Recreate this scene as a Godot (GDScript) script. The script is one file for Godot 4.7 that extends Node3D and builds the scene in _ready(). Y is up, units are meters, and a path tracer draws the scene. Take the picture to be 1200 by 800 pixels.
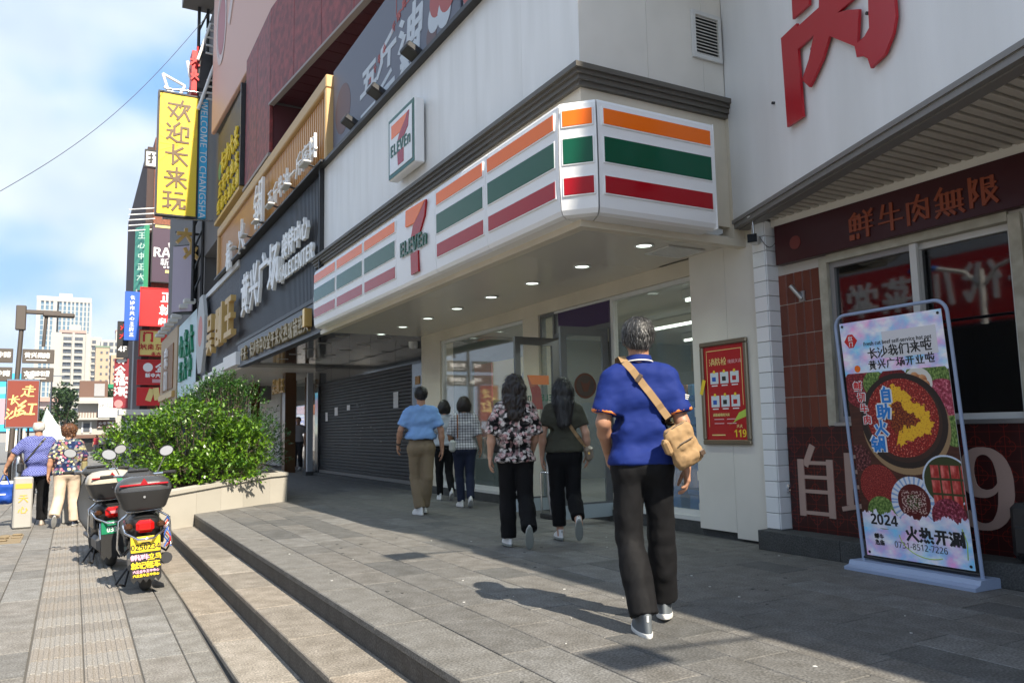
extends Node3D
# A shopping street: convenience store on a raised terrace, hotpot restaurant at its side, sign-covered blocks behind.
# World: y up, terrace at y = 0, street direction -z, shop fronts on the +x side. Units are metres.

const EYE := Vector3(0, 1.08, 0)
const FOCAL := 926.0            # pixels of the 1200 x 800 photograph
var CR := Vector3.RIGHT
var CU := Vector3.UP
var CF := Vector3.FORWARD
var rng := RandomNumberGenerator.new()
var M := {}                     # materials
var taken := {}                 # names in use at top level

# ------------------------------------------------------------ picture directions to positions
func lens_axes() -> void:
	var yaw := deg_to_rad(29.07)
	var pitch := deg_to_rad(6.345)
	var roll := deg_to_rad(-1.142)
	CF = Vector3(sin(yaw) * cos(pitch), sin(pitch), -cos(yaw) * cos(pitch))
	var r := Vector3(cos(yaw), 0, sin(yaw))
	var u := r.cross(CF)
	CR = r * cos(roll) + u * sin(roll)
	CU = u * cos(roll) - r * sin(roll)
func ray(x: float, y: float) -> Vector3:
	return CF * FOCAL + CR * (x - 600.0) - CU * (y - 400.0)
func on_y(x: float, y: float, h: float) -> Vector3:
	var d := ray(x, y)
	return EYE + d * ((h - EYE.y) / d.y)
func on_x(x: float, y: float, at: float) -> Vector3:
	var d := ray(x, y)
	return EYE + d * (at / d.x)
func on_z(x: float, y: float, at: float) -> Vector3:
	var d := ray(x, y)
	return EYE + d * (at / d.z)

# ------------------------------------------------------------ names, labels
func numbered(called: String) -> String:
	if not taken.has(called):
		taken[called] = 0
		return called
	taken[called] += 1
	return "%s_%03d" % [called, taken[called]]
func tag(o: Node, label: String, category: String, group := "") -> Node:
	o.set_meta("label", label)
	o.set_meta("category", category)
	if group != "":
		o.set_meta("group", group)
	return o
func thing(called: String, label: String, category: String, at := Vector3.ZERO, turn := 0.0, group := "") -> Node3D:
	var o := Node3D.new()
	o.name = numbered(called)
	add_child(o)
	o.position = at
	o.rotation.y = turn
	tag(o, label, category, group)
	return o
func setting(called: String) -> Node3D:
	var o := Node3D.new()
	o.name = numbered(called)
	add_child(o)
	o.set_meta("kind", "structure")
	return o
func put(called: String, mesh: Mesh, material: Material, parent: Node, at := Vector3.ZERO, turn := Vector3.ZERO) -> MeshInstance3D:
	var o := MeshInstance3D.new()
	o.name = called
	o.mesh = mesh
	o.material_override = material
	o.position = at
	o.rotation = turn
	parent.add_child(o, true)
	return o
func as_stuff(o: Node) -> Node:
	o.set_meta("kind", "stuff")
	return o
func copy_of(o: Node3D, label := "") -> Node3D:
	var c: Node3D = o.duplicate()
	c.name = numbered(str(o.name).rstrip("0123456789").trim_suffix("_"))
	add_child(c)
	if label != "":
		c.set_meta("label", label)
	return c

# ------------------------------------------------------------ mesh builder
class Shape:
	var v := PackedVector3Array()
	var n := PackedVector3Array()
	var uv := PackedVector2Array()
	var c := PackedColorArray()
	var ix := PackedInt32Array()
	var tint := Color.WHITE
	func vert(p: Vector3, nn: Vector3, t := Vector2.ZERO) -> int:
		v.append(p); n.append(nn); uv.append(t); c.append(tint)
		return v.size() - 1
	func tri(a: Vector3, b: Vector3, d: Vector3) -> void:      # counter-clockwise seen from outside
		var nn := (b - a).cross(d - a).normalized()
		var i := vert(a, nn); vert(b, nn); vert(d, nn)
		ix.append(i); ix.append(i + 2); ix.append(i + 1)
	func quad(a: Vector3, b: Vector3, d: Vector3, e: Vector3) -> void:
		var nn := (b - a).cross(d - a)
		if nn.length_squared() < 1e-16:
			nn = (d - a).cross(e - a)
		nn = nn.normalized()
		var i := vert(a, nn, Vector2(0, 1)); vert(b, nn, Vector2(1, 1)); vert(d, nn, Vector2(1, 0)); vert(e, nn, Vector2(0, 0))
		ix.append_array([i, i + 2, i + 1, i, i + 3, i + 2])
	func oquad(a: Vector3, b: Vector3, d: Vector3, e: Vector3, out: Vector3) -> void:
		var o := out
		if absf((b - a).normalized().dot(o)) > 0.0:
			o = o - (b - a).normalized() * o.dot((b - a).normalized())
		if (b - a).cross(d - a).dot(o) >= 0.0: quad(a, b, d, e)
		else: quad(b, a, e, d)
	func box(lo: Vector3, hi: Vector3) -> void:
		var a := lo; var b := hi
		quad(Vector3(a.x, a.y, b.z), Vector3(b.x, a.y, b.z), Vector3(b.x, b.y, b.z), Vector3(a.x, b.y, b.z))
		quad(Vector3(b.x, a.y, a.z), Vector3(a.x, a.y, a.z), Vector3(a.x, b.y, a.z), Vector3(b.x, b.y, a.z))
		quad(Vector3(b.x, a.y, b.z), Vector3(b.x, a.y, a.z), Vector3(b.x, b.y, a.z), Vector3(b.x, b.y, b.z))
		quad(Vector3(a.x, a.y, a.z), Vector3(a.x, a.y, b.z), Vector3(a.x, b.y, b.z), Vector3(a.x, b.y, a.z))
		quad(Vector3(a.x, b.y, b.z), Vector3(b.x, b.y, b.z), Vector3(b.x, b.y, a.z), Vector3(a.x, b.y, a.z))
		quad(Vector3(a.x, a.y, a.z), Vector3(b.x, a.y, a.z), Vector3(b.x, a.y, b.z), Vector3(a.x, a.y, b.z))
	func cbox(lo: Vector3, hi: Vector3, ch: float) -> void:    # box with chamfered edges
		var m := (lo + hi) * 0.5
		var s := (hi - lo) * 0.5
		ch = minf(ch, minf(s.x, minf(s.y, s.z)) * 0.9)
		for ax in 3:
			for sg in [-1.0, 1.0]:
				var e0 := Vector3.ZERO; var e1 := Vector3.ZERO; var e2 := Vector3.ZERO
				e0[ax] = sg
				e1[(ax + 1) % 3] = 1.0
				e2[(ax + 2) % 3] = 1.0
				var i1 := s[(ax + 1) % 3] - ch
				var i2 := s[(ax + 2) % 3] - ch
				var o := m + e0 * s[ax]
				if sg > 0:
					quad(o - e1 * i1 - e2 * i2, o + e1 * i1 - e2 * i2, o + e1 * i1 + e2 * i2, o - e1 * i1 + e2 * i2)
				else:
					quad(o - e1 * i1 + e2 * i2, o + e1 * i1 + e2 * i2, o + e1 * i1 - e2 * i2, o - e1 * i1 - e2 * i2)
		for ax in 3:                                            # twelve bevels along axis ax
			var b1 := (ax + 1) % 3
			var b2 := (ax + 2) % 3
			for s1 in [-1.0, 1.0]:
				for s2 in [-1.0, 1.0]:
					var p := m; var q := m; var t := m; var w := m
					p[ax] = m[ax] - (s[ax] - ch); q[ax] = m[ax] + (s[ax] - ch); t[ax] = q[ax]; w[ax] = p[ax]
					p[b1] += s1 * s[b1]; p[b2] += s2 * (s[b2] - ch)
					q[b1] += s1 * s[b1]; q[b2] += s2 * (s[b2] - ch)
					t[b1] += s1 * (s[b1] - ch); t[b2] += s2 * s[b2]
					w[b1] += s1 * (s[b1] - ch); w[b2] += s2 * s[b2]
					oquad(p, q, t, w, p + t - m * 2.0)
		for s0 in [-1.0, 1.0]:
			for s1 in [-1.0, 1.0]:
				for s2 in [-1.0, 1.0]:
					var a := m + Vector3(s0 * s.x, s1 * (s.y - ch), s2 * (s.z - ch))
					var b := m + Vector3(s0 * (s.x - ch), s1 * s.y, s2 * (s.z - ch))
					var d := m + Vector3(s0 * (s.x - ch), s1 * (s.y - ch), s2 * s.z)
					if s0 * s1 * s2 > 0: tri(a, b, d)
					else: tri(a, d, b)
	func prism(poly: PackedVector2Array, o: Vector3, ux: Vector3, uy: Vector3, dep: Vector3, back := true) -> void:
		# a polygon in the plane (ux, uy) through o, thickened by dep (front face at o + dep)
		if Geometry2D.is_polygon_clockwise(poly):
			poly = poly.duplicate()
			poly.reverse()
		var flip := ux.cross(uy).dot(dep) < 0.0
		var f := Geometry2D.triangulate_polygon(poly)
		for k in range(0, f.size(), 3):
			var a := o + ux * poly[f[k]].x + uy * poly[f[k]].y
			var b := o + ux * poly[f[k + 1]].x + uy * poly[f[k + 1]].y
			var d := o + ux * poly[f[k + 2]].x + uy * poly[f[k + 2]].y
			var up := (b - a).cross(d - a).dot(dep) > 0.0
			if up: tri(a + dep, b + dep, d + dep)
			else: tri(a + dep, d + dep, b + dep)
			if back:
				if up: tri(a, d, b)
				else: tri(a, b, d)
		for k in poly.size():
			var p := o + ux * poly[k].x + uy * poly[k].y
			var q2 := poly[(k + 1) % poly.size()]
			var q := o + ux * q2.x + uy * q2.y
			if flip: quad(q, p, p + dep, q + dep)
			else: quad(p, q, q + dep, p + dep)
	func rings(rs: Array, closed := true, caps := true) -> void:   # loft through rings of equal point count, smooth
		var m: int = rs[0].size()
		var base := v.size()
		for i in rs.size():
			for j in m:
				var r: PackedVector3Array = rs[i]
				var du: Vector3 = r[(j + 1) % m] - r[(j + m - 1) % m] if closed else r[mini(j + 1, m - 1)] - r[maxi(j - 1, 0)]
				var dv: Vector3 = rs[mini(i + 1, rs.size() - 1)][j] - rs[maxi(i - 1, 0)][j]
				var nn := du.cross(dv).normalized()
				vert(r[j], nn, Vector2(float(j) / m, float(i) / maxi(rs.size() - 1, 1)))
		for i in rs.size() - 1:
			for j in (m if closed else m - 1):
				var a := base + i * m + j
				var b := base + i * m + (j + 1) % m
				ix.append_array([a, b + m, b, a, a + m, b + m])
		if caps:
			for e in 2:
				var r2: PackedVector3Array = rs[0] if e == 0 else rs[rs.size() - 1]
				var mid := Vector3.ZERO
				for p in r2: mid += p
				mid /= m
				for j in m:
					if e == 0: tri(mid, r2[(j + 1) % m], r2[j])
					else: tri(mid, r2[j], r2[(j + 1) % m])
	func tube(pts: Array, rad: Variant, sides := 8, caps := true) -> void:
		var rs := []
		var side := Vector3.ZERO
		for i in pts.size():
			var d: Vector3 = (pts[mini(i + 1, pts.size() - 1)] - pts[maxi(i - 1, 0)]).normalized()
			if side == Vector3.ZERO:
				side = d.cross(Vector3.UP if absf(d.y) < 0.9 else Vector3.RIGHT).normalized()
			side = (side - d * side.dot(d)).normalized()
			var up := side.cross(d)
			var r: float = rad[i] if rad is Array else rad
			var ring := PackedVector3Array()
			for j in sides:
				var a := TAU * j / sides
				ring.append(pts[i] + side * cos(a) * r - up * sin(a) * r)
			rs.append(ring)
		rings(rs, true, caps)
	func lathe(prof: Array, o: Vector3, axis := Vector3.UP, sides := 16) -> void:   # prof: Vector2(radius, along)
		var s := axis.cross(Vector3.RIGHT if absf(axis.x) < 0.9 else Vector3.UP).normalized()
		var t := axis.cross(s)
		var rs := []
		for p in prof:
			var ring := PackedVector3Array()
			for j in sides:
				var a := TAU * j / sides
				ring.append(o + axis * p.y + (s * cos(a) + t * sin(a)) * p.x)
			rs.append(ring)
		rings(rs, true, true)
	func ribbon(pts: Array, nrm: Array, w: float, th: float) -> void:   # a flat strap
		var rs := []
		for i in pts.size():
			var d: Vector3 = (pts[mini(i + 1, pts.size() - 1)] - pts[maxi(i - 1, 0)]).normalized()
			var nn: Vector3 = nrm[i]
			var s := d.cross(nn).normalized() * w * 0.5
			rs.append(PackedVector3Array([pts[i] - s, pts[i] - s + nn * th, pts[i] + s + nn * th, pts[i] + s]))
		for i in rs.size() - 1:
			for j in 4:
				quad(rs[i][j], rs[i][(j + 1) % 4], rs[i + 1][(j + 1) % 4], rs[i + 1][j])
		var l: PackedVector3Array = rs[rs.size() - 1]
		quad(rs[0][3], rs[0][2], rs[0][1], rs[0][0])
		quad(l[0], l[1], l[2], l[3])
	func add(arr: Array) -> void:                                # arrays from another mesh: [vertices, normals, indices]
		var b := v.size()
		for i in arr[0].size():
			vert(arr[0][i], arr[1][i])
		for i in arr[2]: ix.append(b + i)
	func done() -> ArrayMesh:
		var m := ArrayMesh.new()
		if v.size() == 0:
			return m
		var a := []
		a.resize(Mesh.ARRAY_MAX)
		a[Mesh.ARRAY_VERTEX] = v
		a[Mesh.ARRAY_NORMAL] = n
		a[Mesh.ARRAY_TEX_UV] = uv
		a[Mesh.ARRAY_COLOR] = c
		a[Mesh.ARRAY_INDEX] = ix
		m.add_surface_from_arrays(Mesh.PRIMITIVE_TRIANGLES, a)
		return m

func boxm(lo: Vector3, hi: Vector3, ch := 0.0) -> ArrayMesh:
	var s := Shape.new()
	var a := Vector3(minf(lo.x, hi.x), minf(lo.y, hi.y), minf(lo.z, hi.z))
	var b := Vector3(maxf(lo.x, hi.x), maxf(lo.y, hi.y), maxf(lo.z, hi.z))
	if ch > 0.0: s.cbox(a, b, ch)
	else: s.box(a, b)
	return s.done()
func sized(x: float, y: float, z: float, ch := 0.0) -> ArrayMesh:
	return boxm(Vector3(-x, -y, -z) * 0.5, Vector3(x, y, z) * 0.5, ch)
func tubem(pts: Array, rad: Variant, sides := 8) -> ArrayMesh:
	var s := Shape.new()
	s.tube(pts, rad, sides)
	return s.done()
func lathem(prof: Array, o := Vector3.ZERO, axis := Vector3.UP, sides := 16) -> ArrayMesh:
	var s := Shape.new()
	s.lathe(prof, o, axis, sides)
	return s.done()
func discm(r: float, th: float, sides := 24) -> ArrayMesh:      # a round plate facing +z
	return lathem([Vector2(r * 0.9, -th), Vector2(r, -th * 0.7), Vector2(r, -0.0005), Vector2(r * 0.985, 0.0)], Vector3.ZERO, Vector3.BACK, sides)

# ------------------------------------------------------------ materials
func lin(r: float, g: float, b: float, a := 1.0) -> Color:
	return Color(r, g, b, a).linear_to_srgb()
func mat(key: String, col: Color, rough := 0.7, metal := 0.0) -> StandardMaterial3D:
	var m := StandardMaterial3D.new()
	m.resource_name = key
	m.albedo_color = col
	m.roughness = rough
	m.metallic = metal
	M[key] = m
	return m
func noise_tex(freq: float, lo: Color, hi: Color, sd: int, size := 512, oct := 4, kind := FastNoiseLite.TYPE_SIMPLEX_SMOOTH, mid := -1.0) -> NoiseTexture2D:
	var f := FastNoiseLite.new()
	f.noise_type = kind
	f.seed = sd
	f.frequency = freq
	f.fractal_octaves = oct
	var t := NoiseTexture2D.new()
	t.width = size
	t.height = size
	t.seamless = true
	t.noise = f
	var g := Gradient.new()
	g.set_color(0, lo)
	g.set_color(1, hi)
	if mid >= 0.0:
		g.add_point(mid, lo.lerp(hi, 0.15))
	t.color_ramp = g
	return t
func grained(key: String, col: Color, rough: float, tex: Texture2D, scale: float, bump: Texture2D = null, bump_cm := 0.0, metal := 0.0) -> StandardMaterial3D:
	var m := mat(key, col, rough, metal)
	m.albedo_texture = tex
	m.uv1_triplanar = true
	m.uv1_world_triplanar = true
	m.uv1_scale = Vector3.ONE * scale
	if bump:
		m.heightmap_enabled = true
		m.heightmap_texture = bump
		m.heightmap_scale = bump_cm
	return m
func tinted(key: String, from: String, f: float, warm := 0.0) -> StandardMaterial3D:
	var m: StandardMaterial3D = M[from].duplicate()
	var l: Color = M[from].albedo_color.srgb_to_linear()
	m.albedo_color = Color(minf(l.r * f * (1.0 + warm), 1.0), minf(l.g * f, 1.0), minf(l.b * f * (1.0 - warm), 1.0)).linear_to_srgb()
	m.resource_name = key
	M[key] = m
	return m

# ------------------------------------------------------------ lettering
# Strokes of the characters on the signs: each group of digits is one stroke, x y x y ... on a grid of ten, y down.
const STROKES := {
	"一": "0595", "五": "1181 4138 247478 0898", "斤": "7022 222609 2494 6469", "油": "0112 0415 0926 4393994943 6069 4696",
	"料": "2029 0444 0113 4133 2407 2447 6172 5364 5796 8089", "牛": "2014 1383 0696 5059", "底": "4051 1191 1109 7334 343857 3695 538897 5969",
	"火": "1325 8274 505419 5599", "锅": "2003 1242 0434 0646 242947 6090936360 5459 549499 735567 7587", "楠": "0333 2029 2307 2436 4191 6063 49439399 5585 5787 6469",
	"长": "7143 0494 303957 4499", "来": "1282 2334 7364 0595 5059 5519 5599", "玩": "0131 0434 0837 2128 5181 4494 646649 74789897",
	"欢": "024218 0448 6053 529284 736649 7599", "迎": "0112 04241708 174999 50323655 62929686 6268", "黄": "1181 3033 6063 0393 2474772724 2575 5357 3819 6889",
	"兴": "1124 4053 8064 0595 3619 6689", "广": "4051 1292 121609", "场": "0333 2027 0836 418154949887 6448 8459", "接": "0232 202818 0635 6061 4191 5253 8273 4494 645789 8549 4696",
	"待": "2003 3205 2429 4181 6063 3393 3595 747968 4657", "中": "1282861612 5059", "心": "1407 33387886 4153 8395", "吴": "2070732320 1585 0797 555719 5799",
	"酥": "0141 0343490903 1115 3135 0747 6159 7178 9099", "王": "1181 1585 0999 5159", "肉": "1912828878 5035 4375 5538 5678",
	"無": "2003 1292 0595 2227 4247 6267 8287 0797 1809 3849 5869 8899", "限": "1019 1131243627 5181845451 515977 5393 6599 9577", "鮮": "2002 114132 0242460602 0444 2226 0809 1819 3839 6071 9081 5292 5494 5696 7279",
	"自": "4032 2272792922 2474 2676", "助": "114147 1117 1343 1545 0857 539389 707449", "热": "0232 2026 0534 42727696 505436 1809 3849 5869 8899", "开": "1181 0494 313619 6169",
	"涮": "0112 0415 0926 31616333 313629 4548 457578 5459 8286 909989", "沙": "0112 0415 0926 6066 4335 8294 9539", "我": "3012 0494 313828 0745 50658997 8549 7182",
	"们": "2004 1319 3142 3339 51919988", "啦": "0222260602 3252 4049 3655 7071 6292 6477 9487 5999", "业": "3138 6168 1326 8376 0999", "切": "0443 202846 519188 716649",
	"消": "0112 0415 0926 6063 4153 9183 49449499 4696 4797", "防": "1019 1131243627 6071 4292 626549 658589", "栓": "0343 2029 2307 2446 7044 7094 5595 5797 7579 4999",
	"使": "2004 1319 4191 4393964643 6069 4699", "用": "1109 119199 1494 1797 5159", "方": "4051 0292 426509 457588", "法": "0112 0415 0926 4292 6066 3595 6648 7699", "走": "2171 5053 0393 5358 5585 252709 275999",
	"红": "300333 330636 0947 5292 7278 4898", "南": "1181 5053 19138389 3445 6455 3666 2777 5559", "路": "0131330301 2328 0509 0947 2646 6043 619145 5295 5686895956",
	"京": "4051 0292 2373752523 5559 3719 7789", "庭": "4051 1191 1109 2343264629 3899 6393 5595 7278 5898", "理": "0131 0434 0837 2128 5090955550 5393 7079 5797 4999",
	"正": "1181 5159 5585 2429 0999", "宗": "4051 03019193 2373 1585 5559 2618 7688", "麻": "4051 1191 1109 2454 3239 3427 4557 6494 8289 8467 8597", "辣": "2021 0141 1214 3234 0444 0646 2429 5292 7079 5494965654 7659 7699",
	"就": "2021 0242 1343451513 2529 1708 4748 5393 707459 74789897 8192", "吃": "0232360602 5043 5292 448457599997", "条": "4014 417115 3295 1686 5559 3719 7789", "门": "1122 1319 31818978",
	"面": "0090 5042 1383891913 3339 6369 3565 3767", "招": "0232 202818 0635 419184 6144 5595995955", "租": "3021 0444 2029 2407 2446 5299 5191 5194 5494 5797 4999", "金": "5004 5094 3464 2676 5459 2738 7768 0999",
	"福": "2021 024206 2429 3445 5090 6282846462 5595995955 5797 7579", "潮": "0112 0415 0926 3161 5052 4262664642 4464 3767 5659 719199 717769 7393 7696", "买": "118173 3243 2435 0696 535619 6799",
	"市": "4051 0292 18148488 5259", "天": "1181 0494 515409 5499", "立": "5051 1282 3347 7367 0999", "马": "217174 21248489 0767", "记": "1122 04242837 41919444 444999", "车": "1181 402585 5359 0797",
	"新": "2021 0141 1214 3234 0444 0646 2429 1708 3748 90616559 6494 8489", "代": "2004 1319 3493 50658997 7081", "川": "2119 5158 8089", "菜": "0191 3032 6062 7223 2435 5455 8475 0696 5559 4619 6699",
	"掌": "5052 2032 8072 04029294 3363653533 2676 0797 5559", "人": "505309 5399", "发": "201393 403509 357529 4699 7182", "明": "0131370701 0434 51919989 515649 5393 5696", "研": "0141 2105 1444481814 5191 5494 616559 8189",
	"说": "1021 03232837 5061 9081 5282855552 6549 75799998", "唱": "0222260602 5080845450 5282 4595994945 4797", "城": "0333 2027 0836 4494 424849 556574 61759997 8192", "东": "1191 402595 555949 3718 7798", "号": "2070732320 0595 357679 7959",
	"鲜": "2002 114132 0242460602 0444 2226 0848 6071 9081 5292 5494 5696 7279", "平": "1181 2334 7364 0595 5159", "米": "2133 8163 0595 5059 5519 5599", "现": "0131 0434 0837 2128 5696 515691 7449 74799997", "铺": "2003 1242 0434 242947 4292 49449499 4797 6069 8192",
	"大": "0393 505309 5399", "线": "300333 330636 0947 5292 4595 50658997 8549", "打": "0232 202818 0635 5191 717969", "府": "4051 1191 1109 3325 2429 4595 747969 5667", "酉": "0191 1383891913 4147 6167 1686"}
var glyphs := {}

func stroke_shape(s: Shape, ch: String, o: Vector3, size: float, wv: float, wh: float, dep: float, slant := 0.0) -> void:
	var k := 0
	for st in str(STROKES.get(ch, "1181861911")).split(" "):
		var pts := []
		for i in range(0, st.length() - 1, 2):
			var y := 1.0 - (int(st[i + 1]) + 0.5) / 10.0
			pts.append(Vector2((int(st[i]) + 0.5) / 10.0 + slant * (y - 0.5), y) * size)
		for i in pts.size() - 1:
			var a: Vector2 = pts[i]
			var b: Vector2 = pts[i + 1]
			var d := (b - a).normalized()
			var w := lerpf(wh, wv, absf(d.y)) * size * 0.5
			var e := minf(w, size * 0.05)
			a -= d * e
			b += d * e
			var nrm := Vector2(-d.y, d.x) * w
			k += 1
			s.prism(PackedVector2Array([a - nrm, b - nrm, b + nrm, a + nrm]), o, Vector3.RIGHT, Vector3.UP, Vector3(0, 0, dep + k * maxf(0.0004, size * 0.0012)), dep > 0.012)
func glyph(ch: String, wv: float, wh: float, dep: float, slant := 0.0) -> ArrayMesh:      # one character, one unit high
	var key := "%s %f %f %f %f" % [ch, wv, wh, dep, slant]
	if not glyphs.has(key):
		var s := Shape.new()
		stroke_shape(s, ch, Vector3(-0.5, -0.5, 0), 1.0, wv, wh, dep, slant)
		glyphs[key] = s.done()
	return glyphs[key]
# signs with characters large enough to be told apart: each one a part; at is the middle of the first one, step from one to the next
func characters(text: String, parent: Node, at: Vector3, ux: Vector3, uy: Vector3, size: float, step: Vector3, wv: float, wh: float, dep: float, material: Material, slant := 0.0, called := "character") -> void:
	var nrm := ux.cross(uy).normalized()
	for i in text.length():
		if text[i] == " ": continue
		var o := put(called, glyph(text[i], wv, wh, dep / size, slant), material, parent)
		o.transform = Transform3D(Basis(ux * size, uy * size, nrm * size), at + step * i)
# small print: a line of characters in one mesh
func print_line(text: String, parent: Node, at: Vector3, ux: Vector3, uy: Vector3, size: float, step: Vector2, w: float, dep: float, material: Material, called := "lettering") -> MeshInstance3D:
	var s := Shape.new()
	for i in text.length():
		if text[i] == " ": continue
		stroke_shape(s, text[i], Vector3(-size * 0.5 + step.x * i, -size * 0.5 + step.y * i, 0), size, w, w, dep)
	var o := put(called, s.done(), material, parent)
	o.transform = Transform3D(Basis(ux, uy, ux.cross(uy).normalized()), at)
	return o
func latin(text: String, parent: Node, at: Vector3, ux: Vector3, uy: Vector3, height: float, dep: float, material: Material, bold := true, called := "lettering", serif := false, squeeze := 1.0) -> MeshInstance3D:
	var t := TextMesh.new()
	var f := SystemFont.new()
	f.font_names = PackedStringArray(["Droid Serif" if serif else "Droid Sans"])
	f.font_weight = 700 if bold else 400
	t.font = f
	t.text = text
	t.font_size = 64
	t.pixel_size = height / 46.0
	t.depth = dep
	t.curve_step = 4.0
	var o := put(called, t, material, parent)
	var nrm := ux.cross(uy).normalized()
	o.transform = Transform3D(Basis(ux * squeeze, uy, nrm), at + nrm * dep * 0.5)
	return o

# ------------------------------------------------------------ the scene
func _ready() -> void:
	rng.seed = 7
	lens_axes()
	view_and_light()
	make_materials()
	paving()
	store_building()
	store_interior()
	canopy_sign()
	box_sign()
	restaurant_building()
	sales_centre()
	upper_signs()
	far_shops()
	end_block()
	skyline()
	street_things()
	planter_and_bushes()
	banner_stand()
	fire_notice()
	small_fixtures()
	scooters()
	people()
	opposite_side()

func view_and_light() -> void:
	var cam := Camera3D.new()
	cam.name = "camera"
	add_child(cam)
	cam.transform = Transform3D(Basis(CR, CU, -CF), EYE)
	cam.fov = rad_to_deg(2.0 * atan(400.0 / FOCAL))
	cam.near = 0.05
	cam.far = 3000.0
	cam.current = true
	var e := Environment.new()
	e.background_mode = Environment.BG_SKY
	e.tonemap_mode = Environment.TONE_MAPPER_LINEAR
	e.tonemap_exposure = 2.08
	e.sdfgi_enabled = true
	e.ssao_enabled = true
	e.ssil_enabled = true
	var sky := Sky.new()
	var pano := PanoramaSkyMaterial.new()
	pano.panorama = ImageTexture.create_from_image(sky_picture())
	pano.energy_multiplier = 0.74
	sky.sky_material = pano
	e.sky = sky
	e.fog_enabled = true
	e.fog_density = 0.00022
	e.fog_light_color = Color(0.78, 0.86, 0.95)
	var w := WorldEnvironment.new()
	w.name = "surroundings"
	w.environment = e
	add_child(w)
	var sun := DirectionalLight3D.new()
	sun.name = "sun"
	sun.light_energy = 1.6
	sun.light_color = Color(1.0, 0.955, 0.88)
	sun.light_angular_distance = 0.5
	sun.shadow_enabled = true
	add_child(sun)
	sun.basis = Basis.looking_at(Vector3(-0.10, -1.0, -0.98).normalized(), Vector3.UP)

func sky_picture() -> Image:
	var w := 1024
	var h := 512
	var im := Image.create_empty(w, h, false, Image.FORMAT_RGB8)
	var big := FastNoiseLite.new()
	big.seed = 21
	big.frequency = 0.95
	big.fractal_octaves = 6
	big.fractal_gain = 0.5
	var shade := FastNoiseLite.new()
	shade.seed = 5
	shade.frequency = 1.3
	shade.fractal_octaves = 5
	for j in h:
		var lat := PI * (0.5 - (j + 0.5) / h)
		var y := sin(lat)
		var blue := Color(0.47, 0.65, 0.88).lerp(Color(0.64, 0.76, 0.90), pow(1.0 - clampf(y, 0.0, 1.0), 3.0))
		for i in w:
			var c := blue
			if y > -0.02:
				var lon := TAU * (i + 0.5) / w - PI
				var d := Vector3(sin(lon) * cos(lat), y, -cos(lon) * cos(lat))
				var p := Vector3(d.x, 0.0, d.z) / (maxf(y, 0.0) + 0.35)
				var q := p * 1.15 + Vector3(0.35, 0, 1.9)
				var f := big.get_noise_3d(q.x * 1.6, 0.4, q.z * 1.6) + 0.25
				var cover := smoothstep(-0.30, 0.30, f)
				var lit := 0.5 + 0.5 * shade.get_noise_3d(q.x * 2.2 + 7.0, 3.0, q.z * 2.2)
				var white := Color(0.71, 0.77, 0.85).lerp(Color(0.86, 0.885, 0.92), clampf(lit * 1.7 - 0.45, 0.0, 1.0))
				c = blue.lerp(white, cover * 0.96)
				c = c.lerp(Color(0.74, 0.82, 0.91), 0.75 * pow(1.0 - clampf(y, 0.0, 1.0), 14.0))
			else:
				c = Color(0.42, 0.42, 0.40)
			im.set_pixel(i, j, c)
	return im

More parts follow.
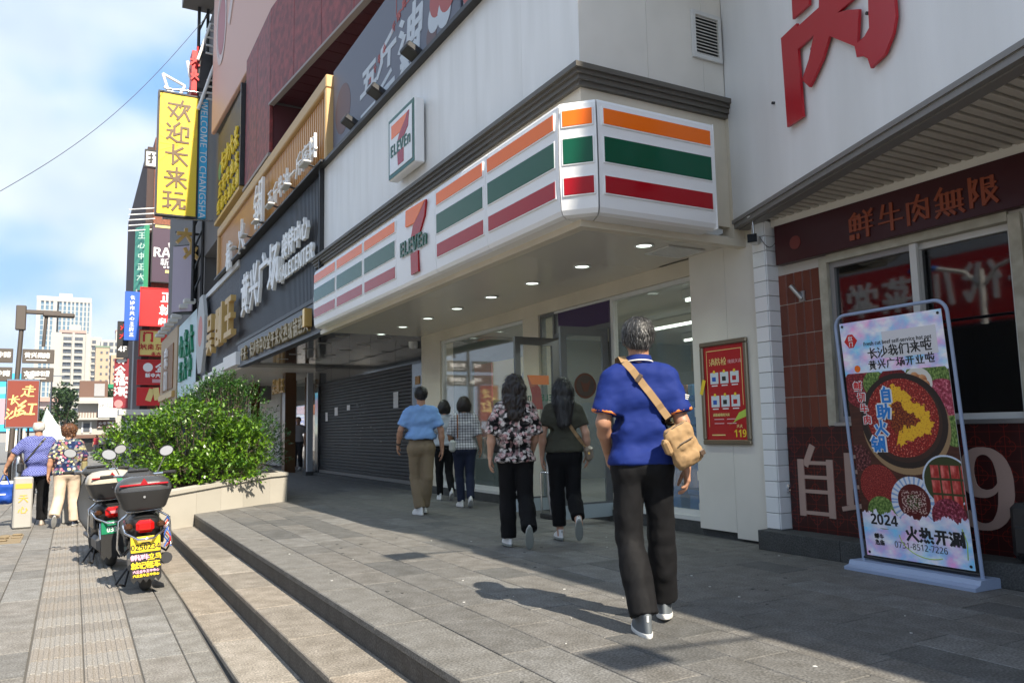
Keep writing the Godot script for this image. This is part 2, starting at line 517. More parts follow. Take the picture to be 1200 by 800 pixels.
func make_materials() -> void:
	var speck := noise_tex(0.13, Color(0.50, 0.50, 0.50), Color(1, 1, 1), 3, 512, 4)
	var patch := noise_tex(0.03, Color(0.78, 0.77, 0.75), Color(1, 1, 1), 4, 512, 5)
	var rough := noise_tex(0.10, Color(0.25, 0.25, 0.25), Color(1, 1, 1), 5, 512, 4)
	var smear := noise_tex(0.006, Color(0.935, 0.935, 0.93), Color(1, 1, 1), 6, 512, 5)
	M.patch_tex = patch
	M.speck_tex = speck
	# stone
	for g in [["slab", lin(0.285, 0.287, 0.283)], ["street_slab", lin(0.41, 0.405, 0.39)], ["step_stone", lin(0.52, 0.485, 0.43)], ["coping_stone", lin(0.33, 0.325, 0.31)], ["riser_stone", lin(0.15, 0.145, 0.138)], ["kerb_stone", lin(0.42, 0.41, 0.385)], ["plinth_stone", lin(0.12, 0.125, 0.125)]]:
		var m := grained(g[0], g[1], 0.78, speck, 0.9, rough, 0.12)
		m.detail_enabled = true
		m.detail_albedo = patch
		m.detail_blend_mode = BaseMaterial3D.BLEND_MODE_MUL
		m.detail_uv_layer = BaseMaterial3D.DETAIL_UV_2
		m.uv2_triplanar = true
		m.uv2_world_triplanar = true
		m.uv2_scale = Vector3.ONE * 0.33
	for k in 4:
		tinted("slab_%d" % k, "slab", [0.72, 0.90, 1.0, 1.16][k], [0.0, 0.02, 0.04, 0.01][k])
		tinted("street_%d" % k, "street_slab", [0.84, 0.95, 1.0, 1.08][k], [0.0, 0.02, 0.03, -0.01][k])
		tinted("step_%d" % k, "step_stone", [0.86, 0.95, 1.0, 1.1][k], [0.03, 0.05, 0.07, 0.02][k])
	mat("joint", lin(0.09, 0.085, 0.078), 0.95)
	grained("tactile", lin(0.38, 0.362, 0.335), 0.85, speck, 1.2)
	grained("planter_stone", lin(0.42, 0.395, 0.345), 0.75, smear, 0.6, rough, 0.05)
	grained("cream_stone", lin(0.38, 0.37, 0.345), 0.6, smear, 0.6)
	# walls
	grained("white_panel", lin(0.82, 0.82, 0.805), 0.38, smear, 0.35)
	M.white_panel.uv1_scale = Vector3(1.1, 0.10, 1.1)
	grained("cream_panel", lin(0.74, 0.71, 0.65), 0.42, smear, 0.35)
	grained("fascia_white", lin(0.82, 0.825, 0.825), 0.5, smear, 0.3)
	M.fascia_white.uv1_scale = Vector3(0.9, 0.10, 0.9)
	grained("beige_paint", lin(0.68, 0.61, 0.49), 0.45, smear, 0.5)
	var so := mat("soffit_panel", lin(0.62, 0.575, 0.50), 0.22)
	so.clearcoat_enabled = true
	so.clearcoat = 0.3
	grained("cornice", lin(0.105, 0.095, 0.08), 0.5, smear, 0.8)
	mat("aluminium", lin(0.42, 0.42, 0.42), 0.35, 0.8)
	mat("white_frame", lin(0.62, 0.62, 0.60), 0.4)
	mat("grey_frame", lin(0.14, 0.145, 0.15), 0.4, 0.3)
	mat("steel", lin(0.55, 0.55, 0.55), 0.25, 1.0)
	mat("chrome", lin(0.75, 0.76, 0.78), 0.10, 1.0)
	mat("dark_metal", lin(0.035, 0.035, 0.037), 0.45, 0.4)
	mat("black", lin(0.012, 0.012, 0.013), 0.5)
	mat("black_gloss", lin(0.012, 0.012, 0.014), 0.12)
	var gl := mat("glass", Color(0.72, 0.80, 0.78, 0.10), 0.03)
	gl.transparency = BaseMaterial3D.TRANSPARENCY_ALPHA
	gl.metallic_specular = 0.5
	var dg := mat("dark_glass", Color(0.02, 0.025, 0.03, 0.55), 0.03)
	dg.transparency = BaseMaterial3D.TRANSPARENCY_ALPHA
	dg.metallic_specular = 0.7
	mat("far_glass", lin(0.05, 0.09, 0.13), 0.12)
	mat("lamp_glow", Color(1, 1, 1), 0.4)
	M.lamp_glow.emission_enabled = true
	M.lamp_glow.emission = Color(0.93, 1.0, 0.94)
	M.lamp_glow.emission_energy_multiplier = 1.4
	mat("white_gloss", lin(0.80, 0.80, 0.80), 0.16)
	mat("orange_gloss", lin(0.90, 0.17, 0.012), 0.14)
	mat("green_gloss", lin(0.004, 0.085, 0.045), 0.14)
	mat("red_gloss", lin(0.36, 0.003, 0.010), 0.14)
	for k in ["white_gloss", "orange_gloss", "green_gloss", "red_gloss"]: M[k].metallic_specular = 0.36
	mat("sign_red", lin(0.42, 0.006, 0.016), 0.30)
	mat("white_paint", lin(0.78, 0.78, 0.76), 0.5)
	mat("white_letter", lin(0.82, 0.82, 0.80), 0.35)
	mat("gold", lin(0.80, 0.52, 0.17), 0.28, 0.9)
	mat("gold_paint", lin(0.56, 0.37, 0.12), 0.45)
	mat("red_paint", lin(0.48, 0.012, 0.014), 0.5)
	mat("bright_red", lin(0.62, 0.014, 0.016), 0.5)
	mat("yellow_paint", lin(0.82, 0.60, 0.03), 0.5)
	mat("blue_paint", lin(0.02, 0.10, 0.46), 0.5)
	mat("green_paint", lin(0.01, 0.21, 0.10), 0.5)
	mat("rubber", lin(0.02, 0.02, 0.02), 0.8)
	mat("plastic_black", lin(0.022, 0.022, 0.023), 0.38)
	mat("plastic_grey", lin(0.10, 0.10, 0.10), 0.5)
	for q in [["leaf", 0.5], ["leaf_gloss", 0.32]]:
		var lf := mat(q[0], Color.WHITE, q[1])
		lf.vertex_color_use_as_albedo = true
		lf.backlight_enabled = true
		lf.backlight = lin(0.10, 0.16, 0.02)
	mat("print_black", lin(0.02, 0.02, 0.02), 0.6)
	mat("print_white", lin(0.80, 0.80, 0.80), 0.6)
	mat("print_gold", lin(0.75, 0.60, 0.22), 0.5)

# ------------------------------------------------------------ ground, pavement, steps, terrace
func street_y(z: float) -> float:
	return -0.326 - 0.0205 * clampf(z + 7.6, 0.0, 12.0)

func paving() -> void:
	var ground := setting("ground")
	put("earth", boxm(Vector3(-900, -1.2, -1500), Vector3(900, -0.95, 400)), M.street_slab, ground)
	# --- plaza and pavement at street level: slabs on a bed, sloping gently down towards the camera
	var pave := setting("pavement")
	var bed := Shape.new()
	var cut := [8.0, 4.4, -7.6, -300.0]
	for i in 3:
		var y0 := street_y(cut[i]) - 0.012
		var y1 := street_y(cut[i + 1]) - 0.012
		bed.quad(Vector3(-60, y0, cut[i]), Vector3(0.905, y0, cut[i]), Vector3(0.905, y1, cut[i + 1]), Vector3(-60, y1, cut[i + 1]))
	put("joint_bed", bed.done(), M.joint, pave)
	var tilt := atan(0.0205)
	var made := {}
	var cols := [[-3.50, 0.6], [-2.90, 0.6], [-2.30, 0.6], [-1.70, 0.6], [-1.10, 0.6], [-0.50, 0.3], [0.43, 0.27], [0.70, 0.17]]
	var far_slabs := Shape.new()
	for cdef in cols:
		var w: float = cdef[1]
		var z := 0.35
		while z > -70.0:
			var zc := z - 0.31
			var y := street_y(zc)
			var lean := tilt if zc > -7.6 else 0.0
			if zc < -26.0 or cdef[0] + w < -0.75 + zc * 0.09 or zc > -3.6:
				var yy := y + rng.randf_range(-0.002, 0.002)
				far_slabs.box(Vector3(cdef[0] + 0.004, y - 0.05, z - 0.616), Vector3(cdef[0] + w - 0.004, yy, z - 0.004))
			else:
				var key := "%.2f" % w
				if not made.has(key): made[key] = sized(w - 0.008, 0.05, 0.612, 0.004)
				var kind: String = "kerb_stone" if w < 0.2 else "street_%d" % rng.randi_range(0, 3)
				put("paving_slab", made[key], M[kind], pave, Vector3(cdef[0] + w * 0.5, y - 0.025 + rng.randf_range(-0.0012, 0.0012), zc), Vector3(lean, 0, 0))
			z -= 0.62
	# the rest of the plaza, too far to tell single slabs apart
	for i in 3:
		var y0 := street_y(cut[i]) - 0.004
		var y1 := street_y(cut[i + 1]) - 0.004
		far_slabs.quad(Vector3(-60, y0, cut[i]), Vector3(-3.51, y0, cut[i]), Vector3(-3.51, y1, cut[i + 1]), Vector3(-60, y1, cut[i + 1]))
	far_slabs.quad(Vector3(0.88, -0.328, -14.0), Vector3(60, -0.328, -14.0), Vector3(60, -0.328, -300.0), Vector3(0.88, -0.328, -300.0))
	far_slabs.quad(Vector3(-3.51, -0.329, -69.0), Vector3(0.88, -0.329, -69.0), Vector3(0.88, -0.329, -300.0), Vector3(-3.51, -0.329, -300.0))
	as_stuff(put("distant_paving", far_slabs.done(), M.street_slab, pave))
	# tactile strip: two tiles side by side, bars along the street
	var tt := Shape.new()
	tt.cbox(Vector3(-0.152, -0.03, -0.152), Vector3(0.152, 0.0, 0.152), 0.003)
	for b in 5:
		var x := -0.122 + b * 0.061
		tt.cbox(Vector3(x - 0.017, -0.004, -0.143), Vector3(x + 0.017, 0.009, 0.143), 0.004)
	var tm := tt.done()
	var tints := [tinted("tactile_0", "tactile", 0.88, 0.02), tinted("tactile_1", "tactile", 1.0, 0.05), tinted("tactile_2", "tactile", 1.1, 0.0)]
	for i in 78:
		for k in 2:
			var z := 0.2 - i * 0.31
			put("tactile_tile", tm, tints[(i * 7 + k * 3 + (i / 3)) % 3], pave, Vector3(-0.04 + k * 0.312, street_y(z) + rng.randf_range(-0.001, 0.001), z), Vector3(tilt if z > -7.6 else 0.0, 0, 0))
	# --- two low steps and the terrace
	var steps := setting("steps")
	var zend := -13.2
	put("joint_bed", boxm(Vector3(0.90, -0.9, zend), Vector3(1.56, -0.345, 2.0)), M.joint, steps)
	put("joint_bed", boxm(Vector3(1.21, -0.34, zend), Vector3(1.56, -0.19, 2.0)), M.joint, steps)
	var z2 := 1.6
	while z2 > zend + 0.3:
		var l := rng.randf_range(0.95, 1.15)
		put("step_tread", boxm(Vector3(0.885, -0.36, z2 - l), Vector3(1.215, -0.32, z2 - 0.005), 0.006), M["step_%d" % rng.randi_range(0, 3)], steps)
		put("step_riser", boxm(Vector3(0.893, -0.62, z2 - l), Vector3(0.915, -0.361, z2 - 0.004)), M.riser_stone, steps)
		z2 -= l
	z2 = 1.2
	while z2 > zend + 0.3:
		var l := rng.randf_range(0.78, 1.0)
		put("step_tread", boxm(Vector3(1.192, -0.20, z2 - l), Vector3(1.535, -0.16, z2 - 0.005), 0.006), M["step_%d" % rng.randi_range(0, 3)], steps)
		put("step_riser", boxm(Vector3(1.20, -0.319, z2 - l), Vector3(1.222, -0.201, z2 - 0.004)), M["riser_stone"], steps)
		z2 -= l
	var ter := setting("terrace")
	put("joint_bed", boxm(Vector3(1.55, -0.9, -14.0), Vector3(40.0, -0.014, 12.0)), M.joint, ter)
	put("joint_bed", boxm(Vector3(3.3, -0.9, -60.0), Vector3(40.0, -0.0145, -13.99)), M.joint, ter)
	var zc2 := 1.0
	while zc2 > -12.4:
		var l := rng.randf_range(0.9, 1.25)
		var z1 := maxf(zc2 - l, -12.5)
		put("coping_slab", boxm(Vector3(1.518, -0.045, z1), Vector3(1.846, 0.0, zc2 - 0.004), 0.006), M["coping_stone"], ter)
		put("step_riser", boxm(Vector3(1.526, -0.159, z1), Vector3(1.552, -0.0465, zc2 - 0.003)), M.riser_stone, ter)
		zc2 = z1
	var row := 0
	var x := 1.85
	var sm := {}
	var rest := Shape.new()
	while x < 5.5:
		var z := 0.6 - rng.randf() * 0.5
		while z > -30.0:
			var l: float = [0.45, 0.6, 0.6, 0.75, 0.9][rng.randi_range(0, 4)]
			if x < 3.3 and z < -14.2: break
			if z - l < -15.5 or z - l > -0.42 * x - 0.2:
				rest.box(Vector3(x + 0.003, -0.03, z - l + 0.006), Vector3(x + 0.297, rng.randf_range(-0.001, 0.001), z))
			else:
				var key := "%.2f" % l
				if not sm.has(key): sm[key] = sized(0.294, 0.03, l - 0.006, 0.0035)
				var t: int = [0, 1, 1, 2, 2, 2, 3][rng.randi_range(0, 6)]
				put("terrace_slab", sm[key], M["slab_%d" % t], ter, Vector3(x + 0.15, -0.015 + rng.randf_range(-0.001, 0.001), z - l * 0.5))
			z -= l
		x += 0.30
		row += 1
	# trodden-in spots and pale chips on the stone
	var spot_m := [mat("gum_dark", lin(0.06, 0.06, 0.058), 0.9), mat("chip_pale", lin(0.55, 0.55, 0.53), 0.9)]
	for k in 70:
		var pg := PackedVector2Array()
		var rr := rng.randf_range(0.006, 0.019) * (1.0 if k % 3 else 0.6)
		for q in 9: pg.append(Vector2.from_angle(TAU * q / 9.0) * rr * rng.randf_range(0.6, 1.2))
		var sp := Shape.new()
		sp.prism(pg, Vector3.ZERO, Vector3.RIGHT, Vector3.BACK, Vector3(0, 0.0022, 0))
		put("ground_spot", sp.done(), spot_m[0 if k % 3 else 1], ter, Vector3(rng.randf_range(1.7, 5.2), 0.0012, rng.randf_range(-9.0, -2.2)))
	as_stuff(put("distant_slabs", rest.done(), M.slab_1, ter))

# ------------------------------------------------------------ convenience store
const UZ := Vector3(0, 0, 1)     # reading direction on the shop fronts, which face -x
const UY := Vector3(0, 1, 0)
const UX := Vector3(1, 0, 0)

func bit(called: String, parent: Node, material: Material, x0: float, x1: float, y0: float, y1: float, z0: float, z1: float, ch := 0.0) -> MeshInstance3D:
	return put(called, boxm(Vector3(x0, y0, z0), Vector3(x1, y1, z1), ch), material, parent)

func window_unit(parent: Node, x: float, y0: float, y1: float, z0: float, z1: float, w: float, frame: Material, pane: Material) -> void:
	var f := Shape.new()
	f.box(Vector3(x, y0, z0), Vector3(x + 0.07, y0 + w, z1))
	f.box(Vector3(x, y1 - w, z0), Vector3(x + 0.07, y1, z1))
	f.box(Vector3(x, y0 + w, z0), Vector3(x + 0.07, y1 - w, z0 + w))
	f.box(Vector3(x, y0 + w, z1 - w), Vector3(x + 0.07, y1 - w, z1))
	put("window_frame", f.done(), frame, parent)
	bit("glass_pane", parent, pane, x + 0.030, x + 0.038, y0 + w, y1 - w, z0 + w, z1 - w)

func store_building() -> void:
	var b := thing("store_building", "pale panelled corner building that houses the convenience store", "building")
	# upper walls: street face and the face that looks up the terrace
	for i in 8:
		var z0 := -13.3 + i * 0.9925
		bit("wall_panel", b, M.white_panel, 3.70, 3.85, 4.14, 5.68, z0 + 0.0015, z0 + 0.9910)
	bit("ledge", b, M.dark_metal, 3.60, 3.95, 5.68, 5.735, -13.3, -5.30)
	var xs := [3.852, 4.45, 5.12, 5.379]
	for i in 3:
		bit("end_panel", b, M.cream_panel, xs[i] + 0.0015, xs[i + 1] - 0.0015, 4.14, 6.6, -5.51, -5.362)
	bit("end_panel", b, M.cream_panel, 3.70, 3.8505, 5.74, 6.6, -5.51, -5.362)
	bit("wall", b, M.cream_panel, 3.702, 3.8505, 4.14, 5.68, -5.358, -5.3595)
	bit("core_wall", b, M.cream_panel, 3.86, 9.0, 4.0, 5.66, -13.2, -5.52)
	# cornice with a stepped profile round the corner
	var c := Shape.new()
	for k in 4:
		var o: float = [0.04, 0.065, 0.09, 0.12][k]
		var ya: float = [3.98, 4.02, 4.065, 4.10][k]
		var yb: float = [4.02, 4.065, 4.10, 4.145][k]
		c.box(Vector3(3.70 - o, ya, -13.75), Vector3(3.72, yb, -5.36 + o))
		c.box(Vector3(3.72, ya, -5.40), Vector3(5.40 + o * 0.2, yb, -5.36 + o))
	put("cornice", c.done(), M.cornice, b)
	# band behind the canopy sign, the return wall beside it
	bit("band", b, M.beige_paint, 3.70, 3.80, 2.80, 3.98, -13.3, -5.36)
	bit("band", b, M.beige_paint, 3.801, 5.42, 2.93, 3.98, -5.45, -5.361)
	bit("lower_return", b, M.beige_paint, 5.36, 5.60, 2.805, 3.98, -5.46, -5.32)
	# soffit of the porch, its edge beam
	bit("edge_beam", b, M.beige_paint, 3.62, 3.72, 2.74, 2.81, -13.2, -5.30)
	bit("edge_beam", b, M.beige_paint, 3.721, 5.55, 2.74, 2.81, -5.40, -5.30)
	for i in 6:
		var z0 := -13.35 + i * 1.3267
		bit("soffit_panel", b, M.soffit_panel, 3.722, 5.56, 2.80, 2.85, z0 + 0.002, z0 + 1.3247)
	for i in 8:
		var at := Vector3(4.70, 2.798, -5.83 - i * 1.053)
		var ring := put("downlight", lathem([Vector2(0.095, 0.0), Vector2(0.100, -0.010), Vector2(0.080, -0.014), Vector2(0.076, 0.0)], Vector3.ZERO, Vector3.UP, 20), M.white_frame, b, at)
		put("lamp", lathem([Vector2(0.074, -0.006), Vector2(0.073, -0.003)], Vector3.ZERO, Vector3.UP, 20), M.lamp_glow, ring)
		var l := SpotLight3D.new()
		l.name = "downlight_beam"
		l.light_energy = 0.35
		l.light_color = Color(0.93, 1.0, 0.95)
		l.light_size = 0.07
		l.spot_angle = 60.0
		l.spot_range = 8.0
		l.shadow_enabled = true
		ring.add_child(l, true)
		l.position = Vector3(0, -0.03, 0)
		l.rotation.x = -PI / 2
	var v := Shape.new()
	v.box(Vector3(4.92, 2.782, -6.10), Vector3(5.38, 2.796, -6.07))
	v.box(Vector3(4.92, 2.782, -5.76), Vector3(5.38, 2.796, -5.73))
	v.box(Vector3(4.92, 2.782, -6.07), Vector3(4.95, 2.796, -5.76))
	v.box(Vector3(5.35, 2.782, -6.07), Vector3(5.38, 2.796, -5.76))
	for i in 9:
		v.box(Vector3(4.96 + i * 0.043, 2.784, -6.07), Vector3(4.985 + i * 0.043, 2.795, -5.76))
	put("ceiling_vent", v.done(), M.white_frame, b)
	# shop front: plinth, sill, posts, beam
	bit("plinth", b, M.plinth_stone, 5.53, 5.75, 0.0, 0.13, -13.4, -8.90)
	bit("plinth", b, M.plinth_stone, 5.53, 5.75, 0.0, 0.13, -7.62, -6.10)
	bit("threshold", b, M.plinth_stone, 5.50, 5.80, 0.0, 0.06, -8.90, -7.62)
	bit("sill", b, M.white_frame, 5.525, 5.70, 0.131, 0.175, -12.56, -9.66)
	bit("sill", b, M.white_frame, 5.525, 5.70, 0.131, 0.175, -7.60, -6.10)
	bit("beam", b, M.beige_paint, 5.54, 5.80, 2.63, 2.80, -13.4, -5.95)
	bit("post", b, M.beige_paint, 5.545, 5.80, 0.13, 2.63, -13.4, -12.57)
	bit("post", b, M.beige_paint, 5.545, 5.80, 0.13, 2.63, -9.655, -9.23)
	bit("pier", b, M.cream_panel, 5.49, 5.80, 0.075, 2.80, -6.095, -5.60)
	bit("pier", b, M.cream_panel, 5.492, 5.80, 0.025, 2.80, -5.598, -5.15)
	bit("pier_gap_strip", b, M.plinth_stone, 5.53, 5.80, 0.0, 0.07, -6.095, -5.15)  # shadow gap under the pier, put in as a dark stone strip
	bit("header", b, M.beige_paint, 5.50, 5.80, 2.80, 2.94, -6.6, -5.10)
	window_unit(b, 5.575, 0.176, 2.628, -12.565, -9.66, 0.05, M.white_frame, M.glass)
	window_unit(b, 5.575, 0.176, 2.628, -7.60, -6.10, 0.05, M.white_frame, M.glass)
	window_unit(b, 5.575, 0.06, 2.628, -9.228, -8.86, 0.045, M.grey_frame, M.glass)
	bit("transom", b, mat("purple_board", lin(0.035, 0.008, 0.07), 0.5), 5.60, 5.66, 2.33, 2.60, -8.80, -7.66)
	bit("transom_bar", b, M.grey_frame, 5.575, 5.66, 2.27, 2.33, -8.86, -7.60)
	bit("transom_bar", b, M.white_frame, 5.575, 5.66, 2.60, 2.628, -8.86, -7.60)
	bit("door_post", b, M.grey_frame, 5.575, 5.66, 0.06, 2.27, -8.86, -8.82)
	bit("door_post", b, M.grey_frame, 5.575, 5.66, 0.06, 2.27, -7.64, -7.60)
	# the two leaves stand open at right angles to the front
	for k in 2:
		var z := -8.80 if k == 0 else -7.66
		var d := Node3D.new()
		d.name = "door"
		b.add_child(d, true)
		d.position = Vector3(5.56, 0.07, z)
		d.rotation.y = 0.06 if k == 0 else -0.03
		var f := Shape.new()
		f.box(Vector3(-0.66, 0.0, -0.02), Vector3(0, 0.16, 0.02))
		f.box(Vector3(-0.66, 2.09, -0.02), Vector3(0, 2.19, 0.02))
		f.box(Vector3(-0.66, 0.16, -0.02), Vector3(-0.58, 2.09, 0.02))
		f.box(Vector3(-0.08, 0.16, -0.02), Vector3(0, 2.09, 0.02))
		put("door_frame", f.done(), M.grey_frame, d)
		put("bottom_rail", boxm(Vector3(-0.665, -0.015, -0.024), Vector3(0.004, 0.14, 0.024)), mat("pale_rail", lin(0.36, 0.42, 0.45), 0.4), d)
		put("glass_pane", boxm(Vector3(-0.58, 0.16, -0.004), Vector3(-0.08, 2.09, 0.004)), M.glass, d)
		put("handle", tubem([Vector3(-0.62, 0.88, 0.03), Vector3(-0.62, 0.90, 0.065), Vector3(-0.62, 1.18, 0.065), Vector3(-0.62, 1.20, 0.03)], 0.014, 8), M.chrome, d)
		if k == 0:    # sticker on the far side of the glass, seen from behind
			for q in [["orange_gloss", [-0.46, 1.70, -0.13, 1.70, -0.13, 1.58, -0.40, 1.58]], ["sign_red", [-0.47, 1.70, -0.40, 1.70, -0.26, 1.52, -0.23, 1.26, -0.40, 1.26, -0.40, 1.44]]]:
				var pg := PackedVector2Array()
				for i in range(0, q[1].size(), 2): pg.append(Vector2(q[1][i], q[1][i + 1]))
				var s := Shape.new()
				s.prism(pg, Vector3(0, 0, -0.008 if q[0] == "sign_red" else -0.0065), UX, UY, Vector3(0, 0, 0.0014))
				put("sticker", s.done(), M[q[0]], d)
			latin("ELEVEn", d, Vector3(-0.27, 1.41, -0.010), -UX, UY, 0.085, 0.002, M.green_gloss, true, "sticker")
		else:
			put("sticker", discm(0.15, 0.003), mat("sticker_brown", lin(0.10, 0.03, 0.015), 0.6), d, Vector3(-0.33, 1.50, 0.0065))
			put("sticker", discm(0.125, 0.003), mat("sticker_dark", lin(0.06, 0.04, 0.03), 0.6), d, Vector3(-0.33, 1.50, 0.0085))
			var fig := Shape.new()
			fig.prism(PackedVector2Array([Vector2(-0.07, 0.06), Vector2(-0.03, 0.03), Vector2(0.03, 0.03), Vector2(0.07, 0.07), Vector2(0.055, 0.0), Vector2(0.03, -0.07), Vector2(-0.03, -0.07), Vector2(-0.05, 0.0)]), Vector3(-0.33, 1.50, 0.009), UX, UY, Vector3(0, 0, 0.002))
			put("sticker", fig.done(), M.sticker_brown, d)
	# louvred vent in the end wall
	var lo := Node3D.new()
	lo.name = "louvre"
	b.add_child(lo, true)
	var f2 := Shape.new()
	var a := Vector3(4.985, 4.53, -5.36)
	f2.box(a, a + Vector3(0.36, 0.04, 0.03))
	f2.box(a + Vector3(0, 0.43, 0), a + Vector3(0.36, 0.47, 0.03))
	f2.box(a + Vector3(0, 0.04, 0), a + Vector3(0.035, 0.43, 0.03))
	f2.box(a + Vector3(0.325, 0.04, 0), a + Vector3(0.36, 0.43, 0.03))
	put("louvre_frame", f2.done(), M.white_frame, lo)
	put("louvre_back", boxm(a + Vector3(0.03, 0.03, 0.001), a + Vector3(0.33, 0.44, 0.003)), M.black, lo)
	var sl := Shape.new()
	sl.quad(Vector3(-0.147, -0.014, 0.012), Vector3(0.147, -0.014, 0.012), Vector3(0.147, 0.008, -0.008), Vector3(-0.147, 0.008, -0.008))
	sl.quad(Vector3(0.147, -0.017, 0.012), Vector3(-0.147, -0.017, 0.012), Vector3(-0.147, 0.005, -0.008), Vector3(0.147, 0.005, -0.008))
	sl.quad(Vector3(-0.147, -0.017, 0.012), Vector3(0.147, -0.017, 0.012), Vector3(0.147, -0.014, 0.012), Vector3(-0.147, -0.014, 0.012))
	var slm := sl.done()
	for i in 12:
		put("louvre_slat", slm, M.cream_panel, lo, a + Vector3(0.18, 0.062 + i * 0.0325, 0.012))

func store_interior() -> void:
	var r := thing("store_interior", "lit sales room behind the store windows with shelves and tube lights", "room")
	bit("floor", r, mat("shop_floor", lin(0.20, 0.20, 0.19), 0.3), 5.76, 12.0, -0.01, 0.055, -13.4, -5.2)
	bit("back_wall", r, mat("shop_wall", lin(0.22, 0.15, 0.07), 0.7), 12.0, 12.1, 0.0, 2.95, -13.4, -5.2)
	bit("side_wall", r, M.plastic_grey, 5.82, 12.1, 0.0, 2.95, -13.55, -13.42)
	bit("side_wall", r, mat("shop_wall_yellow", lin(0.62, 0.42, 0.13), 0.7), 5.82, 12.1, 0.0, 2.95, -5.2, -5.05)
	bit("ceiling", r, mat("shop_ceiling", lin(0.50, 0.50, 0.49), 0.8), 5.81, 12.1, 2.87, 2.95, -13.4, -5.2)
	for p in [[7.0, -7.2], [7.0, -10.4], [8.6, -6.6], [8.6, -9.8], [10.3, -7.6], [10.3, -11.0]]:
		var tb := put("tube_lamp", boxm(Vector3(-0.02, -0.02, -0.65), Vector3(0.02, 0.02, 0.65)), M.lamp_glow, r, Vector3(p[0], 2.72, p[1]))
		put("lamp_bracket", boxm(Vector3(-0.035, 0.022, -0.7), Vector3(0.035, 0.14, 0.7)), M.white_frame, tb)
		var l := AreaLight3D.new()
		l.name = "tube_light"
		l.area_size = Vector2(0.04, 1.3)
		l.light_energy = 1.3
		l.light_color = Color(0.96, 1.0, 0.97)
		l.shadow_enabled = true
		tb.add_child(l, true)
		l.position = Vector3(0, -0.04, 0)
		l.rotation.x = -PI / 2
	# poster wall inside the long window
	var po := thing("window_display", "large yellow and red display board behind the long window", "display board", Vector3(6.15, 0.06, -11.0))
	put("board", boxm(Vector3(0, 0.9, -0.75), Vector3(0.03, 2.15, 1.0)), mat("display_yellow", lin(0.80, 0.60, 0.20), 0.6), po)
	put("red_board", boxm(Vector3(0, 0.9, -1.45), Vector3(0.03, 2.15, -0.80)), mat("display_red", lin(0.40, 0.10, 0.06), 0.6), po)
	var gd := put("grey_disc", discm(0.40, 0.01, 32), mat("display_grey", lin(0.12, 0.13, 0.13), 0.6), po, Vector3(-0.002, 1.62, 0.55), Vector3(0, -PI / 2, 0))
	put("lower_rail", boxm(Vector3(-0.01, 0.0, -1.45), Vector3(0.02, 0.88, 1.0)), mat("display_dark", lin(0.05, 0.06, 0.06), 0.6), po)
	for i in 4:
		put("price_sheet", boxm(Vector3(-0.016, 0.12 + (i % 2) * 0.36, 0.25 + (i / 2) * 0.32), Vector3(-0.012, 0.42 + (i % 2) * 0.36, 0.52 + (i / 2) * 0.32)), mat("sheet_blue", lin(0.45, 0.62, 0.78), 0.6), po)
	# shelf units
	var hues := [lin(0.5, 0.08, 0.05), lin(0.6, 0.42, 0.08), lin(0.08, 0.25, 0.5), lin(0.1, 0.32, 0.12), lin(0.62, 0.6, 0.55), lin(0.35, 0.15, 0.08), lin(0.04, 0.04, 0.05)]
	var pm := []
	for k in hues.size(): pm.append(mat("pack_%d" % k, hues[k], 0.5))
	var pack := sized(0.09, 0.20, 0.075, 0.006)
	for u in 3:
		var s := thing("shelf_unit", ["grey shelf unit filled with coloured packets near the open doors", "tall grey shelf unit with packets beside the blue crates", "grey shelf unit with packets along the rear wall"][u], "shelf", [Vector3(7.7, 0.056, -9.3), Vector3(6.75, 0.056, -7.1), Vector3(9.6, 0.056, -8.2)][u], 0.0, "shelf units in the store")
		for k in 4:
			put("shelf", boxm(Vector3(-0.22, 0.15 + k * 0.38, -1.0), Vector3(0.22, 0.18 + k * 0.38, 1.0)), M.plastic_grey, s)
			for q in 18:
				if rng.randf() < 0.9:
					put("packet", pack, pm[rng.randi_range(0, 6)], s, Vector3(-0.14, 0.285 + k * 0.38, -0.93 + q * 0.109 + rng.randf_range(-0.01, 0.01)))
		put("end_panel", boxm(Vector3(-0.22, 0.0, -1.04), Vector3(0.22, 1.7, -1.0)), M.plastic_grey, s)
		put("end_panel", boxm(Vector3(-0.22, 0.0, 1.0), Vector3(0.22, 1.7, 1.04)), M.plastic_grey, s)
		put("back_panel", boxm(Vector3(-0.01, 0.1, -1.0), Vector3(0.01, 1.7, 1.0)), M.plastic_grey, s)
	# blue crates stacked at the right-hand window
	var blue := mat("crate_blue", lin(0.01, 0.11, 0.34), 0.45)
	var names := ["lowest blue crate of the stack behind the right window", "second blue crate from the floor behind the right window", "third blue crate from the floor behind the right window", "topmost blue crate of the stack behind the right window"]
	for k in 4:
		var cr := thing("blue_crate", names[k], "crate", Vector3(6.15, 0.056 + k * 0.34, -6.45), 0.0, "blue crates in the window")
		put("body", boxm(Vector3(-0.24, 0.0, -0.28), Vector3(0.24, 0.315, 0.28), 0.02), blue, cr)
		put("rim", boxm(Vector3(-0.25, 0.28, -0.29), Vector3(0.25, 0.335, 0.29), 0.008), blue, cr)
		put("side_label", boxm(Vector3(-0.246, 0.10, -0.12), Vector3(-0.2405, 0.20, 0.12)), M.print_white, cr)
	var cool := thing("chest_cooler", "white chest cooler with blue sides behind the right window", "cooler", Vector3(6.18, 0.056, -7.22))
	put("body", boxm(Vector3(-0.3, 0, -0.36), Vector3(0.3, 0.8, 0.36), 0.03), blue, cool)
	put("lid", boxm(Vector3(-0.31, 0.801, -0.37), Vector3(0.31, 0.86, 0.37), 0.02), M.white_gloss, cool)
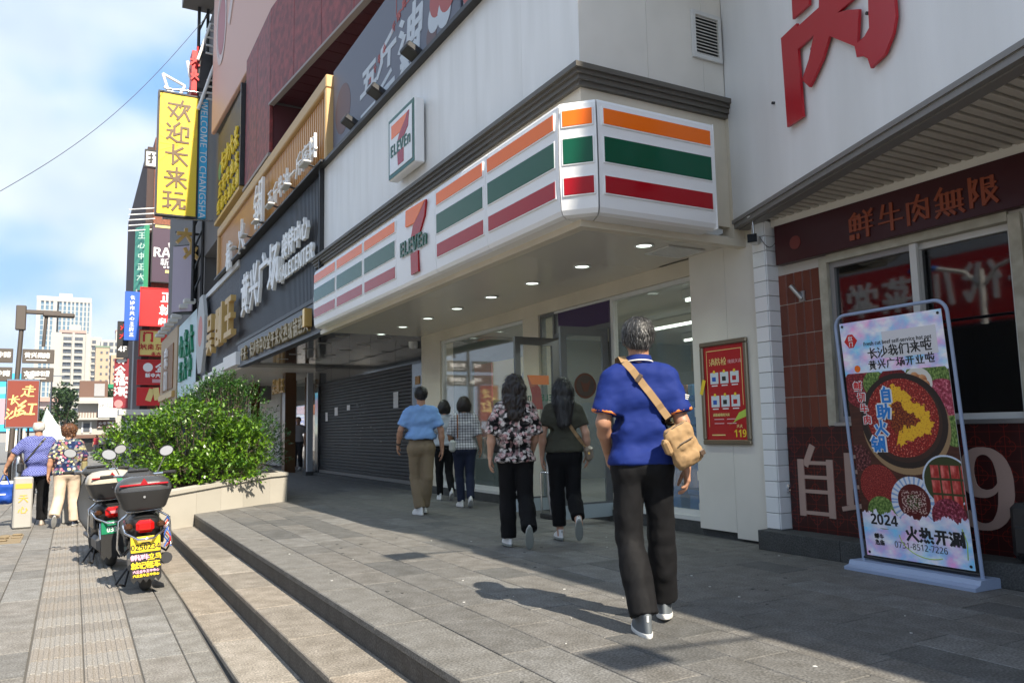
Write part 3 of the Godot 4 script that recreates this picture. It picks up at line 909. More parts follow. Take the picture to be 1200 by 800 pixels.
	for i in 4:
		var pl := thing("pendant_lamp", ["small dark pendant lamp nearest the window pier", "second small pendant lamp from the window pier", "third small pendant lamp from the window pier", "fourth small pendant lamp from the window pier"][i], "lamp", Vector3(8.2, 2.1, -6.0 - i * 0.42), 0.0, "pendant lamps in the store")
		put("shade", lathem([Vector2(0.02, 0.09), Vector2(0.05, 0.05), Vector2(0.075, -0.07), Vector2(0.07, -0.072)], Vector3.ZERO, Vector3.DOWN, 12), M.plastic_grey, pl)
		put("cord", tubem([Vector3(0, 0.05, 0), Vector3(0, 0.77, 0)], 0.006, 5), M.black, pl)
	var ub := thing("umbrella_rack", "steel rack of folded umbrellas beside the right door leaf", "rack", Vector3(5.25, 0.0, -8.30))
	put("frame", tubem([Vector3(-0.2, 0.55, -0.12), Vector3(0.2, 0.55, -0.12), Vector3(0.2, 0.55, 0.12), Vector3(-0.2, 0.55, 0.12), Vector3(-0.2, 0.55, -0.12)], 0.012, 6), M.chrome, ub)
	put("base_tray", boxm(Vector3(-0.22, 0.0, -0.14), Vector3(0.22, 0.06, 0.14), 0.01), M.plastic_black, ub)
	for i in 6:
		put("umbrella", tubem([Vector3(-0.16 + i * 0.064, 0.05, 0.03), Vector3(-0.16 + i * 0.064, 0.3, 0.0), Vector3(-0.17 + i * 0.068, 0.82, -0.02)], [0.008, 0.028, 0.012], 7), M.aluminium if i % 2 == 0 else M.plastic_grey, ub)
	for sx in [-0.2, 0.2]:
		for sz in [-0.12, 0.12]:
			put("leg", tubem([Vector3(sx, 0.02, sz), Vector3(sx, 0.55, sz)], 0.011, 6), M.chrome, ub)

# ------------------------------------------------------------ canopy sign over the porch
func px_poly(list: Array, at: float) -> PackedVector2Array:        # picture points on the plane x = at, as (z, y)
	var p := PackedVector2Array()
	for i in range(0, list.size(), 2):
		var q := on_x(list[i], list[i + 1], at)
		p.append(Vector2(q.z, q.y))
	return p

func canopy_sign() -> void:
	var s := thing("canopy_sign", "white wraparound shop canopy sign with orange green and red stripes", "sign")
	var prof := [[-0.24, 2.795], [-0.06, 2.795], [-0.02, 2.812], [0.0, 2.85], [0.012, 3.05], [0.016, 3.3], [0.012, 3.55], [0.0, 3.735], [-0.015, 3.762], [-0.05, 3.772], [-0.24, 3.772]]
	# plan of the outer face, as left end, right end and the outward direction
	var segs := []
	var cuts := [-12.92, -11.63, -10.33, -9.07, -7.86, -6.63, -5.315]
	for i in 6:
		segs.append([Vector3(3.44, 0, cuts[i]), Vector3(3.44, 0, cuts[i + 1]), Vector3(-1, 0, 0), Vector3(-1, 0, 0), Vector3(-1, 0, 0)])
	var dg := Vector3(-1, 0, 1).normalized()
	segs[5][4] = (Vector3(-1, 0, 0) + dg).normalized() * 1.05
	segs.append([Vector3(3.44, 0, -5.31), Vector3(3.655, 0, -5.085), dg, segs[5][4], (dg + Vector3(0, 0, 1)).normalized() * 1.05])
	segs.append([Vector3(3.66, 0, -5.08), Vector3(4.92, 0, -5.08), Vector3(0, 0, 1), segs[6][4], Vector3(0, 0, 1)])
	for i in segs.size():
		var g: Array = segs[i]
		var along: Vector3 = (g[1] - g[0]).normalized()
		var sh := Shape.new()
		var rs := []
		for e in 2:
			var ring := PackedVector3Array()
			var o: Vector3 = g[e] + along * (0.003 if e == 0 else -0.003)
			for p in prof:
				ring.append(o + g[3 + e] * p[0] + Vector3(0, p[1], 0))
			rs.append(ring)
		# flat-shaded strips keep the edges crisp
		for j in prof.size() - 1:
			sh.quad(rs[0][j], rs[1][j], rs[1][j + 1], rs[0][j + 1])
		var poly := PackedVector2Array()
		for e in 2:
			var mid: Vector3 = (rs[e][0] + rs[e][prof.size() - 1]) * 0.5
			for j in prof.size() - 1:
				if e == 0: sh.tri(rs[e][j], rs[e][j + 1], mid)
				else: sh.tri(rs[e][j + 1], rs[e][j], mid)
		var pan := put("sign_panel", sh.done(), M.white_gloss, s)
		if i == 3: continue
		var len: float = (g[1] - g[0]).length()
		var m0: float = 0.055 if i < 6 else 0.05
		if i == 6: m0 = 0.03
		for st in [["orange_gloss", 3.548, 3.682], ["green_gloss", 3.228, 3.442], ["red_gloss", 2.968, 3.112]]:
			var n: Vector3 = g[2]
			var base: float = 0.017 if st[0] != "red_gloss" else 0.013
			var o: Vector3 = g[0] + n * base + along * m0
			var w := len - m0 * (2.0 if i != 2 else 1.6)
			var B := Basis(along, UY, along.cross(UY))
			var nn := along.cross(UY)
			var rim := put("stripe_rim", boxm(Vector3(-0.012, st[1] - 0.012, -0.02), Vector3(w + 0.012, st[2] + 0.012, 0.006), 0.004), M.white_gloss, s)
			rim.transform = Transform3D(B, o)
			var sp := put("stripe", boxm(Vector3(0, st[1], 0.002), Vector3(w, st[2], 0.0095), 0.003), M[st[0]], s)
			sp.transform = Transform3D(B, o)
	# the numeral and the word on the white panel
	var x := 3.415
	for q in [["orange_gloss", [475.8, 247.5, 498.4, 233.8, 496.5, 238, 491.5, 249.5, 486, 261.0, 475.4, 266.5], 0.020], ["red_gloss", [499.6, 233.3, 498.0, 252.5, 492.3, 272.5, 482.3, 278.5, 484.5, 265.0, 492.8, 248.0, 497.6, 237.3], 0.022], ["red_gloss", [481.7, 298.0, 490.3, 293.0, 490.9, 317.6, 482.4, 322.3], 0.021]]:
		var sh := Shape.new()
		sh.prism(px_poly(q[1], x), Vector3(3.426, 0, 0), UZ, UY, Vector3(-float(q[2]), 0, 0))
		put("numeral", sh.done(), M[q[0]], s)
	latin("ELEVEn", s, Vector3(3.412, 3.255, -8.47), UZ, UY, 0.175, 0.012, M.green_gloss, true, "lettering", false, 1.02)
	put("end_cap", boxm(Vector3(4.918, 2.80, -5.34), Vector3(4.93, 3.76, -5.07), 0.004), M.white_gloss, s)

func box_sign() -> void:
	var f := 3.52
	var a := on_x(454, 213, f)
	var c := on_x(484, 112, f)
	var s := thing("box_sign", "small white light box sign with green border on the store wall", "sign", Vector3(3.70, (a.y + c.y) * 0.5, (a.z + c.z) * 0.5))
	var hz := (c.z - a.z) * 0.5
	var hy := (c.y - a.y) * 0.5
	put("case", boxm(Vector3(-0.16, -hy, -hz), Vector3(-0.03, hy, hz), 0.012), M.white_gloss, s)
	put("mount", boxm(Vector3(-0.03, -0.3, -0.25), Vector3(0.0, 0.3, 0.25)), M.dark_metal, s)
	put("border", boxm(Vector3(-0.168, -hy + 0.012, -hz + 0.012), Vector3(-0.161, hy - 0.012, hz - 0.012)), M.green_gloss, s)
	put("face", boxm(Vector3(-0.174, -hy + 0.065, -hz + 0.065), Vector3(-0.169, hy - 0.065, hz - 0.065)), M.white_gloss, s)
	for q in [["orange_gloss", [-0.31, 0.33, 0.25, 0.33, 0.21, 0.24, 0.10, 0.13, -0.31, 0.13], 0.004], ["red_gloss", [0.30, 0.335, 0.26, 0.12, 0.12, 0.02, -0.10, 0.02, -0.02, 0.12, 0.19, 0.26, 0.24, 0.335], 0.005], ["red_gloss", [-0.10, -0.14, 0.11, -0.14, 0.11, -0.345, -0.08, -0.345], 0.005]]:
		var pg := PackedVector2Array()
		for i in range(0, q[1].size(), 2): pg.append(Vector2(q[1][i], q[1][i + 1]) * Vector2(0.9 * hz / 0.4, 1.0 * hy / 0.47))
		var sh := Shape.new()
		sh.prism(pg, Vector3(-0.174, 0, 0), UZ, UY, Vector3(-q[2], 0, 0))
		put("numeral", sh.done(), M[q[0]], s)
	latin("ELEVEn", s, Vector3(-0.175, -0.06, 0), UZ, UY, 0.15, 0.006, M.green_gloss, true, "lettering", false, 1.0)

# ------------------------------------------------------------ hotpot restaurant beside the store
func lattice_picture() -> Image:        # printed tile pattern: squares with rounded crosses
	var n := 256
	var im := Image.create_empty(n, n, false, Image.FORMAT_RGB8)
	im.fill(Color(0.19, 0.055, 0.06))
	var red := Color(0.50, 0.14, 0.10)
	for i in n:
		for j in n:
			var u := absf(float(i) / n - 0.5) * 2.0
			var v := absf(float(j) / n - 0.5) * 2.0
			var on := u < 0.022 or v < 0.022 or u > 0.985 or v > 0.985
			var d := 9.0
			for q in [Vector2(0.34, 0.0), Vector2(0.0, 0.34)]:
				var r := Vector2(u, v).distance_to(q)
				if absf(r - 0.34) < 0.020 and (u > 0.30 or v > 0.30): d = 0.0
			if on or d < 0.5: im.set_pixel(i, j, red)
	return im

func restaurant_building() -> void:
	var b := thing("hotpot_restaurant", "restaurant front with slanting white fascia beside the store", "building")
	var a := Vector3(5.38, 0, -5.358)
	var d := Vector3(-0.3516, 0, 0.93615)
	var e := a + d * ((3.70 - 5.38) / -0.3516)
	# overhanging block
	var s := Shape.new()
	s.prism(PackedVector2Array([Vector2(a.x, a.z), Vector2(e.x, e.z), Vector2(3.70, 12.0), Vector2(14.0, 12.0), Vector2(14.0, -5.358)]), Vector3(0, 2.955, 0), Vector3.RIGHT, Vector3.BACK, Vector3(0, 2.72, 0))
	put("fascia", s.done(), M.fascia_white, b)
	bit("added_sun_block", b, M.fascia_white, 4.45, 14.0, 5.68, 12.5, -5.0, 14.0)  # unseen block, added to keep the sun off the canopy sign
	var out := Vector3(-0.93615, 0, -0.3516)
	var flash := Shape.new()
	var len := (e - a).length()
	flash.box(Vector3(0, 0, 0), Vector3(len, 0.035, 0.012))
	flash.box(Vector3(0, -0.045, -0.05), Vector3(len, -0.002, -0.004))
	flash.box(Vector3(0, -0.055, -0.15), Vector3(len, -0.02, -0.055))
	var fo := put("edge_trim", flash.done(), mat("trim_grey", lin(0.22, 0.21, 0.20), 0.5, 0.2), b)
	fo.transform = Transform3D(Basis(d, UY, d.cross(UY)), a + Vector3(0, 2.952, 0) + d * 0.03)
	# metal strips of the soffit
	var rib := mat("soffit_metal", lin(0.52, 0.48, 0.42), 0.5, 0.1)
	var dark := mat("soffit_gap", lin(0.05, 0.045, 0.04), 0.8)
	var z := -5.02
	while z < 0.6:
		var xo := a.x + d.x * (z + 0.03 - a.z) / d.z + 0.17 if z < e.z else 3.87
		if xo < 5.40:
			put("soffit_strip", boxm(Vector3(xo, 2.905, z), Vector3(5.54, 2.935, z + 0.058), 0.006), rib, b)
		z += 0.088
	bit("wall_trim", b, M.cream_panel, 5.47, 5.545, 2.845, 2.92, -4.97, 3.0)
	# white tiled column
	bit("column_core", b, mat("tile_grout", lin(0.30, 0.30, 0.30), 0.9), 5.408, 5.80, 0.0, 2.95, -5.145, -4.993)
	var wt := [mat("tile_white", lin(0.78, 0.79, 0.80), 0.15), mat("tile_white_b", lin(0.73, 0.75, 0.76), 0.15)]
	var front := sized(0.012, 0.131, 0.142, 0.003)
	var side := sized(0.148, 0.131, 0.012, 0.003)
	for k in 20:
		var y := 0.238 + k * 0.137
		put("white_tile", front, wt[(k * 5) % 2], b, Vector3(5.404, y, -5.069))
		put("white_tile", side, wt[(k * 3 + 1) % 2], b, Vector3(5.478, y, -4.989))
	# wall with red tiles either side of the window
	bit("wall_core", b, mat("grout", lin(0.50, 0.47, 0.43), 0.9), 5.552, 5.80, 0.0, 2.955, -4.992, -4.53)
	bit("wall_core", b, M.grout, 5.552, 5.80, 0.0, 2.955, -2.87, 3.0)
	bit("wall_core", b, M.grout, 5.552, 5.80, 0.0, 1.05, -4.53, -2.87)
	bit("wall_core", b, M.grout, 5.552, 5.80, 2.46, 2.955, -4.53, -2.87)
	var rt := [mat("tile_red", lin(0.15, 0.036, 0.018), 0.3), mat("tile_red_b", lin(0.125, 0.031, 0.016), 0.3), mat("tile_red_c", lin(0.17, 0.044, 0.022), 0.3)]
	var tile := sized(0.014, 0.268, 0.084, 0.003)
	for k in 5:
		for q in 5:
			put("red_tile", tile, rt[rng.randi_range(0, 2)], b, Vector3(5.550, 1.175 + k * 0.275, -4.944 + q * 0.090))
		for q in 8:
			put("red_tile", tile, rt[rng.randi_range(0, 2)], b, Vector3(5.550, 1.175 + k * 0.275, -2.79 + q * 0.090))
	# window
	var cream := grained("old_cream", lin(0.50, 0.47, 0.38), 0.7, noise_tex(0.02, Color(0.80, 0.79, 0.77), Color(1, 1, 1), 41, 256, 4), 1.0)
	bit("window_jamb", b, cream, 5.525, 5.66, 1.06, 2.47, -4.525, -4.445)
	bit("window_jamb", b, cream, 5.525, 5.66, 1.06, 2.47, -2.955, -2.875)
	bit("window_head", b, cream, 5.52, 5.66, 2.425, 2.49, -4.444, -2.956)
	bit("window_sill", b, M.aluminium, 5.50, 5.66, 1.055, 1.085, -4.444, -2.956)
	var inner := mat("sash_grey", lin(0.30, 0.30, 0.30), 0.4, 0.5)
	window_unit(b, 5.56, 1.086, 2.424, -4.444, -3.66, 0.045, inner, M.dark_glass)
	window_unit(b, 5.60, 1.086, 2.424, -3.70, -2.956, 0.045, M.white_frame, M.dark_glass)
	bit("mullion", b, M.white_frame, 5.545, 5.575, 1.086, 2.424, -3.70, -3.645)
	# dim dining room behind the glass
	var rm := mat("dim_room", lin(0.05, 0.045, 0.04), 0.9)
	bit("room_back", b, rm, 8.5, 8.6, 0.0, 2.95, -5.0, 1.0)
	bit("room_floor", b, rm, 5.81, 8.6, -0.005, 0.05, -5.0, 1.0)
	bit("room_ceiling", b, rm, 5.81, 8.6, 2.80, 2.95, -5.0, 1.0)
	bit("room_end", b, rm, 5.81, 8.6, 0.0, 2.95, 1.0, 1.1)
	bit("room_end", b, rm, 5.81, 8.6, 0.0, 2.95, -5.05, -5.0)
	# plinth and the printed panel on it
	for k in 6:
		bit("plinth_stone", b, M.plinth_stone, 5.28, 5.56, 0.0, 0.165, -5.14 + k * 0.85, -5.14 + k * 0.85 + 0.846, 0.004)
	var lat := mat("lattice_print", Color.WHITE, 0.35)
	lat.albedo_texture = ImageTexture.create_from_image(lattice_picture())
	lat.uv1_triplanar = true
	lat.uv1_world_triplanar = true
	lat.uv1_scale = Vector3.ONE * (1.0 / 0.20)
	var pan := thing("printed_panel", "dark maroon panel with lattice pattern and large pale lettering below the window", "panel", Vector3(5.525, 0.166, -4.97))
	put("board", boxm(Vector3(0, 0, 0), Vector3(0.022, 0.885, 3.9)), lat, pan)
	var pale := mat("pale_letter", lin(0.40, 0.275, 0.23), 0.5)
	characters("自助", pan, Vector3(0, 0.43, 0.285), UZ, UY, 0.60, Vector3(0, 0, 0.54), 0.11, 0.05, 0.006, pale)
	latin("59/", pan, Vector3(-0.001, 0.44, 1.62), UZ, UY, 0.55, 0.006, pale, true, "lettering", true)
	latin("HELLO", pan, Vector3(-0.001, 0.13, 1.42), UZ, UY, 0.10, 0.004, mat("dim_letter", lin(0.17, 0.07, 0.06), 0.5), false, "lettering", true)
	# sign board over the window
	var sb := thing("restaurant_sign", "dark maroon sign board with brown characters over the restaurant window", "sign", Vector3(5.46, 2.49, -4.93))
	put("board", boxm(Vector3(0, 0, 0), Vector3(0.085, 0.355, 4.2), 0.004), mat("board_maroon", lin(0.040, 0.0045, 0.007), 0.35), sb)
	var rust := mat("rust_letter", lin(0.26, 0.055, 0.020), 0.45)
	var xs := [[1010, 263], [1044, 254], [1076, 245], [1113, 235], [1151, 223]]
	var t := "鮮牛肉無限"
	for i in 5:
		var p := on_x(xs[i][0], xs[i][1], 5.455)
		characters(t[i], sb, p - sb.position, UZ, UY, 0.22, Vector3.ZERO, 0.12, 0.06, 0.006, rust)
	var em := on_x(932, 284, 5.455)
	put("emblem", discm(0.06, 0.004), mat("dim_emblem", lin(0.14, 0.02, 0.015), 0.5), sb, em - sb.position, Vector3(0, -PI / 2, 0))
	# the huge red character on the fascia
	var big := thing("fascia_character", "huge red cut-out character fixed to the slanting white fascia", "sign", a + Vector3(0, 3.0, 0))
	var outl := [
		[265, -90, 372, -70, 370, 30, 275, 115],
		[205, 225, 297, 138, 303, 158, 430, 45, 432, -90, 690, -90, 630, 0, 540, 76, 600, 60, 667, 55, 657, 250, 640, 272, 492, 212, 450, 350, 375, 512, 330, 470, 370, 350, 400, 205, 305, 290, 335, 685, 243, 747],
		[720, -90, 725, 100, 728, 165, 700, 215, 641, 266, 655, 337, 690, 328, 720, 345, 738, 402, 820, 320, 868, 200, 885, 100, 872, -90]]
	for o in outl:
		var pg := PackedVector2Array()
		for i in range(0, o.size(), 2):
			var r := ray(880.0 + o[i] / 5.0, o[i + 1] / 5.0)
			var p := EYE + r * ((a - EYE).dot(out) / r.dot(out))
			pg.append(Vector2((p - big.position).dot(d), p.y - big.position.y))
		var sh := Shape.new()
		sh.prism(pg, out * 0.02, d, UY, out * 0.022)
		put("stroke", sh.done(), M.sign_red, big)
	for q in [[0.95, 0.75], [1.6, 0.9], [2.3, 0.8]]:
		put("stand_off", tubem([Vector3.ZERO, out * 0.024], 0.012, 6), M.dark_metal, big, d * q[0] + Vector3(0, q[1], 0))

# ------------------------------------------------------------ sales centre with the closed shutter
func ribbed_board(called: String, parent: Node, material: Material, x: float, y0: float, y1: float, z0: float, z1: float, pitch: float, deep := 0.02) -> void:
	bit("backing", parent, material, x, x + 0.08, y0, y1, z0, z1)
	var n := int((z1 - z0) / pitch)
	var m := boxm(Vector3(-deep, 0, -pitch * 0.30), Vector3(0.004, y1 - y0, pitch * 0.30), deep * 0.3)
	for i in n:
		put(called, m, material, parent, Vector3(x, y0, z0 + (i + 0.5) * (z1 - z0) / n))

func sales_centre() -> void:
	var b := thing("sales_centre", "dark shop front with a closed roller shutter left of the store", "building")
	var dark := mat("dark_tile", lin(0.022, 0.024, 0.027), 0.10)
	var w0 := -20.6
	# wall over the shutter, made of glossy black panels
	for i in 5:
		for k in 2:
			bit("wall_panel", b, dark, 5.60, 5.70, 2.35 + k * 0.36, 2.70 + k * 0.36, -20.9 + i * 1.5 + 0.004, -19.4 + i * 1.5 - (0.004 if i < 4 else 0.104), 0.003)
	bit("wall_panel", b, dark, 5.60, 5.70, 0.0, 2.345, -14.0, -13.51, 0.003)
	bit("wall_panel", b, dark, 5.60, 5.70, 0.0, 2.345, -20.9, -20.62, 0.003)
	bit("threshold", b, M.plinth_stone, 5.50, 5.72, 0.0, 0.08, -20.9, -13.41)
	# roller shutter
	var slat_m := grained("shutter_metal", lin(0.022, 0.024, 0.028), 0.55, noise_tex(0.01, Color(0.5, 0.5, 0.52), Color(1, 1, 1), 31, 512, 5), 0.5, null, 0.0, 0.1)
	var sl := Shape.new()
	sl.cbox(Vector3(-0.014, 0.004, -3.30), Vector3(0.01, 0.066, 3.30), 0.010)
	var slm := sl.done()
	for k in 31:
		put("shutter_slat", slm, slat_m, b, Vector3(5.655, 0.155 + k * 0.0705, -17.31))
	bit("shutter_back", b, M.black, 5.668, 5.70, 0.08, 2.35, -20.62, -14.0)
	bit("bottom_bar", b, mat("bar_grey", lin(0.16, 0.15, 0.14), 0.6), 5.63, 5.672, 0.081, 0.150, -20.61, -14.01)
	bit("guide_rail", b, M.dark_metal, 5.60, 5.665, 0.08, 2.34, -14.04, -14.005)
	bit("guide_rail", b, M.dark_metal, 5.60, 5.665, 0.08, 2.34, -20.615, -20.58)
	for q in [[-15.1, 1.55, 0.26, 0.32], [-20.0, 1.38, 0.18, 0.22], [-19.2, 1.5, 0.26, 0.20], [-18.2, 1.6, 0.22, 0.12]]:
		bit("paper_notice", b, M.print_white, 5.632, 5.640, q[1], q[1] + q[3], q[0], q[0] + q[2])
	for k in 22:   # torn glue marks
		var y := rng.randf_range(0.75, 1.7)
		var z := rng.randf_range(-18.2, -17.0) + (1.6 if k % 4 == 0 else 0.0)
		bit("paper_scrap", b, M.plastic_grey, 5.633, 5.640, y, y + rng.randf_range(0.01, 0.03), z, z + rng.randf_range(0.04, 0.16))
	bit("small_plate", b, mat("plate_amber", lin(0.45, 0.22, 0.04), 0.5), 5.585, 5.60, 1.95, 2.10, -13.82, -13.62)
	bit("wall_poster", b, mat("poster_blue", lin(0.02, 0.06, 0.13), 0.3), 5.586, 5.60, 1.3, 1.9, -13.92, -13.58)
	# grey corner post
	bit("corner_post", b, mat("post_grey", lin(0.33, 0.34, 0.35), 0.4), 5.36, 5.50, 0.0, 2.66, -20.85, -20.70)
	bit("post_foot", b, M.plinth_stone, 5.30, 5.56, 0.0, 0.10, -20.95, -20.62)
	# glossy dark soffit
	for i in 5:
		bit("soffit_panel", b, dark, 3.72, 5.70, 2.86, 2.92, -20.9 + i * 1.5 + 0.004, -19.4 + i * 1.5 - (0.004 if i < 4 else 0.02))
	for i in 6:
		for k in 2:
			bit("soffit_strip_light", b, M.white_frame, 4.2 + k * 0.8, 4.46 + k * 0.8, 2.850, 2.858, -20.3 + i * 1.2, -20.27 + i * 1.2)
	bit("core_wall", b, M.black, 3.86, 9.0, 2.93, 5.66, -21.3, -13.34)
	# the black ribbed sign
	var s := thing("sales_centre_sign", "black ribbed sign board with white raised characters and latin line", "sign")
	var blk := mat("board_black", lin(0.028, 0.031, 0.037), 0.38, 0.2)
	ribbed_board("rib", s, blk, 3.72, 3.46, 5.66, -21.3, -13.36, 0.10, 0.025)
	bit("edge", s, M.dark_metal, 3.62, 3.80, 3.40, 5.70, -13.36, -13.31)
	bit("bottom_rail", s, M.dark_metal, 3.64, 3.80, 3.38, 3.455, -21.3, -13.365)
	for q in [["黄", -19.80, 4.50], ["兴", -18.75, 4.53], ["广", -17.72, 4.56], ["场", -16.72, 4.60]]:
		characters(q[0], s, Vector3(3.62, q[2], q[1]), UZ, UY, 1.02, Vector3.ZERO, 0.13, 0.10, 0.06, M.white_letter, 0.02)
	bit("divider", s, M.white_letter, 3.61, 3.66, 4.12, 5.0, -16.13, -16.07)
	characters("接待中心", s, Vector3(3.62, 4.80, -15.66), UZ, UY, 0.50, Vector3(0, 0, 0.50), 0.14, 0.11, 0.06, M.white_letter, 0.05)
	latin("SALECENTER", s, Vector3(3.64, 4.30, -14.93), UZ, UY, 0.30, 0.05, M.white_letter, true, "lettering", false, 1.05)
	bit("latin_bracket", s, M.dark_metal, 3.65, 3.70, 4.25, 4.35, -15.9, -14.0)
	# the grey strip below it
	var t := thing("slogan_strip", "slim grey fascia with small gold raised characters under the black sign", "sign")
	bit("board", t, mat("strip_grey", lin(0.065, 0.07, 0.085), 0.4), 3.66, 3.84, 2.80, 3.375, -21.2, -13.36)
	characters("平米 长沙市中心金平米火热现铺热买", t, Vector3(3.63, 3.06, -20.2), UZ, UY, 0.34, Vector3(0, 0, 0.385), 0.14, 0.11, 0.05, mat("old_gold", lin(0.36, 0.27, 0.13), 0.4, 0.4))
	put("lamp_box", boxm(Vector3(3.50, 2.95, -13.95), Vector3(3.64, 3.28, -13.80), 0.01), M.gold, t)

# ------------------------------------------------------------ boards and walls of the upper floors
func board_sign(called: String, label: String, at: Vector3, w: float, h: float, th: float, ux: Vector3, material: Material, rim: Material = null, group := "") -> Node3D:
	# a flat board with a thin frame; its local x runs along ux, its face looks along local z
	var s := thing(called, label, "sign", at, 0.0, group)
	s.basis = Basis(ux, UY, ux.cross(UY))
	put("board", boxm(Vector3(-w * 0.5, -h * 0.5, -th), Vector3(w * 0.5, h * 0.5, 0.0), 0.01), material, s)
	if rim:
		var f := Shape.new()
		f.box(Vector3(-w * 0.5 - 0.05, -h * 0.5 - 0.05, -th), Vector3(w * 0.5 + 0.05, -h * 0.5, 0.03))
		f.box(Vector3(-w * 0.5 - 0.05, h * 0.5, -th), Vector3(w * 0.5 + 0.05, h * 0.5 + 0.05, 0.03))
		f.box(Vector3(-w * 0.5 - 0.05, -h * 0.5, -th), Vector3(-w * 0.5, h * 0.5, 0.03))
		f.box(Vector3(w * 0.5, -h * 0.5, -th), Vector3(w * 0.5 + 0.05, h * 0.5, 0.03))
		put("frame", f.done(), rim, s)
	return s

func upper_signs() -> void:
	# grey-blue billboard over the store
	var bbm := mat("billboard_grey", lin(0.105, 0.115, 0.155), 0.5)
	var s := board_sign("billboard", "grey blue hotpot billboard with white and red characters above the ledge", Vector3(3.74, 6.53, -10.36), 5.12, 1.56, 0.06, UZ, bbm)
	var t := [["五", 432, 92, 0.46], ["斤", 453, 62, 0.48], ["油", 481, 28, 0.50], ["一", 431, 128, 0.40], ["斤", 452, 105, 0.44], ["料", 481, 68, 0.46]]
	var bw := mat("billboard_white", lin(0.50, 0.55, 0.60), 0.5)
	var br := mat("billboard_red", lin(0.38, 0.06, 0.05), 0.5)
	for q in t:
		var p: Vector3 = s.transform.affine_inverse() * on_x(q[1], q[2], 3.74)
		characters(q[0], s, Vector3(p.x, p.y, 0.0), UX * 1.65, UY, q[3], Vector3.ZERO, 0.15, 0.17, 0.004, bw, 0.08)
	characters("楠火锅", s, Vector3(0.78, 0.62, 0.0), UX, UY, 0.28, Vector3(0.36, 0, 0), 0.14, 0.10, 0.004, br)
	var fr := Shape.new()
	fr.box(Vector3(0.5, 0.28, 0), Vector3(1.75, 0.30, 0.004))
	fr.box(Vector3(0.5, 0.30, 0), Vector3(0.52, 0.77, 0.004))
	fr.box(Vector3(1.73, 0.30, 0), Vector3(1.75, 0.77, 0.004))
	put("printed_frame", fr.done(), br, s)
	print_line("五斤牛油一斤底料", s, Vector3(-0.6, -0.16, 0.0), UX, UY, 0.14, Vector2(0.2, 0.07), 0.14, 0.004, br)
	# printed pot and dishes
	put("printed_pot", discm(0.42, 0.004), mat("dish_brown", lin(0.11, 0.05, 0.05), 0.5), s, Vector3(-2.0, -0.1, 0.003))
	for k in 7:
		put("printed_dish", discm(0.16 + 0.04 * (k % 3), 0.004, 20), [M.dish_brown, M.billboard_white, M.billboard_red][k % 3], s, Vector3(1.72 + 0.10 * k, -0.55 + 0.17 * (k % 4) + k * 0.03, 0.003 + k * 0.001))
	var s2 := board_sign("billboard", "pale printed board next to the grey blue billboard above the ledge", Vector3(3.74, 6.53, -6.55), 2.35, 1.56, 0.06, UZ, mat("billboard_pale", lin(0.32, 0.32, 0.34), 0.5))
	for k in 5:
		put("printed_dish", discm(0.18 + 0.05 * (k % 2), 0.004, 20), [M.billboard_red, M.dish_brown, M.billboard_white][k % 3], s2, Vector3(-1.0 + 0.42 * k, -0.5 + 0.2 * (k % 3), 0.003 + k * 0.001))
	# floodlights on the ledge in front of the billboard
	for q in [[406, 163, "black floodlight on the ledge in front of the printed pot"], [437, 128, "black floodlight on the ledge in front of the single stroke character"], [478, 84, "black floodlight on the ledge above the small box sign"]]:
		var p := on_x(q[0], q[1], 3.55)
		var l := thing("floodlight", q[2], "floodlight", Vector3(3.66, 5.735, p.z), 0.0, "floodlights on the ledge")
		put("bracket", boxm(Vector3(-0.02, 0, -0.10), Vector3(0.02, 0.05, 0.10)), M.dark_metal, l)
		var hd := put("housing", boxm(Vector3(-0.20, -0.03, -0.13), Vector3(0.05, 0.07, 0.13), 0.02), M.dark_metal, l, Vector3(0, 0.08, 0), Vector3(0, 0, -0.5))
		put("lens", boxm(Vector3(-0.17, 0.071, -0.11), Vector3(0.03, 0.076, 0.11)), M.far_glass, hd)
	# gold ribbed sign of the hotpot shop upstairs
	var g := thing("gold_sign", "golden ribbed fascia with raised white characters above the black sign", "sign")
	var amber := mat("amber_rib", lin(0.50, 0.235, 0.055), 0.32, 0.35)
	ribbed_board("rib", g, amber, 3.72, 5.80, 7.02, -24.6, -13.08, 0.145, 0.03)
	bit("top_frame", g, mat("tan_frame", lin(0.55, 0.36, 0.16), 0.5), 3.62, 3.84, 7.03, 7.27, -24.75, -12.96, 0.02)
	bit("end_frame", g, M.tan_frame, 3.62, 3.84, 5.74, 7.025, -13.07, -12.96, 0.02)
	bit("end_frame", g, M.tan_frame, 3.62, 3.84, 5.74, 7.025, -24.75, -24.62, 0.02)
	bit("bottom_ledge", g, M.dark_metal, 3.55, 3.84, 5.70, 5.745, -24.75, -13.0)
	for q in [["楠", 269, 300, 0.95], ["火", 284, 276, 1.0], ["锅", 304.5, 240, 1.25]]:
		var p := on_x(q[1], q[2], 3.58)
		characters(q[0], g, p, UZ, UY, q[3] * 0.82, Vector3.ZERO, 0.10, 0.075, 0.05, M.white_letter)
	characters("五斤牛油一斤底料", g, Vector3(3.58, 6.12, -17.05), UZ, UY, 0.44, Vector3(0, 0, 0.50), 0.10, 0.08, 0.04, M.white_letter)
	var names := ["sixth", "fifth", "fourth", "third", "second", "first"]
	for i in 6:
		var l := thing("sign_lamp", "pale strip lamp under the golden fascia, %s from the white wall" % names[i], "lamp", Vector3(3.40, 5.76, -20.6 + i * 1.42), 0.0, "strip lamps under the golden fascia")
		put("housing", boxm(Vector3(-0.07, 0.0, -0.20), Vector3(0.07, 0.045, 0.20), 0.015), M.white_frame, l)
		put("arm", tubem([Vector3(0.05, 0.03, 0), Vector3(0.25, -0.01, 0)], 0.018, 6), M.dark_metal, l)
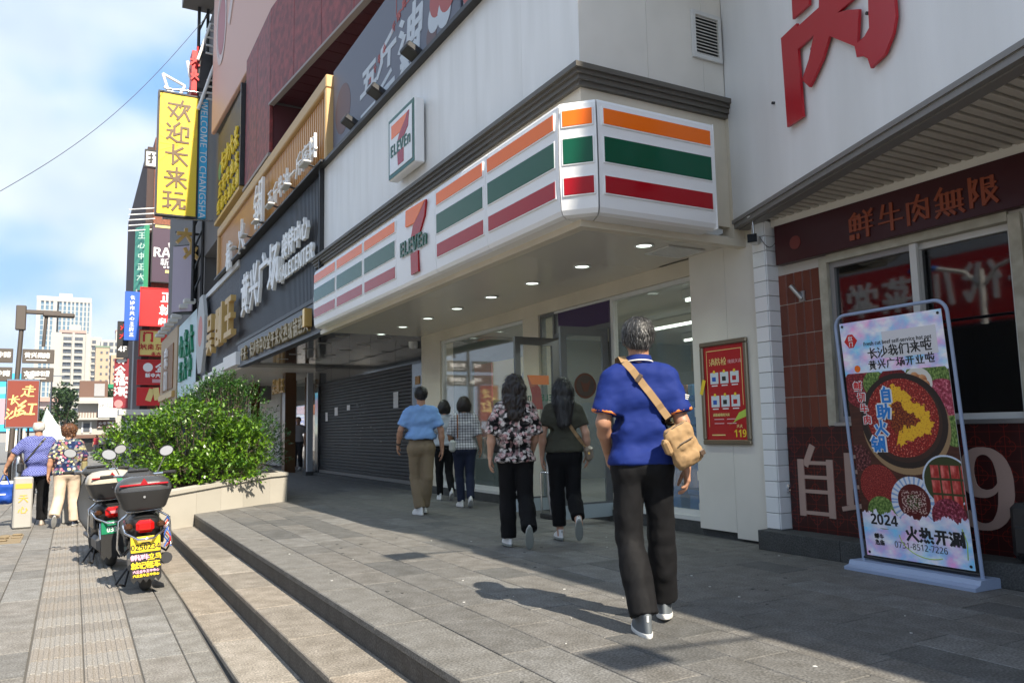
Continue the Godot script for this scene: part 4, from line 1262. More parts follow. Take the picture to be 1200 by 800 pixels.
	# floor above: recess with pale columns behind a maroon metal band
	var u := thing("upper_floors", "upper storeys with maroon metal cladding and dark open recess", "building")
	bit("ledge_roof", u, M.dark_metal, 3.86, 9.0, 5.665, 5.72, -28.5, -5.52)
	bit("back_wall", u, mat("raw_concrete", lin(0.24, 0.235, 0.225), 0.9), 6.2, 6.4, 5.73, 12.5, -29.0, -5.6)
	bit("added_recess_slab", u, M.raw_concrete, 4.9, 6.2, 8.76, 8.9, -18.0, -5.8)  # added slab that keeps sky light out of the recess
	bit("recess_floor", u, M.raw_concrete, 3.9, 6.2, 7.26, 7.30, -18.0, -5.8)
	bit("end_wall", u, M.cream_panel, 4.6, 6.2, 6.61, 9.4, -5.75, -5.60)
	for i in 5:
		bit("column", u, M.cream_panel, 4.75, 5.15, 5.73, 9.5, -19.0 + i * 2.7, -18.55 + i * 2.7)
	for i in 16:
		put("railing_bar", tubem([Vector3(4.6, 7.3, -17.5 + i * 0.45), Vector3(4.6, 8.7, -17.5 + i * 0.45)], 0.014, 5), M.dark_metal, u)
	var mar := grained("maroon_metal", lin(0.36, 0.052, 0.048), 0.55, noise_tex(0.02, Color(0.55, 0.5, 0.5), Color(1, 1, 1), 51, 512, 5), 0.35)
	var md := mat("maroon_dark", lin(0.075, 0.008, 0.012), 0.6)
	# band: seven panels running back a little from the street line
	var dd := Vector3(0.0975, 0, 0.9952)
	var nn := Vector3(-0.9952, 0, 0.0975)
	for i in 7:
		var p := Vector3(3.70, 0, -17.9) + dd * (i * 1.6)
		var o := put("cladding_panel", boxm(Vector3(0.008, 0, -0.08), Vector3(1.592, 2.3, 0.0), 0.006), mar, u)
		o.transform = Transform3D(Basis(dd, UY, nn), p + Vector3(0, 8.66, 0))
	for i in 26:
		var o := put("soffit_strip", boxm(Vector3(0.01, 0, -1.8), Vector3(0.42, 0.04, -0.085)), md, u)
		o.transform = Transform3D(Basis(dd, UY, nn), Vector3(3.70, 8.70, -17.9) + dd * (i * 0.43))
	var edge := put("band_edge", boxm(Vector3(-0.05, -0.06, -0.1), Vector3(11.2, -0.005, 0.02)), mat("edge_grey", lin(0.3, 0.26, 0.24), 0.6), u)
	edge.transform = Transform3D(Basis(dd, UY, nn), Vector3(3.70, 8.66, -17.9))
	for i in 2:
		bit("cladding_panel", u, mar, 3.70, 3.78, 7.46, 10.96, -20.9 + i * 1.5 + 0.008, -19.4 + i * 1.5 - 0.008, 0.006)
	bit("side_cladding", u, md, 3.79, 5.2, 7.30, 8.64, -18.02, -17.92)
	bit("panel_edge", u, M.edge_grey, 3.66, 3.80, 7.38, 7.455, -20.95, -17.85)
	bit("upper_wall", u, mat("dark_grey", lin(0.16, 0.155, 0.155), 0.9), 3.82, 6.0, 7.3, 16.0, -29.0, -18.05)  # plain dark grey, shared by walls, gap, backing and roof box
	bit("dark_gap", u, M.dark_grey, 3.80, 4.2, 7.27, 7.45, -25.0, -18.1)
	# black sign with gold characters
	var k := thing("black_gold_sign", "black framed sign with rows of gold characters beside the maroon cladding", "sign")
	bit("board", k, M.black, 3.66, 3.80, 7.6, 10.3, -25.2, -21.15)
	bit("frame", k, M.gold_paint, 3.60, 3.80, 7.5, 7.595, -25.3, -21.1)
	bit("frame", k, M.dark_metal, 3.60, 3.80, 7.60, 10.4, -21.14, -21.02)
	characters("长沙大米", k, Vector3(3.65, 9.15, -24.0), UZ, UY, 0.62, Vector3(0, 0, 0.72), 0.13, 0.1, 0.05, M.yellow_paint)
	characters("正宗牛肉米", k, Vector3(3.65, 8.45, -24.4), UZ, UY, 0.5, Vector3(0, 0, 0.68), 0.13, 0.1, 0.05, M.yellow_paint)
	characters("鲜切牛油火锅", k, Vector3(3.65, 7.90, -24.6), UZ, UY, 0.42, Vector3(0, 0, 0.62), 0.13, 0.1, 0.05, M.yellow_paint)
	put("emblem", discm(0.28, 0.02), M.green_paint, k, Vector3(3.65, 9.1, -24.75), Vector3(0, -PI / 2, 0))
	# large salmon billboard higher up
	var pk := Vector3(3.58, 0, -26.2)
	var pd := (Vector3(3.86, 0, -16.6) - pk).normalized()
	var pb := thing("salmon_billboard", "large salmon pink billboard with pale oval emblem high on the facade", "sign", pk + pd * 7.2 + Vector3(0, 13.85, 0))
	pb.basis = Basis(pd, UY, pd.cross(UY))
	put("board", boxm(Vector3(-7.2, -3.1, -0.12), Vector3(7.2, 3.1, 0), 0.02), mat("salmon", lin(0.62, 0.38, 0.31), 0.5), pb)
	put("dark_underside", boxm(Vector3(-7.15, -3.05, -1.3), Vector3(7.15, -2.9, -0.125)), mat("zinc_sheet", lin(0.20, 0.20, 0.21), 0.35, 0.6), pb)
	put("dark_backing", boxm(Vector3(-7.15, -2.88, -1.3), Vector3(7.15, 3.05, -0.13)), M.dark_grey, pb)
	var ov := lathem([Vector2(0.78, 0.0), Vector2(0.80, 0.02), Vector2(0.66, 0.022), Vector2(0.66, 0.003)], Vector3.ZERO, Vector3.BACK, 36)
	var eo := put("oval_ring", ov, mat("pale_pink", lin(0.60, 0.50, 0.48), 0.5), pb, Vector3(-5.75, -0.1, 0.0))
	eo.scale = Vector3(1.0, 1.55, 1.0)
	var e2 := put("oval_fill", discm(0.58, 0.01, 32), mat("emblem_red", lin(0.40, 0.13, 0.14), 0.5), pb, Vector3(-5.75, -0.1, 0.012))
	e2.scale = Vector3(1.0, 1.55, 1.0)
	characters("大", pb, Vector3(-3.1, 0.9, 0.0), UX, UY, 3.0, Vector3.ZERO, 0.13, 0.11, 0.02, M.pale_pink)
	bit("roof_box", u, M.dark_grey, 2.9, 4.4, 16.4, 17.6, -29.2, -26.0)

# ------------------------------------------------------------ shops further down the street
func z_board(called: String, label: String, z: float, x0: float, y0: float, x1: float, y1: float, th: float, material: Material, rim: Material = null, group := "") -> Node3D:
	# a board that faces up the street (+z), from picture corners at its distance
	var a := on_z(x0, y0, z)
	var c := on_z(x1, y1, z)
	return board_sign(called, label, Vector3((a.x + c.x) * 0.5, (a.y + c.y) * 0.5, z), absf(c.x - a.x), absf(a.y - c.y), th, UX, material, rim, group)

func far_shops() -> void:
	# shop with the slate sign and gold characters
	var b := thing("slate_shop", "slate fronted shop with glass entrance past the shutter", "building")
	var slate := grained("slate", lin(0.10, 0.105, 0.12), 0.6, noise_tex(0.03, Color(0.45, 0.45, 0.48), Color(1, 1, 1), 61, 512, 5), 0.6)
	for i in 6:
		for k in 3:
			bit("slate_panel", b, slate, 3.72, 3.84, 2.95 + k * 0.85, 3.795 + k * 0.85, -28.6 + i * 1.216 + 0.004, -27.384 + i * 1.216 - 0.004)
	bit("top_edge", b, M.white_frame, 3.66, 3.86, 5.505, 5.66, -28.6, -21.32)
	for k in 4:    # white stepped trim along the lower edge
		bit("stepped_trim", b, M.white_paint, 3.55, 3.80, 2.55 + k * 0.10, 2.85 + k * 0.11, -28.6 + k * 1.95, -26.66 + k * 1.95)
	bit("soffit", b, M.cream_panel, 3.80, 6.8, 2.80, 2.90, -40.0, -20.92)
	bit("core_wall", b, M.dark_grey, 3.86, 9.0, 2.91, 5.66, -28.6, -21.4)
	bit("glass_pane", b, M.glass, 6.30, 6.32, 0.05, 2.8, -27.5, -21.4)
	for i in 5:
		bit("glazing_bar", b, mat("bronze", lin(0.13, 0.06, 0.02), 0.3, 0.7), 6.26, 6.36, 0.0, 2.8, -27.55 + i * 1.5, -27.45 + i * 1.5)
	bit("bronze_column", b, M.bronze, 5.2, 5.5, 0.0, 2.8, -22.9, -22.55)
	bit("bronze_column", b, M.bronze, 5.2, 5.5, 0.0, 2.8, -27.9, -27.5)
	bit("inner_wall", b, M.cream_panel, 9.0, 9.1, 0.0, 2.8, -28.6, -20.92)
	bit("side_wall", b, M.cream_panel, 5.72, 9.0, 0.0, 2.8, -20.98, -20.92)
	bit("lightbox_red", b, M.bright_red, 8.9, 8.98, 1.35, 2.3, -25.5, -23.2)
	bit("lightbox_blue", b, mat("poster_sky", lin(0.05, 0.30, 0.62), 0.5), 8.9, 8.98, 0.5, 1.3, -26.0, -22.5)
	bit("poster_panel", b, M.poster_sky, 5.72, 6.2, 1.0, 2.1, -21.06, -21.0)
	bit("poster_panel", b, M.bright_red, 5.72, 6.2, 2.12, 2.5, -21.06, -21.0)
	var s := thing("slate_sign", "three gold raised characters on the slate front", "sign")
	for q in [["吴", 250, 392], ["酥", 261.5, 380], ["王", 272.5, 369]]:
		characters(q[0], s, on_x(q[1], q[2], 3.58), UZ, UY, 1.12, Vector3.ZERO, 0.16, 0.13, 0.13, M.gold_paint)
	var oc := thing("octagon_emblem", "octagonal pale emblem with red figure at the edge of the slate front", "sign", on_x(238, 392, 3.60))
	var pg := PackedVector2Array()
	for i in 8: pg.append(Vector2(cos(TAU * (i + 0.5) / 8) * 0.95, sin(TAU * (i + 0.5) / 8) * 1.35))
	var sh := Shape.new()
	sh.prism(pg, Vector3.ZERO, UZ, UY, Vector3(-0.10, 0, 0))
	put("plate", sh.done(), mat("emblem_grey", lin(0.42, 0.43, 0.42), 0.5), oc)
	put("figure", discm(0.5, 0.02), mat("emblem_coral", lin(0.55, 0.16, 0.12), 0.5), oc, Vector3(-0.102, 0.1, 0.0), Vector3(0, -PI / 2, 0))
	put("mount", boxm(Vector3(0, -0.3, -0.3), Vector3(0.12, 0.3, 0.3)), M.dark_metal, oc)
	characters("吴酥王", b, Vector3(5.15, 2.45, -23.6), UZ, UY, 0.42, Vector3(0, 0, 0.5), 0.15, 0.12, 0.05, M.gold_paint)
	# pale blue shop sign with green characters, wooden sign, both beyond
	var p := thing("pale_blue_sign", "pale blue sign board with green raised characters past the slate front", "sign")
	bit("board", p, mat("pale_blue", lin(0.52, 0.68, 0.74), 0.5), 3.66, 3.84, 2.60, 5.50, -34.6, -28.75)
	characters("心米大", p, Vector3(3.65, 4.55, -33.3), UZ, UY, 1.0, Vector3(0, 0, 1.5), 0.16, 0.13, 0.08, M.green_paint)
	characters("正大中", p, Vector3(3.65, 3.6, -33.3), UZ, UY, 0.8, Vector3(0, 0, 1.4), 0.16, 0.13, 0.08, M.green_paint)
	bit("black_edge", p, M.black, 3.60, 3.86, 2.75, 5.66, -28.74, -28.62)
	var w := thing("wooden_sign", "tan wooden shop sign with pale vertical characters past the blue board", "sign")
	bit("board", w, mat("tan_wood", lin(0.42, 0.30, 0.17), 0.6), 3.62, 3.84, 2.4, 5.60, -41.5, -34.7)
	bit("inner_panel", w, mat("brown_wood", lin(0.25, 0.12, 0.04), 0.6), 3.58, 3.618, 3.1, 5.0, -40.3, -35.9)
	characters("宗门", w, Vector3(3.57, 4.5, -38.2), UZ, UY, 0.9, Vector3(0, -0.95, 0), 0.15, 0.12, 0.08, M.print_white)
	bit("sign_ledge", w, M.gold_paint, 3.5, 3.618, 2.7, 2.95, -41.0, -35.2)
	bit("core_wall", b, M.dark_grey, 3.86, 9.0, 2.3, 16.0, -41.5, -29.05)
	bit("shop_wall", b, M.cream_panel, 6.2, 6.5, 0.0, 2.8, -41.0, -27.6)
	for i in 9:
		var l := thing("eave_lamp", "white box lamp on the eave over the pale signs, %s from the slate front" % ["first", "second", "third", "fourth", "fifth", "sixth", "seventh", "eighth", "ninth"][i], "lamp", Vector3(3.45, 5.72, -29.6 - i * 1.35), 0.0, "eave lamps")
		put("housing", boxm(Vector3(-0.2, 0, -0.18), Vector3(0.2, 0.16, 0.18), 0.03), M.white_frame, l)
	# projecting purple-grey light box on a black bracket
	var d := thing("projecting_box", "grey violet projecting light box with black side above the eave", "sign", Vector3(3.38, 5.62, -31.0))
	put("face", boxm(Vector3(-0.42, 0.0, 0.0), Vector3(0.42, 2.45, 0.06)), mat("violet_grey", lin(0.42, 0.38, 0.47), 0.45), d, Vector3(0, 0, 0), Vector3(0, -0.75, 0))
	put("case", boxm(Vector3(-0.42, -0.03, -0.5), Vector3(0.42, 2.5, -0.003)), M.black, d, Vector3(0, 0, 0), Vector3(0, -0.75, 0))
	put("strut", tubem([Vector3(0.4, 0.3, -0.5), Vector3(1.0, 1.6, -0.8)], 0.05, 6), M.dark_metal, d)
	put("strut", tubem([Vector3(0.4, 1.6, -0.5), Vector3(1.0, 0.3, -0.8)], 0.05, 6), M.dark_metal, d)
	# amber cut-out letters and dark truss higher up
	var g := thing("amber_letters", "amber projecting characters on the dark truss under the yellow sign", "sign", Vector3(3.3, 7.0, -30.2))
	characters("大火", g, Vector3(0.0, 1.25, 0), UX, UY, 0.55, Vector3(0.2, -0.55, 0), 0.2, 0.18, 0.2, M.gold_paint)
	put("bracket", tubem([Vector3(-0.3, 1.4, -0.1), Vector3(0.6, 1.4, -0.1)], 0.05, 6), M.dark_metal, g)
	var tr := thing("steel_truss", "dark steel truss carrying the projecting signs on the facade", "truss")
	for i in 2:
		put("upright", tubem([Vector3(3.45 + i * 0.3, 5.7, -28.9), Vector3(3.45 + i * 0.3, 17.5, -28.9)], 0.06, 6), M.dark_metal, tr)
	for i in 14:
		put("brace", tubem([Vector3(3.45, 5.9 + i * 0.8, -28.9), Vector3(3.75, 6.7 + i * 0.8, -28.9)], 0.035, 5), M.dark_metal, tr)
	# the yellow sign
	var y := board_sign("yellow_sign", "tall yellow projecting sign with five brown characters and blue edge strip", Vector3(2.68, 10.2, -27.0), 1.17, 4.05, 0.24, UX, M.yellow_paint, M.dark_metal)
	var ray_m := mat("yellow_deep", lin(0.80, 0.52, 0.035), 0.5)
	for k in 9:
		var a0 := 0.45 + k * 0.42
		var tri := PackedVector2Array([Vector2(0, 0.3)])
		for q in 2:
			var dir := Vector2(cos(a0 + q * 0.16), sin(a0 + q * 0.16))
			var t := 9.0
			if absf(dir.x) > 0.01: t = minf(t, 0.57 / absf(dir.x))
			if dir.y > 0.01: t = minf(t, 1.70 / dir.y)
			if dir.y < -0.01: t = minf(t, 2.28 / -dir.y)
			tri.append(Vector2(0, 0.3) + dir * t)
		var rs := Shape.new()
		rs.prism(tri, Vector3.ZERO, UX, UY, Vector3(0, 0, 0.004 + k * 0.0006))
		put("sun_ray", rs.done(), ray_m, y)
	var cb := mat("brown_print", lin(0.14, 0.085, 0.045), 0.5)
	characters("欢迎长来玩", y, Vector3(0.0, 1.50, 0.012), UX, UY, 0.70, Vector3(-0.02, -0.76, 0), 0.105, 0.095, 0.006, cb)
	put("blue_strip", boxm(Vector3(0.64, -2.03, -0.24), Vector3(0.90, 2.03, -0.002), 0.01), mat("sky_blue", lin(0.04, 0.42, 0.74), 0.5), y)
	latin("WELCOME TO CHANGSHA", y, Vector3(0.77, -0.05, 0.0), -UY, UX, 0.20, 0.006, M.print_white, false, "lettering", false, 1.24)
	for q in [2.2, -2.15]:
		put("bracket", tubem([Vector3(-0.4, q, -0.1), Vector3(1.6, q + 0.12, -0.1)], 0.035, 6), M.steel, y)
	# clutter above the yellow sign: white framed letters, red blade sign, black loudspeaker box
	var z := thing("frame_letters", "white open framed letters standing over the yellow sign", "sign", Vector3(2.75, 12.35, -27.6))
	for q in [[-0.55, 0.75, 0.15, 0.45], [0.15, 0.45, -0.1, -0.1], [-0.55, 0.75, -0.35, 0.15], [-0.5, 0.3, 0.1, 0.0], [0.2, 1.35, 0.55, 0.75], [0.2, 1.35, 0.3, 0.8], [0.3, 0.8, 0.55, 0.4], [0.1, -0.05, 0.6, 0.05]]:
		put("frame_bar", tubem([Vector3(q[0], q[1], 0), Vector3(q[2], q[3], 0)], 0.05, 5), M.white_paint, z)
	var rb := thing("red_blade_sign", "narrow red blade sign with cut-out characters over the yellow sign", "sign", Vector3(3.15, 12.4, -27.4))
	put("board", boxm(Vector3(-0.10, 0, -0.3), Vector3(0.06, 1.5, 0.3)), M.bright_red, rb)
	characters("大火", rb, Vector3(-0.02, 1.1, 0.31), UX, UY, 0.3, Vector3(0, -0.5, 0), 0.2, 0.2, 0.05, M.red_paint)
	put("post", tubem([Vector3(0.1, -0.4, 0), Vector3(0.1, 1.8, 0)], 0.04, 6), M.red_paint, rb)
	var sp := thing("black_box", "black equipment box on the steel bracket over the yellow sign", "equipment box", Vector3(3.45, 12.6, -27.3))
	put("case", boxm(Vector3(-0.22, 0, -0.2), Vector3(0.25, 1.35, 0.2), 0.03), M.plastic_black, sp)
	put("antenna", tubem([Vector3(0, 1.3, 0), Vector3(0, 1.7, 0)], 0.04, 6), M.dark_metal, sp)
	var wf := thing("white_frame_rack", "white steel rack bent out from the facade over the yellow sign", "rack", Vector3(3.55, 12.3, -26.9))
	for i in 4:
		put("rung", tubem([Vector3(-0.1, 1.5 + i * 0.28, 0), Vector3(0.7, 1.55 + i * 0.28, -0.2)], 0.035, 5), M.white_paint, wf)
		put("rung", tubem([Vector3(-0.05, -0.1 + i * 0.22, 0), Vector3(0.7, 0.0 + i * 0.22, -0.2)], 0.035, 5), M.white_paint, wf)
	put("rail", tubem([Vector3(-0.35, 1.2, 0), Vector3(0.02, 2.55, 0), Vector3(0.6, 2.6, -0.2)], 0.05, 6), M.white_paint, wf)
	put("rail", tubem([Vector3(-0.3, -0.5, 0), Vector3(0.1, 0.9, 0), Vector3(0.3, 1.5, 0)], 0.06, 6), M.white_paint, wf)
	# overhead wire
	var wr := []
	for i in 25:
		var t := i / 24.0
		wr.append(on_z(-20, 235, -24.0).lerp(Vector3(3.8, 15.7, -27.0), t) - Vector3(0, sin(PI * t) * 0.75, 0))
	tag(put(numbered("overhead_wire"), tubem(wr, 0.009, 5), M.dark_metal, self), "thin dark cable slung across the sky to the facade", "cable")
	# the small black and white sign that peeps out left of the yellow one
	var pw := z_board("white_blade_sign", "white projecting sign edge with dark character left of the yellow sign", -36.0, 171, 176, 187, 196, 0.2, M.white_paint, M.dark_metal)
	characters("打", pw, Vector3(0.05, 0.0, 0.002), UX, UY, 0.5, Vector3.ZERO, 0.14, 0.12, 0.01, M.print_black)

# ------------------------------------------------------------ block at the end, facing us, covered with boards
func end_block() -> void:
	var b := thing("brick_block", "tall brown brick block covered with advertising boards", "building")
	var z := -50.0
	var l := on_z(168, 300, z).x
	bit("wall", b, grained("brown_brick", lin(0.32, 0.12, 0.07), 0.8, noise_tex(0.05, Color(0.7, 0.7, 0.7), Color(1, 1, 1), 71, 256, 4), 0.4), 3.75, 16.0, 2.3, 19.0, -70.0, z - 0.5)
	bit("side_strip", b, mat("dark_brick", lin(0.06, 0.035, 0.03), 0.8), 3.35, 3.74, 2.3, 18.4, -70.0, z - 0.6)
	bit("grey_pier", b, mat("pier_grey", lin(0.30, 0.30, 0.31), 0.7), 2.95, 3.34, -0.32, 9.7, -52.0, z - 0.55)
	bit("ground_floor", b, M.pier_grey, 3.35, 16.0, -0.32, 2.28, -70.0, z - 0.55)
	bit("canopy", b, M.cream_panel, 2.2, 9.0, 2.30, 2.60, -50.45, -48.6)
	bit("shop_glass", b, M.far_glass, 3.6, 9.0, 0.0, 2.0, -50.52, -50.45)
	var w: Material = M.print_white
	var r1 := z_board("red_board", "large red board with three lines of white characters under the dark poster", z, 165, 337, 246, 384, 0.2, M.bright_red, M.red_paint, "boards on the brick block")
	characters("正宗麻辣", r1, Vector3(-0.55, 0.62, 0.0), UX, UY, 0.62, Vector3(0.82, 0, 0), 0.16, 0.13, 0.03, w)
	characters("就吃麻辣", r1, Vector3(-0.6, -0.15, 0.0), UX, UY, 0.62, Vector3(0.82, 0, 0), 0.16, 0.13, 0.03, w)
	characters("麻辣辣条", r1, Vector3(-0.75, -0.83, 0.0), UX, UY, 0.40, Vector3(0.52, 0, 0), 0.16, 0.13, 0.03, w)
	var r2 := z_board("yellow_board", "yellow rental board with red characters between two red boards", z, 164, 387, 246, 418, 0.2, mat("pale_yellow", lin(0.80, 0.66, 0.20), 0.5), M.bright_red, "boards on the brick block")
	characters("门面招租", r2, Vector3(-1.5, 0.38, 0.0), UX, UY, 0.62, Vector3(0.95, 0, 0), 0.18, 0.15, 0.02, M.bright_red)
	characters("城南东路", r2, Vector3(-1.75, -0.22, 0.0), UX, UY, 0.36, Vector3(0.40, 0, 0), 0.12, 0.1, 0.02, M.red_paint)
	latin("269", r2, Vector3(0.15, -0.22, 0.0), UX, UY, 0.34, 0.02, M.red_paint)
	characters("号门面", r2, Vector3(0.7, -0.22, 0.0), UX, UY, 0.36, Vector3(0.40, 0, 0), 0.12, 0.1, 0.02, M.red_paint)
	print_line("米大王 正天心", r2, Vector3(-1.2, -0.62, 0.0), UX, UY, 0.24, Vector2(0.28, 0), 0.14, 0.02, M.red_paint)
	var r3 := z_board("red_board", "red restaurant board with round white emblem and bold characters", z, 161.5, 422, 246, 450.5, 0.2, M.red_paint, M.bright_red, "boards on the brick block")
	put("emblem", discm(0.26, 0.03), w, r3, Vector3(-1.45, 0.28, 0.02))
	characters("金福潮", r3, Vector3(-0.78, 0.28, 0.0), UX, UY, 0.52, Vector3(0.62, 0, 0), 0.18, 0.15, 0.02, w)
	print_line("新中大 油米 正条", r3, Vector3(-1.45, -0.18, 0.0), UX, UY, 0.24, Vector2(0.27, 0), 0.2, 0.02, w)
	put("printed_strip", boxm(Vector3(-1.2, -0.60, 0), Vector3(-0.1, -0.40, 0.01)), mat("pale_rose", lin(0.6, 0.35, 0.38), 0.5), r3)
	var r4 := z_board("red_board", "red jewellery board with gold bars above the street canopy", z, 160, 453.5, 246, 475, 0.2, M.bright_red, null, "boards on the brick block")
	for k in 2:
		put("gold_bar", boxm(Vector3(-0.16, -0.36, 0.0), Vector3(0.16, 0.36, 0.03), 0.02), M.print_gold, r4, Vector3(-1.3 + k * 0.34, 0.08 + k * 0.06, 0.004 + k * 0.035), Vector3(0, 0, -0.30 if k == 0 else 0.15))
	characters("买黄金", r4, Vector3(-0.55, 0.05, 0.0), UX, UY, 0.40, Vector3(0.45, 0, 0), 0.15, 0.12, 0.02, M.print_gold)
	characters("一正大金牛", r4, Vector3(0.2, -0.28, 0.0), UX, UY, 0.34, Vector3(0.42, 0, 0), 0.15, 0.12, 0.02, M.print_gold)
	var r5 := z_board("rap_poster", "dark violet poster with white block lettering above the red boards", z, 179, 263, 246, 334, 0.25, mat("poster_violet", lin(0.055, 0.03, 0.055), 0.5), M.dark_metal, "boards on the brick block")
	latin("RAPCHINA", r5, Vector3(0.35, 0.05, 0.0), UX, UY, 0.56, 0.03, w)
	characters("新说唱", r5, Vector3(-0.95, -0.50, 0.0), UX, UY, 0.44, Vector3(0.52, 0, 0), 0.16, 0.13, 0.03, mat("silver_print", lin(0.45, 0.45, 0.48), 0.4))
	put("headline", boxm(Vector3(-0.75, 0.45, 0), Vector3(0.35, 0.75, 0.02)), M.silver_print, r5, Vector3(0.1, 0.1, 0.0), Vector3(0, 0, 0.22))
	put("headline", boxm(Vector3(-1.5, 1.55, 0), Vector3(-0.3, 1.75, 0.02)), M.print_gold, r5)
	put("footer", boxm(Vector3(-0.9, -1.15, 0), Vector3(0.2, -0.98, 0.02)), M.print_gold, r5)
	for k in 7:
		put("footer_mark", boxm(Vector3(-1.0 + k * 0.2, -0.85, 0), Vector3(-0.88 + k * 0.2, -0.76, 0.02)), w, r5)
	var g := thing("green_banner", "green and pale banner wrapped round the corner of the brick block", "sign", Vector3(3.32, 11.5, -50.1))
	put("face", boxm(Vector3(-0.06, -1.9, -0.9), Vector3(0, 1.9, 0.0)), mat("banner_teal", lin(0.08, 0.33, 0.26), 0.6), g, Vector3.ZERO, Vector3(0, 0.5, 0))
	put("edge", boxm(Vector3(0.0, -1.9, -0.05), Vector3(0.22, 1.95, 0.06)), M.green_paint, g)
	characters("王心中正大", g, Vector3(-0.19, 1.3, 0.09), Vector3(0.88, 0, 0.48), UY, 0.4, Vector3(0, -0.62, 0), 0.14, 0.12, 0.02, mat("banner_pale", lin(0.4, 0.55, 0.5), 0.6))
	for i in 5:
		put("outrigger", tubem([Vector3(-0.9, 1.5 + i * 0.32, 0.0), Vector3(0.5, 1.75 + i * 0.32, 0.0)], 0.035, 5), M.white_paint, g)
	# blade signs at the street corner
	var b1 := z_board("blue_blade_sign", "narrow blue blade sign with white vertical characters at the block corner", -49.0, 146.5, 341, 162, 399, 0.25, M.blue_paint, null, "blade signs at the block corner")
	characters("长沙市天心王府正", b1, Vector3(0.0, 1.05, 0.0), UX, UY, 0.24, Vector3(0, -0.30, 0), 0.15, 0.12, 0.02, w)
	var b2 := z_board("black_blade_sign", "narrow black blade sign with floor number above the maroon one", -49.3, 137.5, 376, 149.5, 419, 0.25, M.black, null, "blade signs at the block corner")
	characters("火大", b2, Vector3(0.0, 0.7, 0.0), UX, UY, 0.34, Vector3(0, -0.5, 0), 0.16, 0.13, 0.02, M.bright_red)
	latin("4F", b2, Vector3(0, -0.55, 0.0), UX, UY, 0.3, 0.02, w)
	var b3 := z_board("maroon_blade_sign", "narrow maroon blade sign with white bull mark and vertical characters", -49.6, 134, 420, 149, 478, 0.25, mat("blade_maroon", lin(0.20, 0.012, 0.022), 0.5), null, "blade signs at the block corner")
	characters("金福潮", b3, Vector3(-0.08, 0.72, 0.0), UX, UY, 0.52, Vector3(0, -0.58, 0), 0.16, 0.13, 0.02, w)
	print_line("正大米油条", b3, Vector3(0.27, 0.3, 0.0), UX, UY, 0.16, Vector2(0, -0.26), 0.16, 0.02, w)
	var bull := Shape.new()
	bull.prism(PackedVector2Array([Vector2(-0.28, 0.05), Vector2(-0.12, 0.18), Vector2(0.12, 0.12), Vector2(0.2, 0.2), Vector2(0.28, 0.05), Vector2(0.16, 0.0), Vector2(0.1, -0.16), Vector2(0.0, -0.04), Vector2(-0.14, -0.1)]), Vector3(-0.02, 1.22, 0), UX, UY, Vector3(0, 0, 0.02))
	put("bull_mark", bull.done(), w, b3)
	put("printed_dish", discm(0.22, 0.02), mat("dish_rose", lin(0.5, 0.2, 0.2), 0.5), b3, Vector3(-0.1, -1.15, 0.02))

# ------------------------------------------------------------ towers and houses far away
func tower(called: String, label: String, z: float, x0: float, x1: float, ytop: float, deep: float, body: Material) -> Node3D:
	var b := thing(called, label, "building")
	bit("body", b, body, x0, x1, -0.4, ytop, z - deep, z)
	return b

